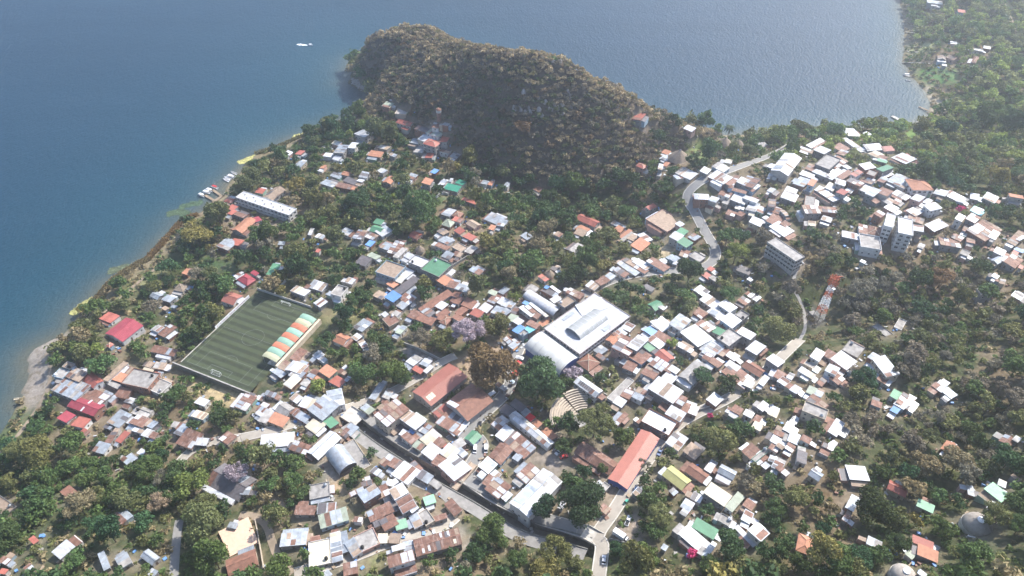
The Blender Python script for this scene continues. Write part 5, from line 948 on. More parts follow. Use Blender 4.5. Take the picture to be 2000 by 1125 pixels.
# ------------------------------------------------------------------ radio mast
Pm = hit(1597, 627); r = empty('radio_mast', Pm, .3); H_ = 34.0
def half(z): return 2.5 * (1 - z / H_) + .75 * z / H_
zs_ = np.linspace(0, H_, 18)
for k_ in range(17):
    a_ = MB(); z0, z1 = zs_[k_], zs_[k_ + 1]; h0, h1 = half(z0), half(z1); c0 = [(-h0, -h0, z0), (h0, -h0, z0), (h0, h0, z0), (-h0, h0, z0)]; c1 = [(-h1, -h1, z1), (h1, -h1, z1), (h1, h1, z1), (-h1, h1, z1)]
    for q_ in range(4):
        a_.bar(c0[q_], c1[q_], .12); a_.bar(c1[q_], c1[(q_ + 1) % 4], .065); a_.bar(c0[q_], c1[(q_ + 1) % 4], .065); a_.bar(c0[(q_ + 1) % 4], c1[q_], .065)
    f_ = z0 / H_; red = f_ > .76 or .5 < f_ < .62 or .14 < f_ < .28
    a_.build('mast_section', ORP if red else (METAL if f_ < .14 else WHITEP), r)
for z, m_, e_ in ((H_ - 2, ORP, 1.6), (H_ - 5, ORP, 1.9)):
    a_ = MB()
    for t in range(8): a_.bar((0, 0, z), (e_ * 1.5 * math.cos(t * .785), e_ * 1.5 * math.sin(t * .785), z + .3), .1); a_.box((e_ * 1.5 * math.cos(t * .785), e_ * 1.5 * math.sin(t * .785), z), (.35, .35, 2.2), rz=t * .785)
    a_.build('antenna_ring', m_, r)
for q_, z in ((-1, H_ - 1), (1, H_ - 2.2)): a_ = MB(); a_.bar((0, 0, z), (4.4, q_ * .8, z), .14); a_.bar((0, 0, z - 1), (4.4, q_ * .8, z), .1); a_.build('antenna_boom', ORP, r)
a_ = MB(); a_.lathe((1.1, -1.0, H_ * .72), [(.05, 0), (.9, .25), (.9, .35)], 10); a_.build('dish', WHITEP, r)
tag(r, 'tall red and white lattice radio mast on the shaded slope', 'mast')
P_ = hit(1585, 618); r = empty('equipment_hut', P_, .4); a_ = MB(); a_.box((0, 0, 1), (3.2, 2.6, 2.6)); a_.build('wall', WALL[7], r); a_ = MB(); a_.box((0, 0, 2.42), (3.6, 3, .2)); a_.build('roof', CONC, r); tag(r, 'small grey equipment hut at the foot of the radio mast', 'hut')

# ------------------------------------------------------------------ jetties and boats
JET = []
def jetty(pa, pb, w, label, m=WOOD, h=.9, boards=True):
    a0, b0 = at(*pa, h), at(*pb, h)
    for _ in range(3): a0, b0 = at(*pa, max(h, float(gz(a0[0], a0[1])) + .5)), at(*pb, max(h, float(gz(b0[0], b0[1])) + .5))
    JET.append((a0, b0)); h = (a0[2] + b0[2]) / 2; d = (b0 - a0)[:2]; l = np.hypot(*d); r = empty('jetty', ((a0[0] + b0[0]) / 2, (a0[1] + b0[1]) / 2, h), math.atan2(d[1], d[0])); r.rotation_euler[1] = -math.atan2(b0[2] - a0[2], l)
    n = min(max(3, int(l / .9)), 60)
    for k_ in range(n): a_ = MB(); a_.box((-l / 2 + l * (k_ + .5) / n, 0, rng.uniform(-.02, .02)), (l / n * .93, w, .1)); a_.build('plank', m, r)
    a_ = MB()
    for s in (-1, 1): a_.box((0, s * w * .4, -.15), (l, .15, .2))
    a_.build('beam', WOOD, r)
    for k_ in range(max(2, int(l / 4))):
        for s in (-1, 1): a_ = MB(); x = -l / 2 + .3 + (l - .6) * k_ / max(1, int(l / 4) - 1); a_.bar((x, s * w * .42, -2.5), (x, s * w * .42, .5), .12, n=6); a_.build('pile', WOOD, r)
    tag(r, label, 'jetty'); return r
jetty(*tp(19, 310, 545, 470, 640), 2.2, 'nearer boat jetty beside the white hotel, with planks on piles'); jetty(*tp(19, 425, 465, 560, 560), 2.0, 'farther parallel boat jetty beside the white hotel'); jetty(*tp(19, 420, 665, 560, 560), 2.4, 'shore walkway joining the two boat jetties')
jetty(*tp(19, 225, 855, 430, 680), 1.2, 'thin grey mooring walkway along the shore by the jetties'); jetty(*tp(16, 757, 153, 912, 146), 2.6, 'single straight jetty under the wooded headland', PALEC)
jetty(*tp(15, 968, 505, 1115, 580), 3.4, 'broad pale pier running from the bay shore towards the village', PALEC); jetty(*tp(15, 1110, 575, 1200, 585), 1.6, 'short side walkway off the broad pale pier'); jetty(*tp(15, 1180, 433, 1290, 480), 1.8, 'dark thin pier across the sandy corner of the bay'); jetty(*tp(15, 1240, 478, 1400, 482), 1.0, 'narrow boardwalk beside the sandy corner of the bay')
for (x0, y0, x1, y1), l_ in zip(((672, 357, 860, 372), (690, 517, 870, 525), (685, 573, 830, 582), (640, 693, 960, 708), (670, 843, 740, 850)), ('farthest slender pier on the bay shore', 'slender pier by the pale lawn on the bay shore', 'second slender pier by the pale lawn, nearer the village', 'long slender pier with a hut-sized platform on the bay shore', 'stub pier by the reeds on the bay shore')): jetty(*tp(20, x0, y0, x1, y1), 1.4, l_, PALEC)
def boat(P, rz, s, label, canopy=False, col=WHITEP, grp='boats moored at the jetties', top=None):
    r = empty('motor_boat', P, rz); V = []; F = []; n = 9
    for k_ in range(n + 1):
        f_ = k_ / n; w = 1.0 * (1 - max(0, f_ - .45) ** 2 / .3025 * .97); x = -3.6 + 7.2 * f_; hh = .75 + .45 * f_ ** 2
        V += [(x, -w, hh), (x, -w * .72, -.15), (x, w * .72, -.15), (x, w, hh), (x, w * .84, hh), (x, w * .66, .18), (x, -w * .66, .18), (x, -w * .84, hh)]
    for k_ in range(n):
        for j_ in range(8): q0, q1 = k_ * 8 + j_, k_ * 8 + (j_ + 1) % 8; F.append((q0, q1, q1 + 8, q0 + 8))
    F += [tuple(range(8))[::-1], tuple(range(n * 8, n * 8 + 8))]; h_ = mk('hull', V, F, col, parent=r); h_.data.validate()
    for x in (-1.8, -.6, .6): a_ = MB(); a_.box((x, 0, .5), (.4, 1.3, .1)); a_.build('bench', WOOD, r)
    a_ = MB(); a_.box((-3.75, 0, .75), (.4, .45, .8)); a_.bar((-3.85, 0, .5), (-3.9, 0, -.4), .1); a_.build('outboard_motor', BLACK, r)
    if canopy:
        a_ = MB(); a_.box((-.5, 0, 2.1), (4.4, 1.9, .08)); a_.build('awning', top or WHITEP, r); a_ = MB()
        for x in (-2.6, 1.6):
            for y in (-.85, .85): a_.bar((x, y, .7), (x, y, 2.1), .04)
        a_.build('awning_post', METAL, r)
    r.scale = (s, s, s); tag(r, label, 'boat', grp)
def bp(t, x, y): return at(*tp(t, x, y)[0], .12)
for (x, y, lb, cp_, tp_) in ((260, 558, 'white launch at the outer end of the nearer jetty', True, None), (330, 512, 'white launch on the inner side of the nearer jetty', True, None), (378, 482, 'white launch squeezed between the two jetties', True, None), (455, 440, 'launch with a red-edged awning outside the farther jetty', True, REDP),
    (628, 328, 'white boat nearest the jetties in the row drawn up on the shore', False, None), (650, 300, 'second white boat in the row on the shore, counted from the jetties', False, None), (692, 278, 'third white boat in the row on the shore, counted from the jetties', True, None), (715, 262, 'fourth white boat in the row on the shore, counted from the jetties', False, None), (745, 222, 'white boat at the far end of the row on the shore, by the trees', False, None)):
    boat(bp(19, x, y), R(155 + rng.uniform(-8, 8)), .95, lb, cp_, top=tp_, grp='white boats on the village shore')
boat(bp(9, 1335, 505), R(160), 1.05, 'lone white boat lying in the brown reeds', grp='boats lying alone'); boat(bp(1, 145, 718), R(10), .7, 'small yellowish boat on the point of the shingle beach', col=ROOF['e'], grp='boats lying alone'); boat(bp(9, 1290, 702), R(120), .7, 'small white boat drawn up beside the shore lawn', grp='boats lying alone')
for x, y, lb in ((1, 0, 0),): pass
boat(bp(1, 405, 397), R(60), .6, 'white dinghy at the top of the shingle beach', grp='boats lying alone'); boat(bp(1, 418, 458), R(20), .75, 'upper of two white boats beside the patio ruin', grp='boats lying alone'); boat(bp(1, 410, 482), R(15), .75, 'lower of two white boats beside the patio ruin', grp='boats lying alone')
boat(bp(15, 1078, 190), R(180), .9, 'small white boat tied at the bay shore stub pier', True, grp='boats in the bay'); boat(bp(15, 1092, 232), R(170), .7, 'tiny white boat afloat off the bay shrubs', grp='boats in the bay')
boat(bp(13, 0, 0) if 13 in TILES else at(500 + 428 / 4, 355 / 4, .15), R(-12), .72, 'white speedboat crossing the open lake with a foaming wake', True, grp='boats under way')
Pw = at(604, 88.7, .06); V = []; F = []; n = 14
for k_ in range(n + 1):
    f_ = k_ / n; w = (1.1 + 3.2 * f_) * (1 + .3 * rng.uniform(-1, 1)) * (1 - f_ ** 3 * .8); V += [(-2 - 12 * f_, -w * .7 + rng.uniform(-.4, .4), 0), (-2 - 12 * f_, w * .7 + rng.uniform(-.4, .4), 0)]
F = [(2 * k_, 2 * k_ + 1, 2 * k_ + 3, 2 * k_ + 2) for k_ in range(n)]
wk = mk('wake_foam', V, [f[::-1] for f in F], mat('foam', (.75, .78, .8), .8, .1), loc=Pw, rz=R(-12)); tag(wk, 'white foam wake behind the speedboat', kind='stuff')
bu = MB(); bu.lathe((0, 0, -.2), [(.6, 0), (.7, .4), (.3, .9)], 10); b_o = bu.build('buoy', WHITEP, None, at(679, 110, 0)); tag(b_o, 'small white buoy off the rocky headland', 'buoy')

# ------------------------------------------------------------------ vehicles, stalls, poles
PAINT = {}
def paint(n, c):
    if n not in PAINT: PAINT[n] = mat(n + '_car_paint', c, .28, .05, spec=.5)
    return PAINT[n]
def car(t, x, y, adir, col, label, kind='car', grp=None):
    """adir: a second photo bearing the vehicle points at"""
    P = hit(*tp(t, x, y)[0]); Q = hit(*tp(t, *adir)[0]); rz = math.atan2(*(Q - P)[:2][::-1]); P = P + np.array([0, 0, .2]); nm = {'car': 'parked_car', 'pickup': 'pickup_truck', 'van': 'minivan', 'truck': 'box_truck', 'tuk': 'three_wheeler'}[kind]
    r = empty(nm, P, rz); L_, W_, H1 = {'car': (4.2, 1.72, .78), 'pickup': (5.1, 1.8, .9), 'van': (4.8, 1.8, .95), 'truck': (7.2, 2.3, 1.0), 'tuk': (2.7, 1.3, .7)}[kind]
    def shell(prof, w0, w1, name, m):
        V = []; n = len(prof)
        for s in (-1, 1):
            for x_, z_, k_ in prof: V.append((x_, s * (w0 + (w1 - w0) * k_) / 2, z_))
        F = [tuple(range(n)), tuple(range(2 * n - 1, n - 1, -1))] + [(k_, n + k_, n + (k_ + 1) % n, (k_ + 1) % n) for k_ in range(n)]
        o = mk(name, V, F, m, parent=r); o.data.validate(); return o
    a = L_ / 2; c0 = .28
    shell([(-a, c0, 0), (a, c0, 0), (a, c0 + .3, 0), (a - .12, H1 - .08, 0), (a * .45, H1, 0), (-a + .1, H1, 0), (-a, H1 - .15, 0)], W_, W_, 'body', col)
    if kind == 'car': cab = [(-a * .82, H1, 0), (a * .42, H1, 0), (a * .12, 1.38, 1), (-a * .55, 1.4, 1)]
    elif kind == 'pickup': cab = [(-a * .18, H1, 0), (a * .5, H1, 0), (a * .28, 1.6, 1), (-a * .12, 1.62, 1)]
    elif kind == 'van': cab = [(-a * .97, H1, 0), (a * .8, H1, 0), (a * .5, 1.85, 1), (-a * .93, 1.88, 1)]
    elif kind == 'truck': cab = [(a * .55, H1, 0), (a * .97, H1, 0), (a * .9, 2.1, 1), (a * .55, 2.2, 1)]
    else: cab = [(-a * .9, H1, 0), (a * .6, H1, 0), (a * .35, 1.6, 1), (-a * .85, 1.65, 1)]
    shell(cab, W_ * .96, W_ * .8, 'window_glass', GLASS)
    zt_ = cab[2][1]; x0, x1 = cab[3][0], cab[2][0]; b = MB(); b.box(((x0 + x1) / 2, 0, zt_ + .02), (abs(x1 - x0) * .96, W_ * .8, .07)); b.build('roof_panel', col, r)
    if kind == 'truck': b = MB(); b.box((-a * .22, 0, 1.9), (a * 1.5, W_ * 1.02, 2.1)); b.build('cargo_box', WHITEP, r)
    if kind == 'pickup': b = MB(); b.box((-a * .58, 0, H1 + .01), (a * .72, W_ * .8, .04)); b.build('load_bed', BLACK, r)
    for sx_ in (-.62, .62):
        for sy_ in (-1, 1):
            if kind == 'tuk' and sx_ > 0 and sy_ > 0: continue
            b = MB(); y_ = 0 if (kind == 'tuk' and sx_ > 0) else sy_ * (W_ / 2 - .08); b.bar((sx_ * a, y_ - .1, .32), (sx_ * a, y_ + .1, .32), .32, n=10); b.build('wheel', BLACK, r)
    for sy_ in (-1, 1): b = MB(); b.box((a + .01, sy_ * W_ * .36, c0 + .32), (.05, .3, .14)); b.build('headlight', WHITEP, r)
    tag(r, label, 'three-wheeler' if kind == 'tuk' else kind, grp)
WH, BK, RD, GY_, BL = paint('white', (.75, .75, .76)), paint('black', (.02, .02, .025)), paint('red', (.4, .03, .03)), paint('grey', (.16, .17, .18)), paint('blue', (.16, .22, .38))
g_ = 'cars in the car park'
car(7, 310, 122, (280, 150), GY_, 'dark grey car first in the car-park row, by the white shed', 'car', g_); car(7, 343, 143, (313, 170), BK, 'black car second in the car-park row', 'car', g_); car(7, 362, 166, (330, 195), WH, 'white car third in the car-park row', 'car', g_); car(7, 405, 210, (430, 195), RD, 'red car standing last in the car park', 'car', g_)
car(7, 903, 708, (915, 680), WH, 'white pickup on the dirt yard by the road', 'pickup'); car(7, 715, 1012, (716, 980), WH, 'white car on the road near the lower frame edge', 'car'); car(7, 845, 832, (900, 862), WH, 'white box truck parked by the concrete wall', 'truck'); car(7, 1152, 168, (1140, 190), BL, 'blue pickup on the verge beside the long salmon roof', 'pickup')
car(6, 1712, 150, (1705, 200), WH, 'white minivan parked on the corner lot by the zinc roof', 'van', 'vans in the street'); car(6, 1797, 148, (1797, 200), WH, 'white minivan driving in the street toward the bridge', 'van', 'vans in the street'); car(6, 1750, 497, (1720, 475), GY_, 'grey car on the channel road just past the bridge', 'car'); car(6, 1880, 522, (1850, 500), GY_, 'grey pickup on the channel road before the white roofs', 'pickup')
car(2, 1750, 932, (1752, 890), BK, 'black car parked by the dark round tree in the street', 'car'); car(11, 895, 817, (920, 808), BL, 'dark blue three-wheeler in the street under the white roofs', 'tuk', 'three-wheelers'); car(3, 105, 282, (60, 300), paint('green', (.04, .22, .1)), 'green three-wheeler beside the market corner', 'tuk', 'three-wheelers')
car(7, 888, 557, (870, 580), paint('teal', (.05, .35, .25)), 'teal three-wheeler on the main road by the white roof', 'tuk', 'three-wheelers'); car(11, 1230, 687, (1222, 660), WH, 'white car beside the street by the blue-white shed', 'car'); car(6, 1540, 515, (1520, 530), paint('green', (.04, .22, .1)), 'green three-wheeler at the bridge end', 'tuk', 'three-wheelers')
def stall(t, x, y, w, d, m, label, rz=.9, roof='flat'):
    P = hit(*tp(t, x, y)[0]); r = empty('market_stall', P, rz); b = MB()
    for sx_ in (-1, 1):
        for sy_ in (-1, 1): b.bar((sx_ * w * .46, sy_ * d * .46, 0), (sx_ * w * .46, sy_ * d * .46, 2.2), .05)
    b.build('post', METAL, r); V = [(-w / 2, -d / 2, 2.2), (w / 2, -d / 2, 2.2), (w / 2, d / 2, 2.2), (-w / 2, d / 2, 2.2), (0, 0, 3.0)]; mk('awning', V, [(0, 1, 4), (1, 2, 4), (2, 3, 4), (3, 0, 4)], m, parent=r)
    b = MB(); b.box((0, 0, .8), (w * .8, d * .5, .1)); b.build('table', WOOD, r); tag(r, label, 'stall', 'street stalls by the brown tree')
stall(17, 465, 430, 4.2, 3.4, REDP, 'farther red awning stall between the brown tree and the dark tree'); stall(17, 438, 570, 4.2, 3.6, REDP, 'nearer red awning stall between the brown tree and the dark tree'); stall(17, 500, 350, 2.2, 4.5, WHITEP, 'white awning stall beyond the red ones', 1.2); stall(17, 410, 190, 4.0, 3.5, mat('orange_cloth', (.6, .3, .14), .8, .1), 'orange awning stall at the head of the street')
stall(17, 85, 880, 4, 2.4, WHITEP, 'white awning stall at the street side of the brown hall', .7); stall(17, 390, 720, 2.4, 2.4, ROOF['p'], 'pale blue awning stall in the shade of the dark tree')
def pole(px, h, label):
    P = hit(*px); r = empty('utility_pole', P, rng.uniform(0, 3)); b = MB(); b.bar((0, 0, -.3), (0, 0, h), .16, n=6, r2=.1); b.build('pole', PALEC, r); b = MB(); b.box((0, 0, h - .6), (1.8, .12, .12)); b.build('crossarm', WOOD, r)
    tag(r, label, 'pole', 'utility poles'); return P + np.array([0, 0, h - .5])
PT = [pole(tp(7, 800, 770)[0], 9, 'utility pole beside the truck yard'), pole(tp(7, 500, 830)[0], 9, 'utility pole beside the channel road below the two dark trees'), pole(tp(1, 1912, 1095)[0], 9, 'utility pole at the bend of the lake road'), pole(tp(11, 1440, 250)[0], 9, 'utility pole inside the upper road curve'),
      pole(tp(11, 1475, 490)[0], 9, 'utility pole by the zinc roof at the hairpin bend'), pole(tp(2, 870, 775)[0], 8, 'utility pole by the zinc roofs on the lake road'), pole(tp(6, 415, 1110)[0], 8, 'utility pole at the lower frame edge by the cream slab'), pole(tp(7, 1150, 110)[0], 9, 'utility pole at the top corner of the long salmon roof')]
def wire(a, b, label):
    mb = MB(); n = 10; a, b = Vector(a), Vector(b); pts = [a.lerp(b, k_ / n) - Vector((0, 0, 1.6 * (1 - (2 * k_ / n - 1) ** 2))) for k_ in range(n + 1)]
    for p_, q_ in zip(pts[:-1], pts[1:]): mb.bar(p_, q_, .035, n=3)
    tag(mb.build('power_line', METAL), label, 'wire')
wire(PT[0], PT[1], 'thin power line sagging over the channel-end crossroads'); wire(PT[3], PT[4], 'thin power line crossing above the road curve')
# lean-to roofs built on to the houses, where there is room
def lean_tos():
    C0 = np.array([h['c'] for h in HOUSES]); R0 = np.array([(h['L'] + h['W']) / 4 for h in HOUSES]); add = []
    for k, h_ in enumerate(list(HOUSES)):
        if h_['label'] or h_['typ'] == 'c' or h_['st'] == 0 or h_['L'] < 4: continue
        for side in rng.permutation(4)[:2]:
            if rng.random() < .35: continue
            d = rng.uniform(2.0, 3.6); half = h_['L'] / 2 if side < 2 else h_['W'] / 2; off = h_['W'] / 2 if side < 2 else h_['L'] / 2; ln_ = 2 * half * rng.uniform(.45, 1.0); s = 1 if side % 2 else -1; p_ = rng.uniform(-1, 1) * (half - ln_ / 2)
            x, y = (p_, s * (off + d / 2 - .25)) if side < 2 else (s * (off + d / 2 - .25), p_); ca, sa = math.cos(h_['a']), math.sin(h_['a']); wx, wy = h_['c'][0] + x * ca - y * sa, h_['c'][1] + x * sa + y * ca
            dd = np.hypot(C0[:, 0] - wx, C0[:, 1] - wy) - R0; dd[k] = 9
            if dd.min() < d * .3 or gz(wx, wy) < .8: continue
            if any(pdist(pts, np.array([wx]), np.array([wy]), closed=False)[0] < w / 2 + d * .6 for pts, w in ROADS) or pdist(CANAL, np.array([wx]), np.array([wy]), closed=False)[0] < 6: continue
            zh = rng.uniform(2.0, 2.5); sx_, sy_ = (ln_, d) if side < 2 else (d, ln_); b = MB(); b.box((x, y, zh / 2 - 1.5), (sx_ - .3, sy_ - .3, zh + 3)); w_ = b.build('lean_to', WALL[int(rng.integers(0, 8))], h_['o'])
            sm_ = ob('lean_to_roof', sheet_mesh('rrwwzzztkdw'[int(rng.integers(0, 11))]), w_, (x, y, zh + .14)); sm_.scale = (sx_, sy_, .07); t = .13 * s; sm_.rotation_euler = (-t, 0, 0) if side < 2 else (0, t, 0)
            add.append(dict(h_, c=np.array([wx, wy]), L=sx_, W=sy_, h=zh, extra=True))
    return add
EXTRA = lean_tos()
# water tanks on flat roofs
TANKM = [BLACK, WHITEP, ROOF['z']]; tank_spots = [h_ for h_ in HOUSES if h_['typ'] == 'f' and h_['st'] >= 1 and h_['L'] > 5 and h_['label'] is None][:26]
TANKS = []
for h_ in tank_spots:
    ca, sa = math.cos(h_['a']), math.sin(h_['a']); x, y = h_['L'] * .3 * rng.choice([-1, 1]), h_['W'] * .28 * rng.choice([-1, 1]); m_ = int(rng.integers(0, 3))
    r = empty('water_tank', (h_['c'][0] + x * ca - y * sa, h_['c'][1] + x * sa + y * ca, h_['g'] + h_['h'] + .14)); b = MB(); b.lathe((0, 0, 0), [(.75, 0), (.78, .3), (.75, 1.1), (.3, 1.5)], 12); b.build('tank', TANKM[m_], r, smooth=False); b = MB(); b.lathe((0, 0, 1.48), [(.25, 0), (.22, .14)], 8); b.build('lid', BLACK, r)
    r['category'] = 'water tank'; TANKS.append((r, h_, ['black', 'white', 'grey'][m_]))
# trodden earth round the houses
for h_ in HOUSES:
    r_ = max(h_['L'], h_['W']) * .6 + 1.8; I = np.where(np.abs(YS - h_['c'][1]) < r_ + 4)[0]; J = np.where(np.abs(XS - h_['c'][0]) < r_ + 4)[0]
    if len(I) == 0 or len(J) == 0: continue
    s_ = (slice(I[0], I[-1] + 1), slice(J[0], J[-1] + 1)); d = np.hypot(GX[s_] - h_['c'][0], GY[s_] - h_['c'][1]); k_ = np.clip((r_ + 2 - d) / 5, 0, 1)[..., None] * .6
    BASE[s_] = BASE[s_] * (1 - k_) + (np.array([.215, .175, .135]) + n2[s_] * .035) * k_
build_ground()

# ------------------------------------------------------------------ foliage
def leaf_mat(name, attr=False):
    m = bpy.data.materials.new(name); t, b = nodes(m); N, L = t.nodes.new, t.links.new
    gi = N('ShaderNodeNewGeometry'); n = N('ShaderNodeTexNoise'); n.inputs['Scale'].default_value = .9; n.inputs['Detail'].default_value = 4; L(gi.outputs['Position'], n.inputs['Vector'])
    r = N('ShaderNodeMapRange'); r.inputs[1].default_value = .3; r.inputs[2].default_value = .7; r.inputs[3].default_value = .6; r.inputs[4].default_value = 1.45; L(n.outputs['Fac'], r.inputs[0])
    if attr: src = N('ShaderNodeVertexColor'); src.layer_name = 'tint'; o = src.outputs['Color']
    else: src = N('ShaderNodeObjectInfo'); o = src.outputs['Color']
    rr = N('ShaderNodeMapRange'); rr.inputs[3].default_value = .72; rr.inputs[4].default_value = 1.3; L(gi.outputs['Random Per Island'], rr.inputs[0])
    mu = N('ShaderNodeMath'); mu.operation = 'MULTIPLY'; L(r.outputs[0], mu.inputs[0]); L(rr.outputs[0], mu.inputs[1])
    vm = N('ShaderNodeVectorMath'); vm.operation = 'SCALE'; L(o, vm.inputs[0]); L(mu.outputs[0], vm.inputs['Scale']); L(vm.outputs[0], b.inputs['Base Color'])
    b.inputs['Roughness'].default_value = .65; b.inputs['Specular IOR Level'].default_value = .15
    tr = N('ShaderNodeBsdfTranslucent'); L(vm.outputs[0], tr.inputs['Color']); mx = N('ShaderNodeMixShader'); mx.inputs[0].default_value = .3
    L(b.outputs[0], mx.inputs[1]); L(tr.outputs[0], mx.inputs[2]); L(mx.outputs[0], t.nodes['Material Output'].inputs['Surface']); return m
LEAF = leaf_mat('tree_leaves'); LEAFA = leaf_mat('wood_leaves', True)
def crown_geo(seed, n, size, kind='round'):
    g = np.random.default_rng(seed); nl = {'round': 15, 'tall': 13, 'flat': 14, 'cone': 16, 'airy': 26}[kind]
    C = []; Rr = []
    for i in range(nl):
        if kind == 'cone': f = i / nl; a = g.uniform(0, 6.28); rad = (1 - f) * .75; C.append((rad * math.cos(a), rad * math.sin(a), -.9 + 2.1 * f)); Rr.append(.42 * (1 - f * .55))
        else:
            a = g.uniform(0, 6.28); rad = g.uniform(.1, .82) ** .7; z = g.uniform(-.35, .55) * (1 - .4 * rad)
            sz = {'round': 1, 'tall': 1.5, 'flat': .55, 'airy': .85}[kind]
            C.append((rad * math.cos(a) * g.uniform(.7, 1.05), rad * math.sin(a) * g.uniform(.7, 1.05), z * sz)); Rr.append(g.uniform(.26, .5) if kind != 'airy' else g.uniform(.14, .3))
    C = np.array(C); Rr = np.array(Rr); w = Rr ** 2; idx = g.choice(nl, n, p=w / w.sum())
    d = g.normal(size=(n, 3)); d /= np.linalg.norm(d, axis=1)[:, None]; d[:, 2] = np.where(d[:, 2] < -.25, -d[:, 2] * .6, d[:, 2])
    rad = g.uniform(.72, 1.12, n) if kind != 'airy' else g.uniform(.3, 1.25, n)
    P = C[idx] + d * (Rr[idx] * rad)[:, None]
    nn = d * .8 + g.normal(size=(n, 3)) * .55; nn /= np.linalg.norm(nn, axis=1)[:, None]
    ref = g.normal(size=(n, 3)); u = np.cross(nn, ref); u /= np.maximum(np.linalg.norm(u, axis=1)[:, None], 1e-6); v = np.cross(nn, u)
    s = size * g.uniform(.6, 1.35, n)[:, None]; u = u * s; v = v * s * (.55 if kind == 'airy' else .75)
    V = np.stack([P - u, P + v * .8 - u * .1, P + u, P - v * .8 + u * .1], 1)
    return V.reshape(-1, 3)
def crown_mesh(name, V, m):
    n = len(V) // 4; me = bpy.data.meshes.new(name); me.vertices.add(len(V)); me.vertices.foreach_set('co', V.astype(np.float32).ravel()); me.loops.add(4 * n); me.loops.foreach_set('vertex_index', np.arange(4 * n))
    me.polygons.add(n); me.polygons.foreach_set('loop_start', np.arange(0, 4 * n, 4)); me.polygons.foreach_set('loop_total', np.full(n, 4)); me.update(); me.materials.append(m); return me
KINDS = ('round', 'tall', 'flat', 'airy', 'cone')
PROTO = {(k, lod): [crown_mesh(k + '_crown', crown_geo(100 * KINDS.index(k) + 10 * lod + s, (520, 1300, 3400, 7000)[lod] * (2 if k == 'airy' else 1), (.16, .115, .075, .06)[lod] * (.8 if k == 'airy' else 1), k), LEAF) for s in range(4 if lod < 2 else 3 if lod == 2 else 2)] for k in KINDS for lod in (0, 1, 2, 3)}
def trunk_mesh(seed):
    g = np.random.default_rng(seed); mb = MB(); mb.bar((0, 0, -.6), (0, 0, .55), .055, n=6, r2=.035)
    for k in range(5): a = k * 1.26 + g.uniform(-.3, .3); z = g.uniform(.35, .6); mb.bar((0, 0, z), (.34 * math.cos(a), .34 * math.sin(a), z + g.uniform(.22, .4)), .028, n=5, r2=.01)
    me = bpy.data.meshes.new('trunk'); me.from_pydata(mb.V, [], mb.F); me.materials.append(BARK); return me
TRUNK = [trunk_mesh(s) for s in range(4)]
PAL = {'green': (.055, .088, .034), 'deep': (.034, .062, .029), 'olive': (.09, .1, .046), 'dry': (.15, .128, .085), 'brown': (.125, .085, .055), 'lime': (.115, .145, .045), 'gray': (.12, .115, .1), 'lavender': (.21, .18, .235), 'yellow': (.14, .128, .05), 'russet': (.105, .075, .042), 'straw': (.25, .205, .145), 'mauve': (.12, .105, .09), 'magenta': (.32, .04, .14), 'dark': (.028, .048, .022), 'bare': (.2, .16, .13)}
PAL = {k: tuple(np.array(v) * (1.68, 1.6, 1.32)) for k, v in PAL.items()}
TREES = []
def tree(P, r, tint, kind=None, label=None, name=None, cat='tree', trunk=True, hf=1.0):
    k = kind or ('round', 'round', 'tall', 'flat', 'airy')[int(rng.integers(0, 5))]
    pxr = r * pxm(P); lod = 0 if pxr < 13 else 1 if pxr < 25 else 2 if pxr < 36 else 3
    ch = r * {'round': .95, 'tall': 1.15, 'flat': .75, 'airy': .9, 'cone': 1.5}[k] * hf
    base = r * {'round': .75, 'tall': 1.1, 'flat': .8, 'airy': .9, 'cone': 1.6}[k] * hf
    root = empty(name or {'lavender': 'jacaranda_tree', 'magenta': 'bougainvillea_bush', 'bare': 'bare_tree', 'brown': 'dry_tree', 'dry': 'dry_tree', 'russet': 'dry_tree'}.get(tint, 'conifer_tree' if k == 'cone' else 'broadleaf_tree'), P, rng.uniform(0, 6.28))
    c = ob('crown', PROTO[(k, lod)][int(rng.integers(0, len(PROTO[(k, lod)])))], root, (0, 0, base + ch * .25), None, (r, r, ch)); b = PAL[tint]; j = rng.uniform(.8, 1.22); hs = rng.uniform(-.012, .012)
    c.color = (max(b[0] * j + hs, .01), b[1] * j, max(b[2] * j - hs * .5, .01), 1)
    if trunk: ob('trunk', TRUNK[int(rng.integers(0, 4))], root, (0, 0, 0), None, (r * .9, r * .9, (base + ch * .3)))
    root['category'] = cat
    if label: root['label'] = label
    TREES.append(dict(o=root, P=P, r=r, tint=tint, kind=k, label=label)); return root
def tpx(x, y, rpx, tint, kind=None, label=None, **kw):
    """a tree whose crown is seen round this bearing with this radius in photo pixels"""
    P = hit(x, y); r = rpx / pxm(P); P = hit(x, y, r * 1.0); return tree(P, rpx / pxm(P), tint, kind, label, **kw)
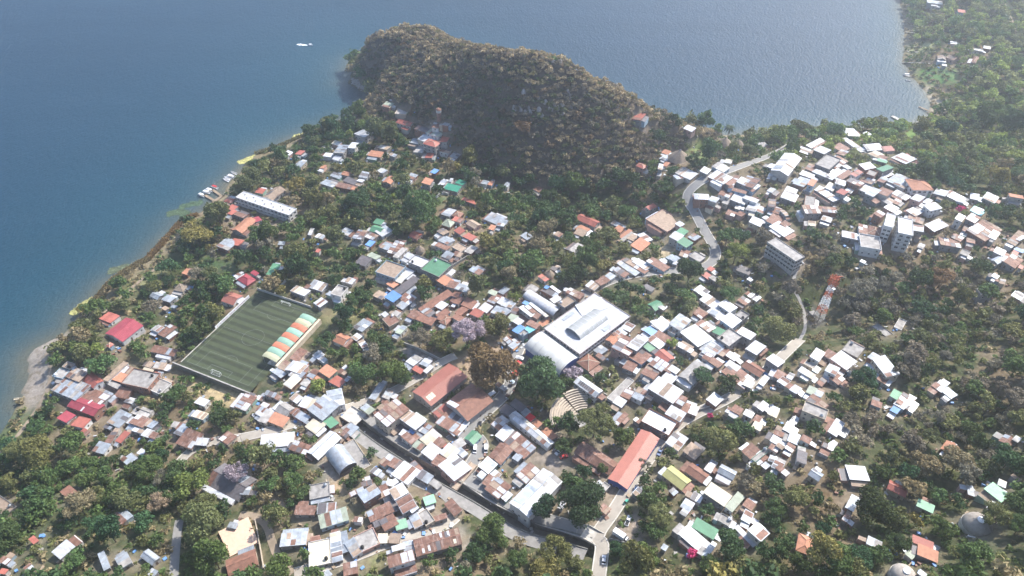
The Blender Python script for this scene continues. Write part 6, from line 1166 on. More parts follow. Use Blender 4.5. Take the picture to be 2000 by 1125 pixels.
MAN = [(1052, 745, 52, 'deep', 'round', 'biggest dark green tree, standing in the square before the barrel hall'), (958, 714, 50, 'russet', 'round', 'great brown leafless-looking round tree behind the two red halls'), (912, 655, 36, 'lavender', 'airy', 'large lavender jacaranda behind the brown round tree'),
 (972, 637, 26, 'olive', 'round', 'pale olive tree between the jacaranda and the street cluster'), (1120, 730, 17, 'lavender', 'round', 'small mauve jacaranda at the near corner of the barrel hall'), (1135, 985, 44, 'dark', 'round', 'larger of the two dark trees above the channel road'), (1066, 995, 28, 'dark', 'round', 'smaller of the two dark trees above the channel road'),
 (1140, 925, 17, 'deep', 'round', 'dark grey-green tree covering the rusty school wing'), (1176, 918, 11, 'deep', 'round', 'dark tree between the rusty wing and the long salmon roof'), (1162, 828, 42, 'olive', 'airy', 'big grey-green tree overhanging the amphitheatre stage'), (1218, 855, 24, 'green', 'round', 'round green tree at the top end of the long salmon roof'),
 (709, 731, 26, 'green', 'round', 'round green tree lakeward of the long red hall'), (765, 728, 30, 'green', 'round', 'leafy green tree pair beside the villa lot'), (785, 740, 20, 'deep', 'round', 'dark green tree beside the villa lot, nearer the red hall'), (619, 755, 19, 'lime', 'round', 'lime-green tree in front of the orange roofs'),
 (488, 350, 26, 'olive', 'round', 'olive tree behind the row of boats'), (427, 428, 26, 'olive', 'tall', 'tall olive shore tree beside the jetty'), (383, 458, 30, 'yellow', 'flat', 'yellow-olive shore tree above the reeds'), (578, 362, 20, 'yellow', 'round', 'yellow tree behind the white hotel'), (830, 557, 19, 'olive', 'round', 'olive tree in front of the green flat-roofed block'),
 (933, 562, 20, 'olive', 'tall', 'olive-yellow tree beside the courtyard roofs'), (1348, 530, 28, 'deep', 'round', 'dark tree standing in the street below the hairpin'), (1437, 497, 26, 'lime', 'airy', 'lime bamboo-like tree outside the hairpin bend'), (1522, 645, 28, 'olive', 'round', 'pale olive tree lakeward of the radio mast'), (384, 535, 19, 'gray', 'airy', 'silvery grey tree by the shaded lawn'),
 (198, 712, 24, 'green', 'round', 'bright green tree behind the zinc lakeside roofs'), (1990, 712, 32, 'green', 'round', 'green tree at the frame edge on the dark slope'), (372, 950, 32, 'lime', 'round', 'yellow-green tree beside the forest lane'), (312, 985, 26, 'bare', 'airy', 'bare pinkish tree fan in the dark wood'), (315, 940, 22, 'gray', 'airy', 'grey leafless tree behind the bare pinkish one'),
 (462, 928, 26, 'lavender', 'airy', 'lavender jacaranda over the dark grey roof'), (545, 1112, 24, 'green', 'round', 'bright green round tree at the lower frame edge'), (245, 978, 26, 'olive', 'round', 'olive tree with a pale crown left of the bare tree'), (75, 888, 36, 'olive', 'round', 'broad yellow-olive tree beside the shore grass'), (155, 990, 34, 'dry', 'airy', 'brownish tree above the yellow-walled cottage'),
 (1702, 993, 38, 'dark', 'round', 'large dark tree beside the white hillside shed'), (1408, 868, 34, 'olive', 'round', 'pale olive tree beyond the zinc roof on the main road'), (1899, 1088, 32, 'green', 'round', 'green tree in front of the round dome'), (1312, 672, 12, 'lime', 'round', 'small lime tree behind the red-orange roof'), (1372, 742, 20, 'deep', 'round', 'dark tree in front of the big zinc gable'),
 (1421, 752, 20, 'deep', 'round', 'dark tree by the wall of the main road'), (1315, 236, 10, 'deep', 'tall', 'lone pine-like tree at the end of the wooded hill'), (1326, 245, 9, 'deep', 'tall', 'second pine-like tree at the end of the wooded hill'), (617, 283, 11, 'olive', 'tall', 'tall olive tree by the reed shore beside the pool'), (655, 250, 14, 'deep', 'tall', 'dark tall tree on the shore bank behind the reeds'),
 (735, 260, 20, 'olive', 'tall', 'feathery olive tree behind the bright white villa'), (755, 265, 20, 'olive', 'tall', 'feathery olive tree toward the red tile roof'), (1110, 425, 22, 'green', 'round', 'green tree lakeward of the red tiled mansion'), (820, 405, 36, 'green', 'round', 'large green tree mass in the belt below the walled garden'), (697, 422, 18, 'deep', 'round', 'dome-shaped dark tree in the belt behind the zinc roofs'),
 (700, 390, 26, 'dark', 'flat', 'dark palm-like spreading tree in the belt'), (1020, 252, 18, 'brown', 'round', 'rusty orange-brown tree low on the wooded hill'), (300, 560, 14, 'olive', 'round', 'small olive tree on the grassy bank'), (160, 605, 12, 'yellow', 'flat', 'yellow shore bush standing in the shallows'), (1255, 905, 14, 'gray', 'airy', 'grey bush tree beside the blue pickup'), (1290, 1010, 28, 'olive', 'airy', 'olive tree beside the truck yard'),
 (1425, 1065, 34, 'deep', 'round', 'deep green tree beside the green gable roof'), (1600, 1085, 32, 'yellow', 'tall', 'yellow-green feathery tree beside the orange pyramid roof'), (1640, 1090, 34, 'green', 'round', 'green tree to the right of the feathery yellow one'), (1550, 975, 26, 'olive', 'round', 'olive tree below the zinc-and-rust gable'), (1780, 960, 24, 'dry', 'round', 'tan tree between the red house and the pale green roof'), (1870, 905, 32, 'dry', 'round', 'wide tan tree below the orange gable on the slope'), (1810, 910, 30, 'dry', 'round', 'pale brown tree beyond the red hillside house'), (1945, 1010, 34, 'olive', 'airy', 'grey-olive tree to the right of the round dome'),
 (1720, 760, 0, 'x', None, None), (1690, 740, 26, 'deep', 'round', 'dark tree between the white terraced houses and the grey-roofed house'), (1845, 250, 22, 'deep', 'round', 'dark rounded tree behind the bay meadow'), (1925, 240, 26, 'green', 'tall', 'tall green tree on the bay slope'), (1970, 250, 26, 'deep', 'tall', 'dark tall tree on the bay slope near the frame edge'), (1770, 665, 0, 'x', None, None), (1840, 545, 26, 'brown', 'airy', 'brown-topped tree on the dark slope'), (1680, 570, 28, 'gray', 'airy', 'grey leafless tree just uphill of the radio mast'), (1930, 570, 20, 'green', 'round', 'green tree below the white roofs at the slope edge'), (1285, 265, 14, 'deep', 'round', 'dark tree on the hill shoulder by the villa'), (400, 1040, 40, 'olive', 'tall', 'tall dark olive trees beside the forest lane'), (420, 1095, 34, 'green', 'tall', 'tall green tree between the forest lane and the peach terrace'), (1085, 1075, 34, 'olive', 'airy', 'broad grey-olive tree below the channel'), (960, 1035, 34, 'green', 'round', 'green tree below the channel bridge'), (1060, 1120, 30, 'yellow', 'flat', 'ochre-topped tree at the lower frame edge'), (1240, 1105, 34, 'olive', 'tall', 'olive tall tree below the box truck'), (1200, 940, 0, 'x', None, None)]
for x, y, rp, ti, ki, lb in MAN:
    if rp: tpx(x, y, rp, ti, ki, lb)
for x, y, rp, lb in ((1352, 1083, 11, 'vivid magenta bougainvillea below the white roof'), (1338, 1000, 7, 'magenta bougainvillea beside the small white sheds'), (1875, 411, 9, 'magenta bougainvillea in the ridge village'), (1385, 815, 6, 'small crimson bush by the main road'), (690, 520, 0, ''), (985, 522, 5, 'small magenta bush by the crimson octagonal roof')):
    if rp: tpx(x, y, rp, 'magenta', 'round', lb, cat='bush')
tpx(1149, 786, 6, 'lime', 'round', 'bright lime clipped bush beside the amphitheatre', name='clipped_bush', cat='bush')
# palms
def palm(px, h, r, label):
    P = hit(*px); root = empty('palm_tree', P, rng.uniform(0, 6)); mb = MB(); mb.bar((0, 0, -.5), (.3, 0, h), .28, n=7, r2=.17); mb.build('trunk', BARK, root)
    for k in range(16):
        a = 2 * math.pi * k / 16 + rng.uniform(-.15, .15); dr = rng.uniform(.1, 1.0); V = []; F = []
        for i in range(7):
            f = i / 6; rad = r * f; z = h + r * (.45 * f - (.35 + dr) * f * f); w = .5 * math.sin(math.pi * (.12 + .86 * f)) * r * .35
            for s, dz in ((-1, -.25), (0, 0), (1, -.25)): V.append((.3 + rad * math.cos(a) - s * w * math.sin(a), rad * math.sin(a) + s * w * math.cos(a), z + dz * w))
        for i in range(6):
            for j in range(2): F.append((i * 3 + j, i * 3 + j + 1, i * 3 + j + 4, i * 3 + j + 3))
        o = mk('frond', V, F, LEAF, parent=root); o.color = (.04, .065, .03, 1)
    tag(root, label, 'palm tree'); TREES.append(dict(o=root, P=P, r=r, tint='deep', kind='palm', label=label))
palm((1421, 268), 9.5, 5.2, 'taller palm beside the thatched cones on the isthmus'); palm((1467, 268), 6.5, 4.8, 'shorter palm beside the thatched cones on the isthmus'); palm((620, 296), 8, 2.6, 'slim palm by the round pool')

# ---- the remaining vegetation: candidate spots on open ground, spaced by crown
NOTREE = [pitch_poly for pitch_poly in ([tuple(pitch(u, v)[:2]) for u, v in ((-6, -4), (PLEN + 6, -4), (PLEN + 6, PWID + 14), (-6, PWID + 14))],)]
NOTREE += [v[0] for k, v in BARE.items() if k not in ('scrub', 'dirt_shoulder', 'tower_yard', 'market_ground', 'green_court', 'garden', 'field_yard', 'terrace_ridge')]
NOTREE += [poly_px([(1560, 585), (1590, 560), (1650, 600), (1660, 690), (1580, 690)])]
NOTREE += [[tuple(p[:2]) for p in Pa]]
th_ = np.linspace(0, 2 * math.pi, 18); NOTREE += [[(AMPH[0][0] + 16 * math.cos(a) - 6, AMPH[0][1] + 12 * math.sin(a) + 8) for a in th_]]
AH = HOUSES + EXTRA; hc = np.array([h['c'] for h in AH]); hL = np.array([h['L'] for h in AH]); hW = np.array([h['W'] for h in AH]); ha = np.array([h['a'] for h in AH]); hh = np.array([h['h'] for h in AH])
NOTREE += [poly_px(tile(1000, 60, 4, [(1590, 780), (1840, 760), (1830, 960), (1600, 940)])), poly_px(tile(1000, 60, 4, [(1230, 930), (1400, 930), (1400, 1060), (1230, 1040)]))]
def hdist(x, y):
    dx, dy = x - hc[:, 0], y - hc[:, 1]; c, s = np.cos(ha), np.sin(ha); u, v = np.abs(dx * c + dy * s) - hL / 2, np.abs(-dx * s + dy * c) - hW / 2
    return np.where((u < 0) & (v < 0), np.maximum(u, v), np.hypot(np.maximum(u, 0), np.maximum(v, 0)))
PROT = np.zeros(GX.shape)
for pl_ in [BARE[k][0] for k in ('dry_field', 'beach', 'parking', 'school_yard', 'corner_yard', 'truck_yard', 'square', 'court', 'shade_lot', 'tree_yard', 'bay_lawn', 'bay_crop', 'bay_meadow', 'bay_meadow2', 'shaded_lawn', 'sand_lot', 'isthmus_grass', 'walled_garden', 'green_court')] + [NOTREE[0], [tuple(p[:2]) for p in Pa], NOTREE[-1], NOTREE[-2]]: PROT = np.maximum(PROT, pip(pl_, GX, GY))
MAINR = [(resample(pts, 12.0), w) for pts, w in ROADS[:7]]
NC = 42000
NH = 30000; cx_ = np.concatenate([rng.uniform(-560, 760, NC), rng.uniform(-190, 200, NH)]); cy_ = np.concatenate([rng.uniform(95, 1080, NC), rng.uniform(440, 760, NH)]); keep_ = np.concatenate([np.ones(NC, bool), bil(HILL, cx_[NC:], cy_[NC:]) > 2.5]); cx_, cy_ = cx_[keep_], cy_[keep_]; cz_ = gz(cx_, cy_)
f_ = cy_ * CT - (cz_ - CZ) * ST; u_ = cy_ * ST + (cz_ - CZ) * CT; px_ = 1000 + FPX * cx_ / f_; py_ = 562.5 - FPX * u_ / f_
ok = (px_ > -90) & (px_ < 2090) & (py_ > -60) & (py_ < 1235) & pip(SHORE, cx_, cy_) & (pdist(SHORE, cx_, cy_) > np.where(bil(HILL, cx_, cy_) > 2, 1.2, 4.5))
for pl_ in NOTREE: ok &= ~pip(pl_, cx_, cy_)
for pts, w in ROADS: ok &= pdist(pts, cx_, cy_, closed=False) > w / 2 + 2.2
ok &= pdist(CANAL, cx_, cy_, closed=False) > CANW + 7
ok &= ~((cx_ < -40) & (pdist(SHORE, cx_, cy_) < 11) & (py_ > 270))
for a0_, b0_ in JET: ok &= pdist([a0_[:2], b0_[:2]], cx_, cy_, closed=False) > 5
cx_, cy_, cz_, px_, py_ = cx_[ok], cy_[ok], cz_[ok], px_[ok], py_[ok]; hv = bil(HILL, cx_, cy_)
rad = np.where(hv > 8, rng.uniform(1.7, 3.4, len(cx_)), np.clip(rng.lognormal(1.3, .36, len(cx_)), 1.6, 7.4))
dark_slope = (px_ > 1480) & (py_ > 470) & (py_ < 880); rad = np.where(dark_slope, np.maximum(rad * .82, 1.6), rad)
order = np.argsort(-rad); acc = np.zeros((12000, 3)); na = 0
for t in TREES: acc[na] = (t['P'][0], t['P'][1], t['r']); na += 1
sel = []
for i in order:
    x, y, r = cx_[i], cy_[i], rad[i]
    d = np.hypot(acc[:na, 0] - x, acc[:na, 1] - y)
    if na and (d < (acc[:na, 2] + r) * (.5 if hv[i] > 8 else .56 if (px_[i] < 380 and py_[i] > 800) or px_[i] > 1480 else .6)).any(): continue
    near_ = hdist(x, y)
    if near_.min() < r * .62 + .15: continue
    if hv[i] < 8:
        dist = np.hypot(x, y); ux, uy = x / dist, y / dist; sl_ = (CZ - cz_[i]) / dist; bad = False
        for fz in (.4, .75, 1.0):
            back = max(r * 1.9 * fz - 1.6, 0) / sl_; hd = hdist(x + ux * back, y + uy * back)
            if hd.min() < r * .3 - .3: bad = True; break
        if not bad:
            for fz in (.5, 1.0):
                back = max(r * 1.9 * fz - .5, 0) / sl_; qx_, qy_ = np.array([x + ux * back]), np.array([y + uy * back])
                if any(pdist(pts, qx_, qy_, closed=False)[0] < w * .5 + r * .35 for pts, w in MAINR) or float(bil(PROT, x + ux * back, y + uy * back)) > .6: bad = True; break
        if bad: continue
    acc[na] = (x, y, r); na += 1; sel.append(i)
    if na > 11900: break
sel = np.array(sel); print('trees placed', len(sel))
def tint_of(x, y, px, py, hv_):
    n = float(noise2(np.array(x), np.array(y), .03, 21)) + rng.normal(0, .45)
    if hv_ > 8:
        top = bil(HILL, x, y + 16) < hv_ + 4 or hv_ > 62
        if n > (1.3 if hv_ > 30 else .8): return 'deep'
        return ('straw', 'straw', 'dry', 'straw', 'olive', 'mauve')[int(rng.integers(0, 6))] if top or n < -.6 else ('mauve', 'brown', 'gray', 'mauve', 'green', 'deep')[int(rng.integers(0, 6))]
    if px > 1480 and 470 < py < 880: return ('deep', 'gray', 'mauve', 'mauve', 'green', 'olive', 'gray', 'olive')[int(rng.integers(0, 8))]
    if px > 1500 and py < 330: return ('green', 'green', 'lime', 'lime', 'olive', 'olive')[int(rng.integers(0, 6))]
    if px < 360 and py > 820: return ('deep', 'deep', 'green', 'green', 'olive')[int(rng.integers(0, 5))]
    if n > .95: return 'dry'
    if n > .5: return 'olive'
    if n < -.4: return 'deep'
    return ('green', 'green', 'deep', 'olive', 'gray', 'yellow', 'lime')[int(rng.choice(7, p=[.36, .2, .16, .16, .06, .03, .03]))]
spx = rad[sel] * FPX / (cy_[sel] * CT - (cz_[sel] - CZ) * ST)
inview = (px_[sel] > 5) & (px_[sel] < 1995) & (py_[sel] > 12) & (py_[sel] < 1130)
score = np.where((hv[sel] > 8) | ~inview, spx * .01, spx)
rank = np.argsort(-score); NI = 300 - len([t for t in TREES if t['o'].get('category') == 'tree'])
single = set(rank[:NI].tolist())
VV = {'woodland': [], 'headland_wood': []}; TCc = {'woodland': [], 'headland_wood': []}; TRK = MB()
LOW = {(k, d): [crown_geo(900 + 50 * KINDS.index(k) + s + 1000 * d, (110, 210)[d], (.27, .2)[d], k) for s in range(5)] for k in KINDS for d in (0, 1)}
for j, i in enumerate(sel):
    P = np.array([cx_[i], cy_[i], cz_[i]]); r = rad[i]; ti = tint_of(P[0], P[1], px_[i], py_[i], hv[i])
    if j in single: tree(P, r, ti); continue
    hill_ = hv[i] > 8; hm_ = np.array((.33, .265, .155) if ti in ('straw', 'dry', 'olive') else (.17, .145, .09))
    k = 'airy' if hill_ and rng.random() < .7 else 'airy' if ti in ('brown', 'gray', 'dry') and rng.random() < .5 else ('round', 'tall', 'flat', 'round')[int(rng.integers(0, 4))]
    dd = 1 if spx[j] > 9 else 0
    g = LOW[(k, dd)][int(rng.integers(0, 5))]; a = rng.uniform(0, 6.28); ca, sa = math.cos(a), math.sin(a)
    ch = r * (.95 if k != 'tall' else 1.2); base = r * (.8 if hv[i] < 8 else .65)
    Vt = np.stack([(g[:, 0] * ca - g[:, 1] * sa) * r + P[0], (g[:, 0] * sa + g[:, 1] * ca) * r + P[1], g[:, 2] * ch + P[2] + base + ch * .25], 1)
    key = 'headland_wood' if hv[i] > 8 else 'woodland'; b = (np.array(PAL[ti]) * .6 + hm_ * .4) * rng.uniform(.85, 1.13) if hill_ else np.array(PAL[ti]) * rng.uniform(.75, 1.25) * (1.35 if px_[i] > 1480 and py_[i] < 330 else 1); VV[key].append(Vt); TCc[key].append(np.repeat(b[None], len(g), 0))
    if key == 'woodland' and spx[j] > 8: TRK.bar((P[0], P[1], P[2] - .5), (P[0], P[1], P[2] + base), r * .06, n=4)
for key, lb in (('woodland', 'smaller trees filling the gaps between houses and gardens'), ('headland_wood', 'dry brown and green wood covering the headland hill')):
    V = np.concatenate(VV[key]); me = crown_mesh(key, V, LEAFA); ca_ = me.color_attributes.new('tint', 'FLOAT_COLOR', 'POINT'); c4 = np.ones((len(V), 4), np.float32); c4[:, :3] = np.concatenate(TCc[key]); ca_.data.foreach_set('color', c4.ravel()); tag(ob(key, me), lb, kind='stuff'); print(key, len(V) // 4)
# shrubs, weeds and grass tufts under and between the trees
NS = 60000; sx_ = rng.uniform(-560, 760, NS); sy_ = rng.uniform(95, 1080, NS); sz_ = gz(sx_, sy_); f_ = sy_ * CT - (sz_ - CZ) * ST; qx = 1000 + FPX * sx_ / f_; qy = 562.5 - FPX * (sy_ * ST + (sz_ - CZ) * CT) / f_
ok = (qx > -60) & (qx < 2060) & (qy > -40) & (qy < 1190) & pip(SHORE, sx_, sy_) & (pdist(SHORE, sx_, sy_) > 1.5)
hard = [NOTREE[0]] + [BARE[k][0] for k in ('beach', 'parking', 'school_yard', 'square', 'court', 'lot', 'shade_lot', 'concrete_court', 'street_lot', 'lawn', 'shaded_lawn', 'walled_garden', 'bay_meadow', 'bay_meadow2', 'corner_yard')] + [[tuple(p[:2]) for p in Pa]] + [NOTREE[-1]]
for pl_ in hard: ok &= ~pip(pl_, sx_, sy_)
for pts, w in ROADS: ok &= pdist(pts, sx_, sy_, closed=False) > w / 2 + .8
ok &= pdist(CANAL, sx_, sy_, closed=False) > CANW + 6.2
sx_, sy_, sz_, f_ = sx_[ok], sy_[ok], sz_[ok], f_[ok]; Vs = []; Cs = []; bush = [crown_geo(5000 + s, 24, .4, 'round') for s in range(6)]
nz = noise2(sx_, sy_, .05, 33); r_ = rng.uniform(.9, 2.9, len(sx_))
for i in range(len(sx_)):
    if hdist(sx_[i], sy_[i]).min() < r_[i] * .7: continue
    r = r_[i]; g = bush[i % 6]; V = g * np.array([r, r, r * .7]) + np.array([sx_[i], sy_[i], sz_[i] + r * .3]); Vs.append(V)
    n = nz[i] + rng.normal(0, .4); b = np.array(PAL['green'] if n < -.2 else PAL['olive'] if n < .35 else PAL['dry']) * rng.uniform(.75, 1.3); Cs.append(np.repeat(b[None], len(g), 0))
V = np.concatenate(Vs); me = crown_mesh('undergrowth', V, LEAFA); ca_ = me.color_attributes.new('tint', 'FLOAT_COLOR', 'POINT'); c4 = np.ones((len(V), 4), np.float32); c4[:, :3] = np.concatenate(Cs); ca_.data.foreach_set('color', c4.ravel()); tag(ob('undergrowth', me), 'low shrubs and weeds between the trees and yards', kind='stuff'); print('under', len(V) // 4)
# reeds along the lake side, and floating weed
def reeds(name, px, w0, w1, n, col, hgt, label, flat=False):
    P_ = resample([tuple(at(x, y, 0)[:2]) for x, y in px], 1.0); Nn = normals(P_); g = rng; i = g.integers(0, len(P_), n); o = g.uniform(w0, w1, n); Q = P_[i] + Nn[i] * o[:, None] + g.normal(0, .5, (n, 2)); a = g.uniform(0, 6.28, n)
    zb = np.maximum(gz(Q[:, 0], Q[:, 1]), 0.0); h = hgt * g.uniform(.6, 1.3, n); wd = g.uniform(.25, .6, n); lean = g.normal(0, .35, (n, 2))
    V = np.zeros((n, 4, 3)); dx, dy = np.cos(a) * wd, np.sin(a) * wd
    if flat:
        zb = zb * 0 + .05 + g.uniform(0, .05, n)
        for k_, (s, t) in enumerate(((-1, -1), (1, -1), (1, 1), (-1, 1))): V[:, k_, 0] = Q[:, 0] + s * dx * 2 - t * dy * 2; V[:, k_, 1] = Q[:, 1] + s * dy * 2 + t * dx * 2; V[:, k_, 2] = zb
    else:
        V[:, 0, 0] = Q[:, 0] - dx; V[:, 0, 1] = Q[:, 1] - dy; V[:, 1, 0] = Q[:, 0] + dx; V[:, 1, 1] = Q[:, 1] + dy; V[:, 0, 2] = V[:, 1, 2] = zb
        V[:, 2, 0] = Q[:, 0] + dx * .6 + lean[:, 0]; V[:, 2, 1] = Q[:, 1] + dy * .6 + lean[:, 1]; V[:, 3, 0] = Q[:, 0] - dx * .6 + lean[:, 0]; V[:, 3, 1] = Q[:, 1] - dy * .6 + lean[:, 1]; V[:, 2, 2] = V[:, 3, 2] = zb + h
    me = crown_mesh(name, V.reshape(-1, 3), LEAFA); ca_ = me.color_attributes.new('tint', 'FLOAT_COLOR', 'POINT'); c4 = np.ones((4 * n, 4), np.float32); c4[:, :3] = np.repeat(np.array(col)[None] * g.uniform(.7, 1.3, n)[:, None], 4, 0); ca_.data.foreach_set('color', c4.ravel()); tag(ob(name, me), label, kind='stuff')
reeds('reeds', [(178, 602), (205, 572), (225, 548), (262, 523), (292, 508)], -1.2, 3.4, 4200, (.25, .2, .1), 1.5, 'brown reed belt along the grassy bank')
reeds('reeds', [(290, 506), (306, 490), (335, 458), (358, 430), (385, 421)], -2, 2.6, 2600, (.27, .18, .08), 1.5, 'rust-brown reed belt below the yellow shore tree')
reeds('reeds', [(500, 300), (550, 284), (585, 266), (640, 248), (690, 228)], -3.5, 1, 3000, (.22, .2, .1), 1.5, 'brown reeds on the shore by the pool')
reeds('water_weed', [(470, 318), (500, 306), (515, 302)], -2, 3, 420, (.45, .42, .16), .1, 'pale yellow mat of floating weed near the boats', True)
reeds('water_weed', [(576, 268), (600, 262), (632, 252)], -1, 3, 260, (.45, .42, .16), .1, 'pale yellow floating weed by the reed shore', True)
reeds('water_weed', [(150, 612), (160, 600), (180, 588)], -2, 3, 500, (.4, .38, .15), .1, 'yellow floating weed off the grassy shore', True)
reeds('water_weed', [(330, 420), (350, 414), (362, 420)], -2, 4, 160, (.09, .13, .07), .1, 'green weed patch in the shallows near the jetty', True)
reeds('water_weed', [(355, 405), (380, 398), (392, 396)], -2, 3, 160, (.09, .14, .08), .1, 'green weed patch in the shallows below the jetty', True)
reeds('water_weed', [(216, 530), (236, 526), (250, 520)], -2, 3, 110, (.12, .14, .08), .1, 'olive weed patch off the brown reeds', True)
# rocks on the headland foot and odd junk in the yards
rk = MB()
for k_ in range(260):
    t = rng.random(); pts = [(684, 158), (700, 172), (716, 182), (730, 196), (742, 206)]; q_ = t * 4; a_ = int(min(q_, 3)); x = pts[a_][0] * (1 - q_ + a_) + pts[a_ + 1][0] * (q_ - a_) + rng.normal(0, 3.5) + 5; y = pts[a_][1] * (1 - q_ + a_) + pts[a_ + 1][1] * (q_ - a_) + rng.normal(0, 2.5) - 1
    P = hit(x, y); s = rng.uniform(.5, 1.5); rk.lathe((P[0], P[1], P[2] - .3), [(s, 0), (s * .9, s * .4), (s * .4, s * .75)], 6)
for k_ in range(30):
    P = hit(rng.uniform(1000, 1115), rng.normal(218, 14)); s = rng.uniform(1.0, 2.2); rk.lathe((P[0], P[1], P[2] - .8), [(s, 0), (s * .95, s * .9), (s * .5, s * 1.7), (s * .15, s * 2.0)], 7)
for k_ in range(26):
    P = hit(rng.normal(1085, 8) if k_ % 2 else rng.normal(1232, 9), rng.normal(122, 4) if k_ % 2 else rng.normal(186, 4)); s = rng.uniform(.8, 1.8); rk.lathe((P[0], P[1], P[2] - .3), [(s, 0), (s * .9, s * .6), (s * .4, s)], 7)
tag(rk.build('rocks', mat('grey_rock', (.3, .27, .25), .95, .3, 1.0)), 'grey boulders and rock faces on the headland', kind='stuff')
cl = MB()
for h_ in HOUSES:
    for k_ in range(int(rng.integers(1, 6))):
        a = rng.uniform(0, 6.28); d = max(h_['L'], h_['W']) * .5 + rng.uniform(.8, 3.5); x, y = h_['c'][0] + d * math.cos(a), h_['c'][1] + d * math.sin(a)
        if hdist(x, y).min() < .5 or gz(x, y) < .3: continue
        cl.box((x, y, float(gz(x, y)) + .35), (rng.uniform(.5, 2.2), rng.uniform(.4, 1.6), rng.uniform(.4, 1.4)), int(rng.integers(0, 6)), rng.uniform(0, 3))
tag(cl.build('yard_clutter', [ROOF['w'], ROOF['r'], ROOF['z'], WOOD, CONC, ROOF['u']]), 'boxes, sheets and odd junk lying in the yards', kind='stuff')
# ------------------------------------------------------------------ descriptions: look, then the findable thing it stands by
LM = [('the football pitch', 480, 660), ('the striped canopy', 570, 655), ('the market hall', 1140, 640), ('the barrel hall', 1070, 690), ('the amphitheatre', 1110, 800), ('the long red hall', 860, 750), ('the rust-brown hall', 915, 790), ('the long salmon roof', 1238, 900),
 ('the rusty school wing', 1165, 895), ('the channel bridge', 905, 938), ('the round dome', 1902, 1022), ('the radio mast', 1605, 600), ('the white hotel', 520, 400), ('the twin jetties', 415, 380), ('the grey concrete block', 1532, 495), ('the apartment tower', 1770, 450), ('the orange villa', 1795, 362),
 ('the hairpin bend', 1395, 500), ('the dark square tree', 1050, 740), ('the great brown tree', 958, 714), ('the large jacaranda', 912, 650), ('the brick water tower', 858, 225), ('the round pool', 640, 293), ('the big thatched cone', 1325, 307), ('the crimson shore hall', 240, 640), ('the shingle beach', 80, 730),
 ('the olive-yellow gable', 1320, 930), ('the cream square roof', 1400, 970), ('the green gable', 1375, 1032), ('the box truck', 1212, 1050), ('the barrel shed', 663, 900), ('the peach terrace', 470, 1060), ('the rusty warehouse', 850, 1055), ('the yellow curved wall', 230, 1025), ('the church hall', 1535, 325),
 ('the broad pale pier', 1767, 237), ('the lakeside restaurant', 170, 795), ('the retaining wall', 400, 738), ('the green flat block', 850, 520), ('the red tiled mansion', 1148, 435), ('the turquoise roof', 1908, 410), ('the emerald roofs', 890, 362), ('the blue house', 767, 582), ('the orange pyramid roof', 1570, 1065),
 ('the red hillside house', 1750, 955), ('the crimson octagon roof', 482, 545), ('the vaulted store', 1055, 595), ('the orange terraced roofs', 640, 735), ('the brown octagon roof', 893, 420), ('the walled garden', 865, 390), ('the solar-panel house', 1147, 755), ('the big zinc gable', 1355, 725), ('the wide white roof', 1300, 757),
 ('the stair path', 1560, 600), ('the car park', 1090, 885), ('the blue roof', 1270, 645), ('the pale green roof', 1807, 987), ('the white lane warehouse', 540, 865), ('the dry field', 440, 765), ('the zinc lakeside roofs', 150, 760), ('the bare pink tree', 312, 985), ('the forest lane', 345, 1070), ('the bay meadow', 1850, 255), ('the wooded hill', 1100, 250),
 ('the three-storey shell', 770, 800), ('the slope ruins', 1735, 650), ('the blue-cornered house', 1755, 785), ('the lower jacaranda', 462, 925), ('the red tower house', 845, 280), ('the isthmus meadow', 1380, 300), ('the palm cones', 1425, 275), ('the tan shore hut', 352, 560), ('the courtyard roofs', 890, 600), ('the orange row roofs', 1240, 465), ('the ridge street', 1470, 330)]
DIRS = ['right of', 'behind and right of', 'behind', 'behind and left of', 'left of', 'in front and left of', 'in front of', 'in front and right of']
USED = set(o['label'] for o in bpy.data.objects if 'label' in o.keys())
def rel(x, y, k):
    n, lx, ly = LM[k]; d = math.hypot(x - lx, y - ly); a = int(round(math.atan2(ly - y, x - lx) / (math.pi / 4))) % 8
    return ('close ' if d < 38 else 'far ' if d > 130 else '') + DIRS[a] + ' ' + n
def label_for(look, P):
    x, y = proj(P); ds = [math.hypot(x - l[1], y - l[2]) for l in LM]; o = np.argsort(ds)[:7]; o = [k for k in o if ds[k] > 12] or list(o)
    for k in o[:2]:
        s = f'{look} {rel(x, y, k)}'
        if s not in USED and len(s.split()) <= 16: USED.add(s); return s
    for k in o[:4]:
        for j in o:
            if j == k: continue
            s = f'{look} {rel(x, y, k)}, {rel(x, y, j)}'
            if len(s.split()) > 16: s = f'{look} between {LM[k][0]} and {LM[j][0]}'
            if s not in USED and len(s.split()) <= 16: USED.add(s); return s
    for k in o[2:]:
        s = f'{look} {rel(x, y, k)}'
        if s not in USED: USED.add(s); return s
    return s
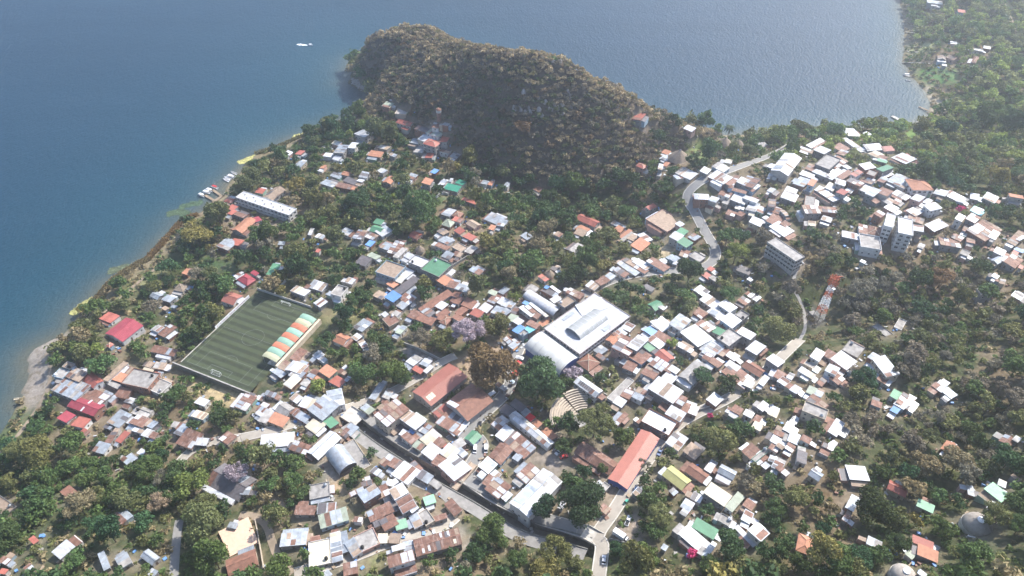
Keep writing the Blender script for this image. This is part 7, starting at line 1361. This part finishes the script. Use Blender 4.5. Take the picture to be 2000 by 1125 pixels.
for h_ in HOUSES:
    o = h_['o']
    if 'label' not in o.keys(): o['label'] = label_for(h_['look'], (h_['c'][0], h_['c'][1], h_['g'] + 3))
    if not h_['label']:
        x, y = proj((*h_['c'], h_['g'])); o['group'] = 'houses of the ridge village' if x > 1340 and y < 560 else 'houses by the lake shore' if x < 520 and y < 900 else 'houses below the wooded hill' if y < 560 else 'houses on the far slope' if x > 1480 else 'houses of the village centre'
TN = {'russet': 'russet', 'straw': 'straw-coloured', 'mauve': 'grey-brown', 'green': 'green', 'deep': 'dark green', 'olive': 'olive green', 'dry': 'tan dry', 'brown': 'brown dry', 'lime': 'lime green', 'gray': 'grey-leaved', 'yellow': 'yellowish', 'dark': 'very dark', 'bare': 'bare', 'lavender': 'lavender', 'magenta': 'magenta'}
KN = {'round': 'rounded', 'tall': 'tall', 'flat': 'spreading', 'airy': 'thin-crowned', 'cone': 'conical', 'palm': 'palm'}
for t in TREES:
    o = t['o']
    if 'label' not in o.keys():
        s = 'small' if t['r'] < 3 else 'mid-sized' if t['r'] < 4.2 else 'large'; o['label'] = label_for(f"{s} {TN[t['tint']]} {KN[t['kind']]} tree", (t['P'][0], t['P'][1], t['P'][2] + t['r']))
    x, y = proj(t['P']); o['group'] = 'trees of the right-hand slope' if x > 1480 else 'trees of the lower wood' if y > 850 else 'trees below the wooded hill' if y < 560 else 'trees among the village roofs'
for r, h_, c_ in TANKS:
    s = f"{c_} water tank on the {h_['look']}"; k = ' '.join(s.split()[:16])
    if k in USED: k = label_for(f'{c_} rooftop water tank', (h_['c'][0], h_['c'][1], h_['g'] + h_['h']))
    USED.add(k); r['label'] = k; r['group'] = 'rooftop water tanks'

# ------------------------------------------------------------------ haze over the whole basin
hz = MB(); hz.box((0, 900, 156), (6600, 6600, 345)); hm = bpy.data.materials.new('haze_air'); hm.use_nodes = True; t = hm.node_tree; t.nodes.remove(t.nodes['Principled BSDF'])
pv_ = t.nodes.new('ShaderNodeVolumePrincipled'); pv_.inputs['Color'].default_value = (.86, .9, 1.0, 1); pv_.inputs['Density'].default_value = HAZE_DENSITY; pv_.inputs['Anisotropy'].default_value = .78; t.links.new(pv_.outputs[0], t.nodes['Material Output'].inputs['Volume'])
tag(hz.build('haze', hm), 'thin bluish haze filling the air over the lake', kind='stuff')
